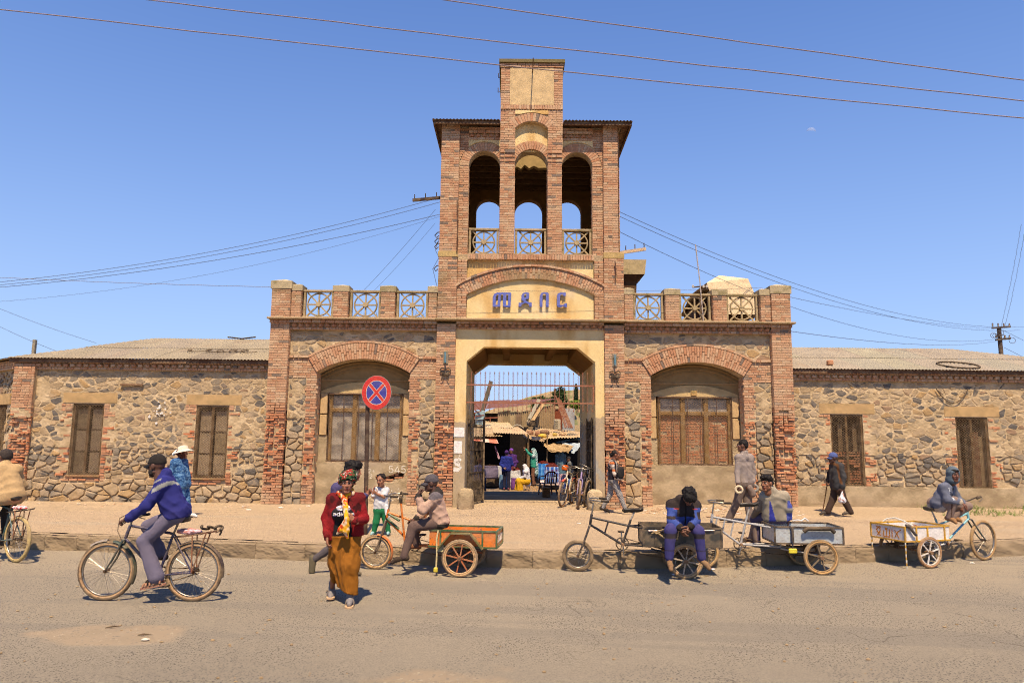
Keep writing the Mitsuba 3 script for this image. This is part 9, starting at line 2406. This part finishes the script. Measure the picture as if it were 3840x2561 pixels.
# ---------------- the man looking back from the silver tricycle
p = person('man in grey and blue jacket looking back from the silver tricycle')
J = dict(head=A_(3.958, 11.24, 1.262), neck=A_(4.055, 11.30, 1.165), shA=A_(3.965, 11.36, 1.055), shB=A_(4.225, 11.26, 1.065), elA=A_(3.88, 11.45, 0.86), wrA=A_(3.86, 11.60, 0.72), elB=A_(4.285, 11.24, 0.88), wrB=A_(4.325, 11.36, 0.72),
  hipA=A_(4.06, 11.42, 0.745), hipB=A_(4.21, 11.36, 0.745), knA=A_(3.885, 11.62, 0.68), knB=A_(3.95, 11.70, 0.68), anA=A_(3.905, 11.60, 0.33), anB=A_(3.875, 11.78, 0.36), hf=A_(-0.78, -0.62, -0.05), fwd=unit(A_(-0.4, 0.9, 0)))
s = 0.96
P_, E_, ax, hs = body(p, J, s, (140, 92, 66), 0.005, [(J['wrA'], A_(0, 0.5, -0.8), A_(1, 0, 0), 0.5, 1), (J['wrB'], A_(0, 0.5, -0.8), A_(-1, 0, 0), 0.5, -1)])
GRY, BLU = (158, 148, 130), (52, 62, 158)
def side_panels(V, C):
 x, z = V[:, 0], V[:, 2]
 m = (np.abs(x - 4.04 - 0.16 * (0.75 - z)) < 0.05 - 0.14 * (z - 0.68)) & (z < 1.0) & (V[:, 1] < 11.34) & (x < 4.13)
 C = np.where(m[:, None], srgb(BLU), C)
 C = np.where(((x > 4.245) & (z < 1.0))[:, None], srgb((70, 82, 160)), C)
 return np.where(((x > 4.24) & (np.abs(z - 0.86) < 0.04))[:, None], srgb((150, 144, 136)), C)
put_cloth(p, 'jacket', torso_prims(J, s, 0.046, GRY, belly=1.12) + arm_prims(J, 'A', s, 0.034, (120, 108, 96)) + arm_prims(J, 'B', s, 0.032, GRY) + [cone(J['neck'] + [-0.02, 0, 0.02], J['neck'] - [0, 0, 0.03], 0.066, 0.08, GRY), cone(J['hipA'] + [0.02, -0.02, 0.0], J['hipB'] + [0.02, -0.02, 0.0], 0.105, 0.105, GRY)], GRY, 0.011, 0.03, [(A_(4.1, 11.3, 0.685), unit(A_(0.06, 0, -1)))], 0.013, 11, 4, side_panels, dust=0.05)
put_cloth(p, 'trousers', leg_prims(J, 'A', s, 0.020) + leg_prims(J, 'B', s, 0.020) + [cone(J['hipA'], J['hipB'], 0.11, 0.11)], (62, 60, 96), 0.012, 0.03, (), 0.012, 12, 5, lambda V, C: np.where(((V[:, 0] < 3.89) & (V[:, 2] < 0.6))[:, None], srgb((130, 112, 104)), C), dust=0.15)
for k_, d in (('A', A_(-0.06, 0.13, -0.06)), ('B', A_(-0.12, 0.05, -0.05))):
 put_cloth(p, 'shoe', shoe(J['an' + k_], J['an' + k_] + d, s, (84, 56, 44)), (84, 56, 44), 0.011, 0.02, (), 0.004, dust=0.2)
curls(p, J['head'], E_, [E_(0, -0.02, 0.065, 0.088, 0.098, 0.078), E_(0, 0.05, 0.098, 0.07, 0.05, 0.042), E_(0, -0.08, 0.01, 0.078, 0.045, 0.06)], (24, 20, 19), 9, 0.016, 40)

# ---------------- the old man with the cane
p = person('old man in dark jacket and blue cap walking left with a cane')
J = dict(head=A_(7.165, 16.10, 1.555), neck=A_(7.215, 16.10, 1.455), shA=A_(7.25, 15.94, 1.38), shB=A_(7.24, 16.27, 1.38), elA=A_(7.29, 15.88, 1.15), wrA=A_(7.235, 15.88, 0.92), elB=A_(7.18, 16.33, 1.20), wrB=A_(7.135, 16.32, 1.04),
  hipA=A_(7.24, 16.02, 0.95), hipB=A_(7.24, 16.18, 0.95), knA=A_(7.325, 16.03, 0.67), knB=A_(7.155, 16.17, 0.65), anA=A_(7.46, 16.03, 0.40), anB=A_(7.02, 16.17, 0.385), hf=A_(-1, 0.0, -0.05), fwd=-X_)
s = 0.92
P_, E_, ax, hs = body(p, J, s, (84, 56, 46), 0.008, [(J['wrA'], A_(-0.05, 0, -1), A_(0, 1, 0), 1.0, -1), (J['wrB'], A_(-0.5, 0, -0.8), A_(0, 0, -1), 1.3, 1)])
DK = (60, 62, 66)
put_cloth(p, 'jacket', torso_prims(J, s, 0.040, DK, belly=1.15) + arm_prims(J, 'A', s, 0.032, DK) + arm_prims(J, 'B', s, 0.030, (40, 38, 42)) + [cone(J['hipA'], J['hipB'], 0.108, 0.108, DK)], DK, 0.013, 0.03, [(A_(7.24, 16.1, 0.87), unit(A_(0.15, 0, -1)))], 0.012, 11, 2, lambda V, C: np.where(((np.abs(V[:, 0] - 7.20 - 0.12 * (1.2 - V[:, 2])) < 0.018) & (V[:, 2] > 1.0))[:, None], srgb((110, 74, 48)), C), dust=0.05)
put_cloth(p, 'trousers', leg_prims(J, 'A', s, 0.022, flare=0.012) + leg_prims(J, 'B', s, 0.022, flare=0.012), (64, 50, 46), 0.013, 0.03, (), 0.013, 11, 3, dust=0.08)
for k_ in 'AB':
 put_cloth(p, 'shoe', shoe(J['an' + k_], J['an' + k_] + A_(-0.16, 0, -0.06), s, (40, 38, 40)), (40, 38, 40), 0.011, 0.02, (), 0, dust=0.3, mat='skin')
cap_parts(p, P_, E_, ax, hs, (80, 96, 150), brim=0.08)
k = thing('cane', 'long brown walking cane held by the old man', 'cane')
part(k, 'shaft', tube([(7.055, 16.5, 0.335), (7.10, 16.40, 0.75), (7.125, 16.34, 1.0), (7.13, 16.33, 1.06), (7.09, 16.33, 1.08)], 0.011, 7), 'matte', True, col=(110, 72, 46), dust=0.1)
k = thing('carrier_bag', 'thin white plastic bag hanging from the hand of the old man', 'bag')
V, F, ID = solid([cone(A_(7.23, 15.86, 0.84), A_(7.215, 15.86, 0.70), 0.012, 0.055), ell(A_(7.215, 15.86, 0.655), A_(0.085, 0.06, 0.07))], 0.010, 0.03, (), folds(0.016, 24, 4))
C = np.where((nfbm(V * 24, 2) > 0.56)[:, None], srgb((190, 150, 140)), srgb((222, 226, 232)))
part(k, 'bag', (V, F), 'cloth', True, vcol=C)

# ---------------- the youth in the hood
p = person('youth in grey blue hooded top riding the white and ochre tricycle')
J = dict(head=A_(7.155, 11.72, 1.405), neck=A_(7.125, 11.80, 1.275), shA=A_(6.945, 11.66, 1.20), shB=A_(7.25, 11.96, 1.20), elA=A_(6.945, 11.58, 1.01), wrA=A_(7.13, 11.54, 0.985), elB=A_(7.36, 11.98, 1.00), wrB=A_(7.33, 11.80, 0.93),
  hipA=A_(6.96, 11.76, 0.93), hipB=A_(6.92, 11.90, 0.93), knA=A_(7.045, 11.60, 1.0), knB=A_(7.40, 11.80, 0.90), anA=A_(7.01, 11.66, 0.735), anB=A_(7.18, 11.86, 0.715), hf=A_(0.0, -1, -0.08), fwd=unit(A_(0.75, -0.65, 0)))
J['knA'] = A_(7.06, 11.58, 1.00); J['anA'] = A_(7.0, 11.66, 0.735)
s = 0.92
P_, E_, ax, hs = body(p, J, s, (122, 78, 60), 0.006, [(J['wrA'], A_(0.75, -0.05, -0.6), A_(-0.2, 0.2, -1), 0.6, -1), (J['wrB'], A_(-0.5, -0.3, -0.5), A_(0, 0, -1), 0.5, 1)])
HG = (98, 104, 122)
hp = torso_prims(J, s, 0.030, HG, belly=1.0) + arm_prims(J, 'A', s, 0.034, HG, cuff=(186, 170, 150)) + arm_prims(J, 'B', s, 0.034, HG) + [cone(J['hipA'] - [0.0, 0, 0], J['hipB'] - [0.0, 0, 0], 0.10, 0.10, HG), cone(J['hipA'] - [0.02, 0, 0.04], J['hipB'] - [0.02, 0, 0.04], 0.09, 0.09, (176, 164, 152))]
def hoodie(V, C):
 m = (np.abs(V[:, 0] - 7.16 - 0.25 * (1.1 - V[:, 2])) < 0.035) & (V[:, 1] < 11.78) & (V[:, 2] < 1.26) & (V[:, 2] > 0.95)
 C = np.where(m[:, None], srgb((36, 50, 58)), C)
 st = (np.abs(V[:, 0] - 7.01 - 0.1 * (1.1 - V[:, 2])) < 0.016) & (V[:, 1] < 11.68) & (V[:, 2] > 1.02) & (V[:, 2] < 1.20) & (np.sin(V[:, 2] * 260) > -0.2)
 C = np.where(st[:, None], srgb((214, 220, 226)), C)
 return np.where((V[:, 2] < 0.86)[:, None], srgb((176, 164, 156)), C)
put_cloth(p, 'hooded_top', hp, HG, 0.012, 0.03, [(A_(0, 0, 0.80), -Z_)], 0.013, 12, 6, hoodie, dust=0.06)
V, F, ID = solid([E_(0, -0.02, 0.02, 0.105, 0.118, 0.125), E_(0, -0.03, -0.09, 0.115, 0.105, 0.09), E_(0, 0.105, -0.03, 0.066, 0.10, 0.095, None, True)], 0.009, 0.03, (), folds(0.006, 20, 2))
part(p, 'hood', (V, F), 'cloth', True, vcol=np.tile(srgb((96, 108, 118)), (len(V), 1)) * (0.85 + 0.3 * nfbm(V * 14, 3)[:, None]))
put_cloth(p, 'trousers', leg_prims(J, 'A', s, 0.014) + leg_prims(J, 'B', s, 0.014) + [cone(J['hipA'], J['hipB'], 0.11, 0.11)], (136, 116, 108), 0.012, 0.03, (), 0.010, 13, 2, lambda V, C: np.where((np.abs(V[:, 0] - 7.0 + 0.0 * V[:, 2]) < 0.008)[:, None] & (V[:, 1] < 11.64)[:, None], srgb((74, 50, 44)), C), dust=0.10)
for k_, toe in (('A', A_(7.04, 11.56, 0.66)), ('B', A_(7.27, 11.80, 0.66))):
 put_cloth(p, 'shoe', shoe(J['an' + k_], toe, s, (150, 110, 74)), (150, 110, 74), 0.011, 0.02, (), 0.004, dust=0.2)
curls(p, J['head'], E_, [E_(0, 0.02, 0.072, 0.07, 0.075, 0.035)], (24, 20, 20), 3, 0.01, 40)

# ---------------- people in the market yard
def market_person(label, pos, face, s, skin, top, legs, ht=1.6, seated=False, arms=None, head_turn=None, wrap=None, skirt=None, shawl=None, patt=None, hat=None, hz=None, lean=0.0, shoe_c=(60, 50, 46)):
 p = person(label)
 x, y, z = pos
 f = unit(A_(*face, 0)); r = np.cross(f, Z_)
 h = ht / 1.7
 o = A_(x, y, z)
 q = lambda a, b, c: o + r * a * h + f * b * h + Z_ * c * h
 if seated:
  J = dict(hipA=q(-0.09, -0.03, 0.50), hipB=q(0.09, -0.03, 0.50), knA=q(-0.12, 0.36, 0.50), knB=q(0.12, 0.36, 0.50), anA=q(-0.12, 0.33, 0.10), anB=q(0.12, 0.40, 0.10), shA=q(-0.17, 0.05, 0.96), shB=q(0.17, 0.05, 0.96), neck=q(0, 0.07, 1.05), head=q(0, 0.11, 1.18),
    elA=q(-0.22, 0.12, 0.72), elB=q(0.22, 0.12, 0.72), wrA=q(-0.12, 0.32, 0.64), wrB=q(0.12, 0.32, 0.64))
 else:
  J = dict(hipA=q(-0.085, 0, 0.90), hipB=q(0.085, 0, 0.90), knA=q(-0.09, 0.03, 0.49), knB=q(0.10, 0.0, 0.49), anA=q(-0.09, 0.0, 0.09), anB=q(0.11, -0.04, 0.09), shA=q(-0.175, lean, 1.36), shB=q(0.175, lean, 1.36), neck=q(0, 0.01 + lean, 1.45), head=q(0, 0.03 + lean * 1.3, 1.58),
    elA=q(-0.23, -0.02, 1.10), elB=q(0.23, -0.02, 1.10), wrA=q(-0.20, 0.12, 0.92), wrB=q(0.20, 0.12, 0.92))
 for k_, v in (arms or {}).items():
  J[k_] = q(*v)
 J['hf'] = f if head_turn is None else unit(A_(*head_turn)); J['fwd'] = f
 P_, E_, ax, hs = body(p, J, h * 0.97, skin, 0.012, [(J['wrA'], unit(J['wrA'] - J['elA']), Z_ * -1 + f, 0.6, 1), (J['wrB'], unit(J['wrB'] - J['elB']), Z_ * -1 + f, 0.6, -1)])
 put_cloth(p, 'top', torso_prims(J, h, 0.035, belly=1.12) + arm_prims(J, 'A', h, 0.026) + arm_prims(J, 'B', h, 0.026), top, 0.019, 0.03, (), 0.014, 11, 3, patt, dust=0.02)
 if skirt:
  if seated:
   pr = [cone(J['hipA'], J['knA'], 0.13, 0.12), cone(J['hipB'], J['knB'], 0.13, 0.12), cone(J['knA'], J['anA'] + [0, 0, 0.02], 0.12, 0.13), cone(J['knB'], J['anB'] + [0, 0, 0.02], 0.12, 0.13)]
  else:
   pr = [cone(J['hipA'], J['anA'] + [0, 0, 0.1], 0.13, 0.13), cone(J['hipB'], J['anB'] + [0, 0, 0.1], 0.13, 0.13)]
  put_cloth(p, 'skirt', pr, skirt, 0.019, 0.06, (), 0.025, 10, 2, stretch=(1, 1, 0.4), dust=0.02)
 else:
  put_cloth(p, 'trousers', leg_prims(J, 'A', h, 0.018) + leg_prims(J, 'B', h, 0.018) + [cone(J['hipA'], J['hipB'], 0.11 * h, 0.11 * h)], legs, 0.019, 0.03, (), 0.012, 11, 3, dust=0.05)
 for k_ in 'AB':
  put_cloth(p, 'shoe', shoe(J['an' + k_], J['an' + k_] + f * 0.15 - Z_ * 0.06, h, shoe_c), shoe_c, 0.015, 0.02, (), 0)
 if wrap:
  put_cloth(p, 'head_wrap', [E_(0, -0.02, 0.04, 0.092, 0.115, 0.095), E_(0, -0.08, 0.06, 0.075, 0.06, 0.07)], wrap, 0.013, 0.02, [(P_(0, 0.05, 0.02), unit(-ax[2] + ax[1] * 0.7))], 0.006, 26, 3, dust=0)
 elif hat:
  cap_parts(p, P_, E_, ax, hs, hat)
 else:
  curls(p, J['head'], E_, [E_(0, -0.02, 0.04, 0.086, 0.096, 0.085)], (26, 22, 22), 4, 0.012, 36, 0.012)
 if shawl:
  col, fn, drop = shawl
  pr = [E_(0, -0.02, 0.03, 0.098, 0.118, 0.118), cone(P_(0, -0.06, -0.06), J['neck'] - f * 0.05, 0.10, 0.11), cone(J['neck'] - f * 0.06, (J['shA'] + J['shB']) / 2 - f * 0.10 - Z_ * drop, 0.11, 0.12), cone(J['shA'], J['shB'], 0.10, 0.10), ('e', P_(0, 0.115, -0.01), A_(0.06, 0.09, 0.075) * hs, np.array(ax[:3]), None, None, True)]
  put_cloth(p, 'shawl', pr, col, 0.016, 0.03, (), 0.018, 16, 5, fn, dust=0)
 return p, J
q = M(-0.14, 0, 23.95)
market_person('person in blue jacket and violet cap standing with their back to us in the yard', (q[0], q[1], YZ), (0.15, 1), 1.0, SK['dark'], (38, 50, 128), (30, 34, 60), 1.56, hat=None, wrap=(80, 50, 110), arms=dict(elA=(-0.25, -0.06, 1.10), wrA=(-0.10, -0.17, 0.98), elB=(0.26, 0.02, 1.10), wrB=(0.12, 0.18, 1.0)), shoe_c=(120, 60, 80))
q = M(0.0, 0, 25.2)
market_person('woman in purple top and violet head scarf facing the blue jacket person', (q[0] + 0.02, q[1], YZ), (-0.25, -1), 1.0, (120, 76, 54), (76, 44, 106), (60, 40, 60), 1.62, wrap=(120, 70, 160), skirt=(110, 50, 60), arms=dict(elB=(-0.27, 0.0, 1.12), wrB=(-0.10, 0.14, 1.06)))
q = M(0.83, 0, 26.2)
market_person('woman in sea green top with patterned shawl reaching up at the stall', (q[0], q[1], YZ), (-1, 0.1), 1.0, SK['warm'], (58, 150, 126), (128, 88, 68), 1.62, shawl=((190, 206, 204), lambda V, C: np.where((nfbm(V * 26, 2) > 0.52)[:, None], srgb((60, 110, 106)), C), 0.75), arms=dict(elA=(-0.22, 0.20, 1.46), wrA=(-0.16, 0.36, 1.66), elB=(0.22, 0.15, 1.35), wrB=(0.12, 0.34, 1.56)))
q = M(0.46, 0, 24.0)
market_person('woman in white shawl and yellow skirt seated on a stool in the yard', (q[0] + 0.08, q[1], YZ - 0.07), (-1, -0.15), 1.0, (60, 42, 38), (200, 196, 200), (0, 0, 0), 1.42, seated=True, skirt=(216, 166, 40), shawl=((226, 222, 224), None, 0.50))
q = M(-0.97, 0, 21.6)
market_person('person in pink striped shirt sitting behind the open gate leaf', (q[0] + 0.02, q[1], walk_z(-1, 26) + 0.02), (0.3, 1), 1.0, SK['mid'], (226, 206, 206), (40, 50, 80), 1.55, seated=True, patt=lambda V, C: np.where((np.sin(V[:, 0] * 150) > 0.1)[:, None], srgb((206, 130, 140)), C), wrap=(150, 60, 44))
q = M(1.97, 0, 23.6)
market_person('man in grey shirt and dark cap bending at the right of the yard', (q[0], q[1], YZ), (-1, -0.1), 1.0, SK['dark'], (110, 112, 110), (60, 56, 54), 1.35, hat=(34, 34, 38), lean=0.08)
q = M(1.86, 0, 27)
market_person('figure in a long slate blue veil standing in the shade at the back', (q[0], q[1], YZ), (-0.3, 1), 1.0, SK['dark'], (84, 110, 126), (0, 0, 0), 1.6, skirt=(84, 110, 126), shawl=((88, 116, 132), None, 0.75))
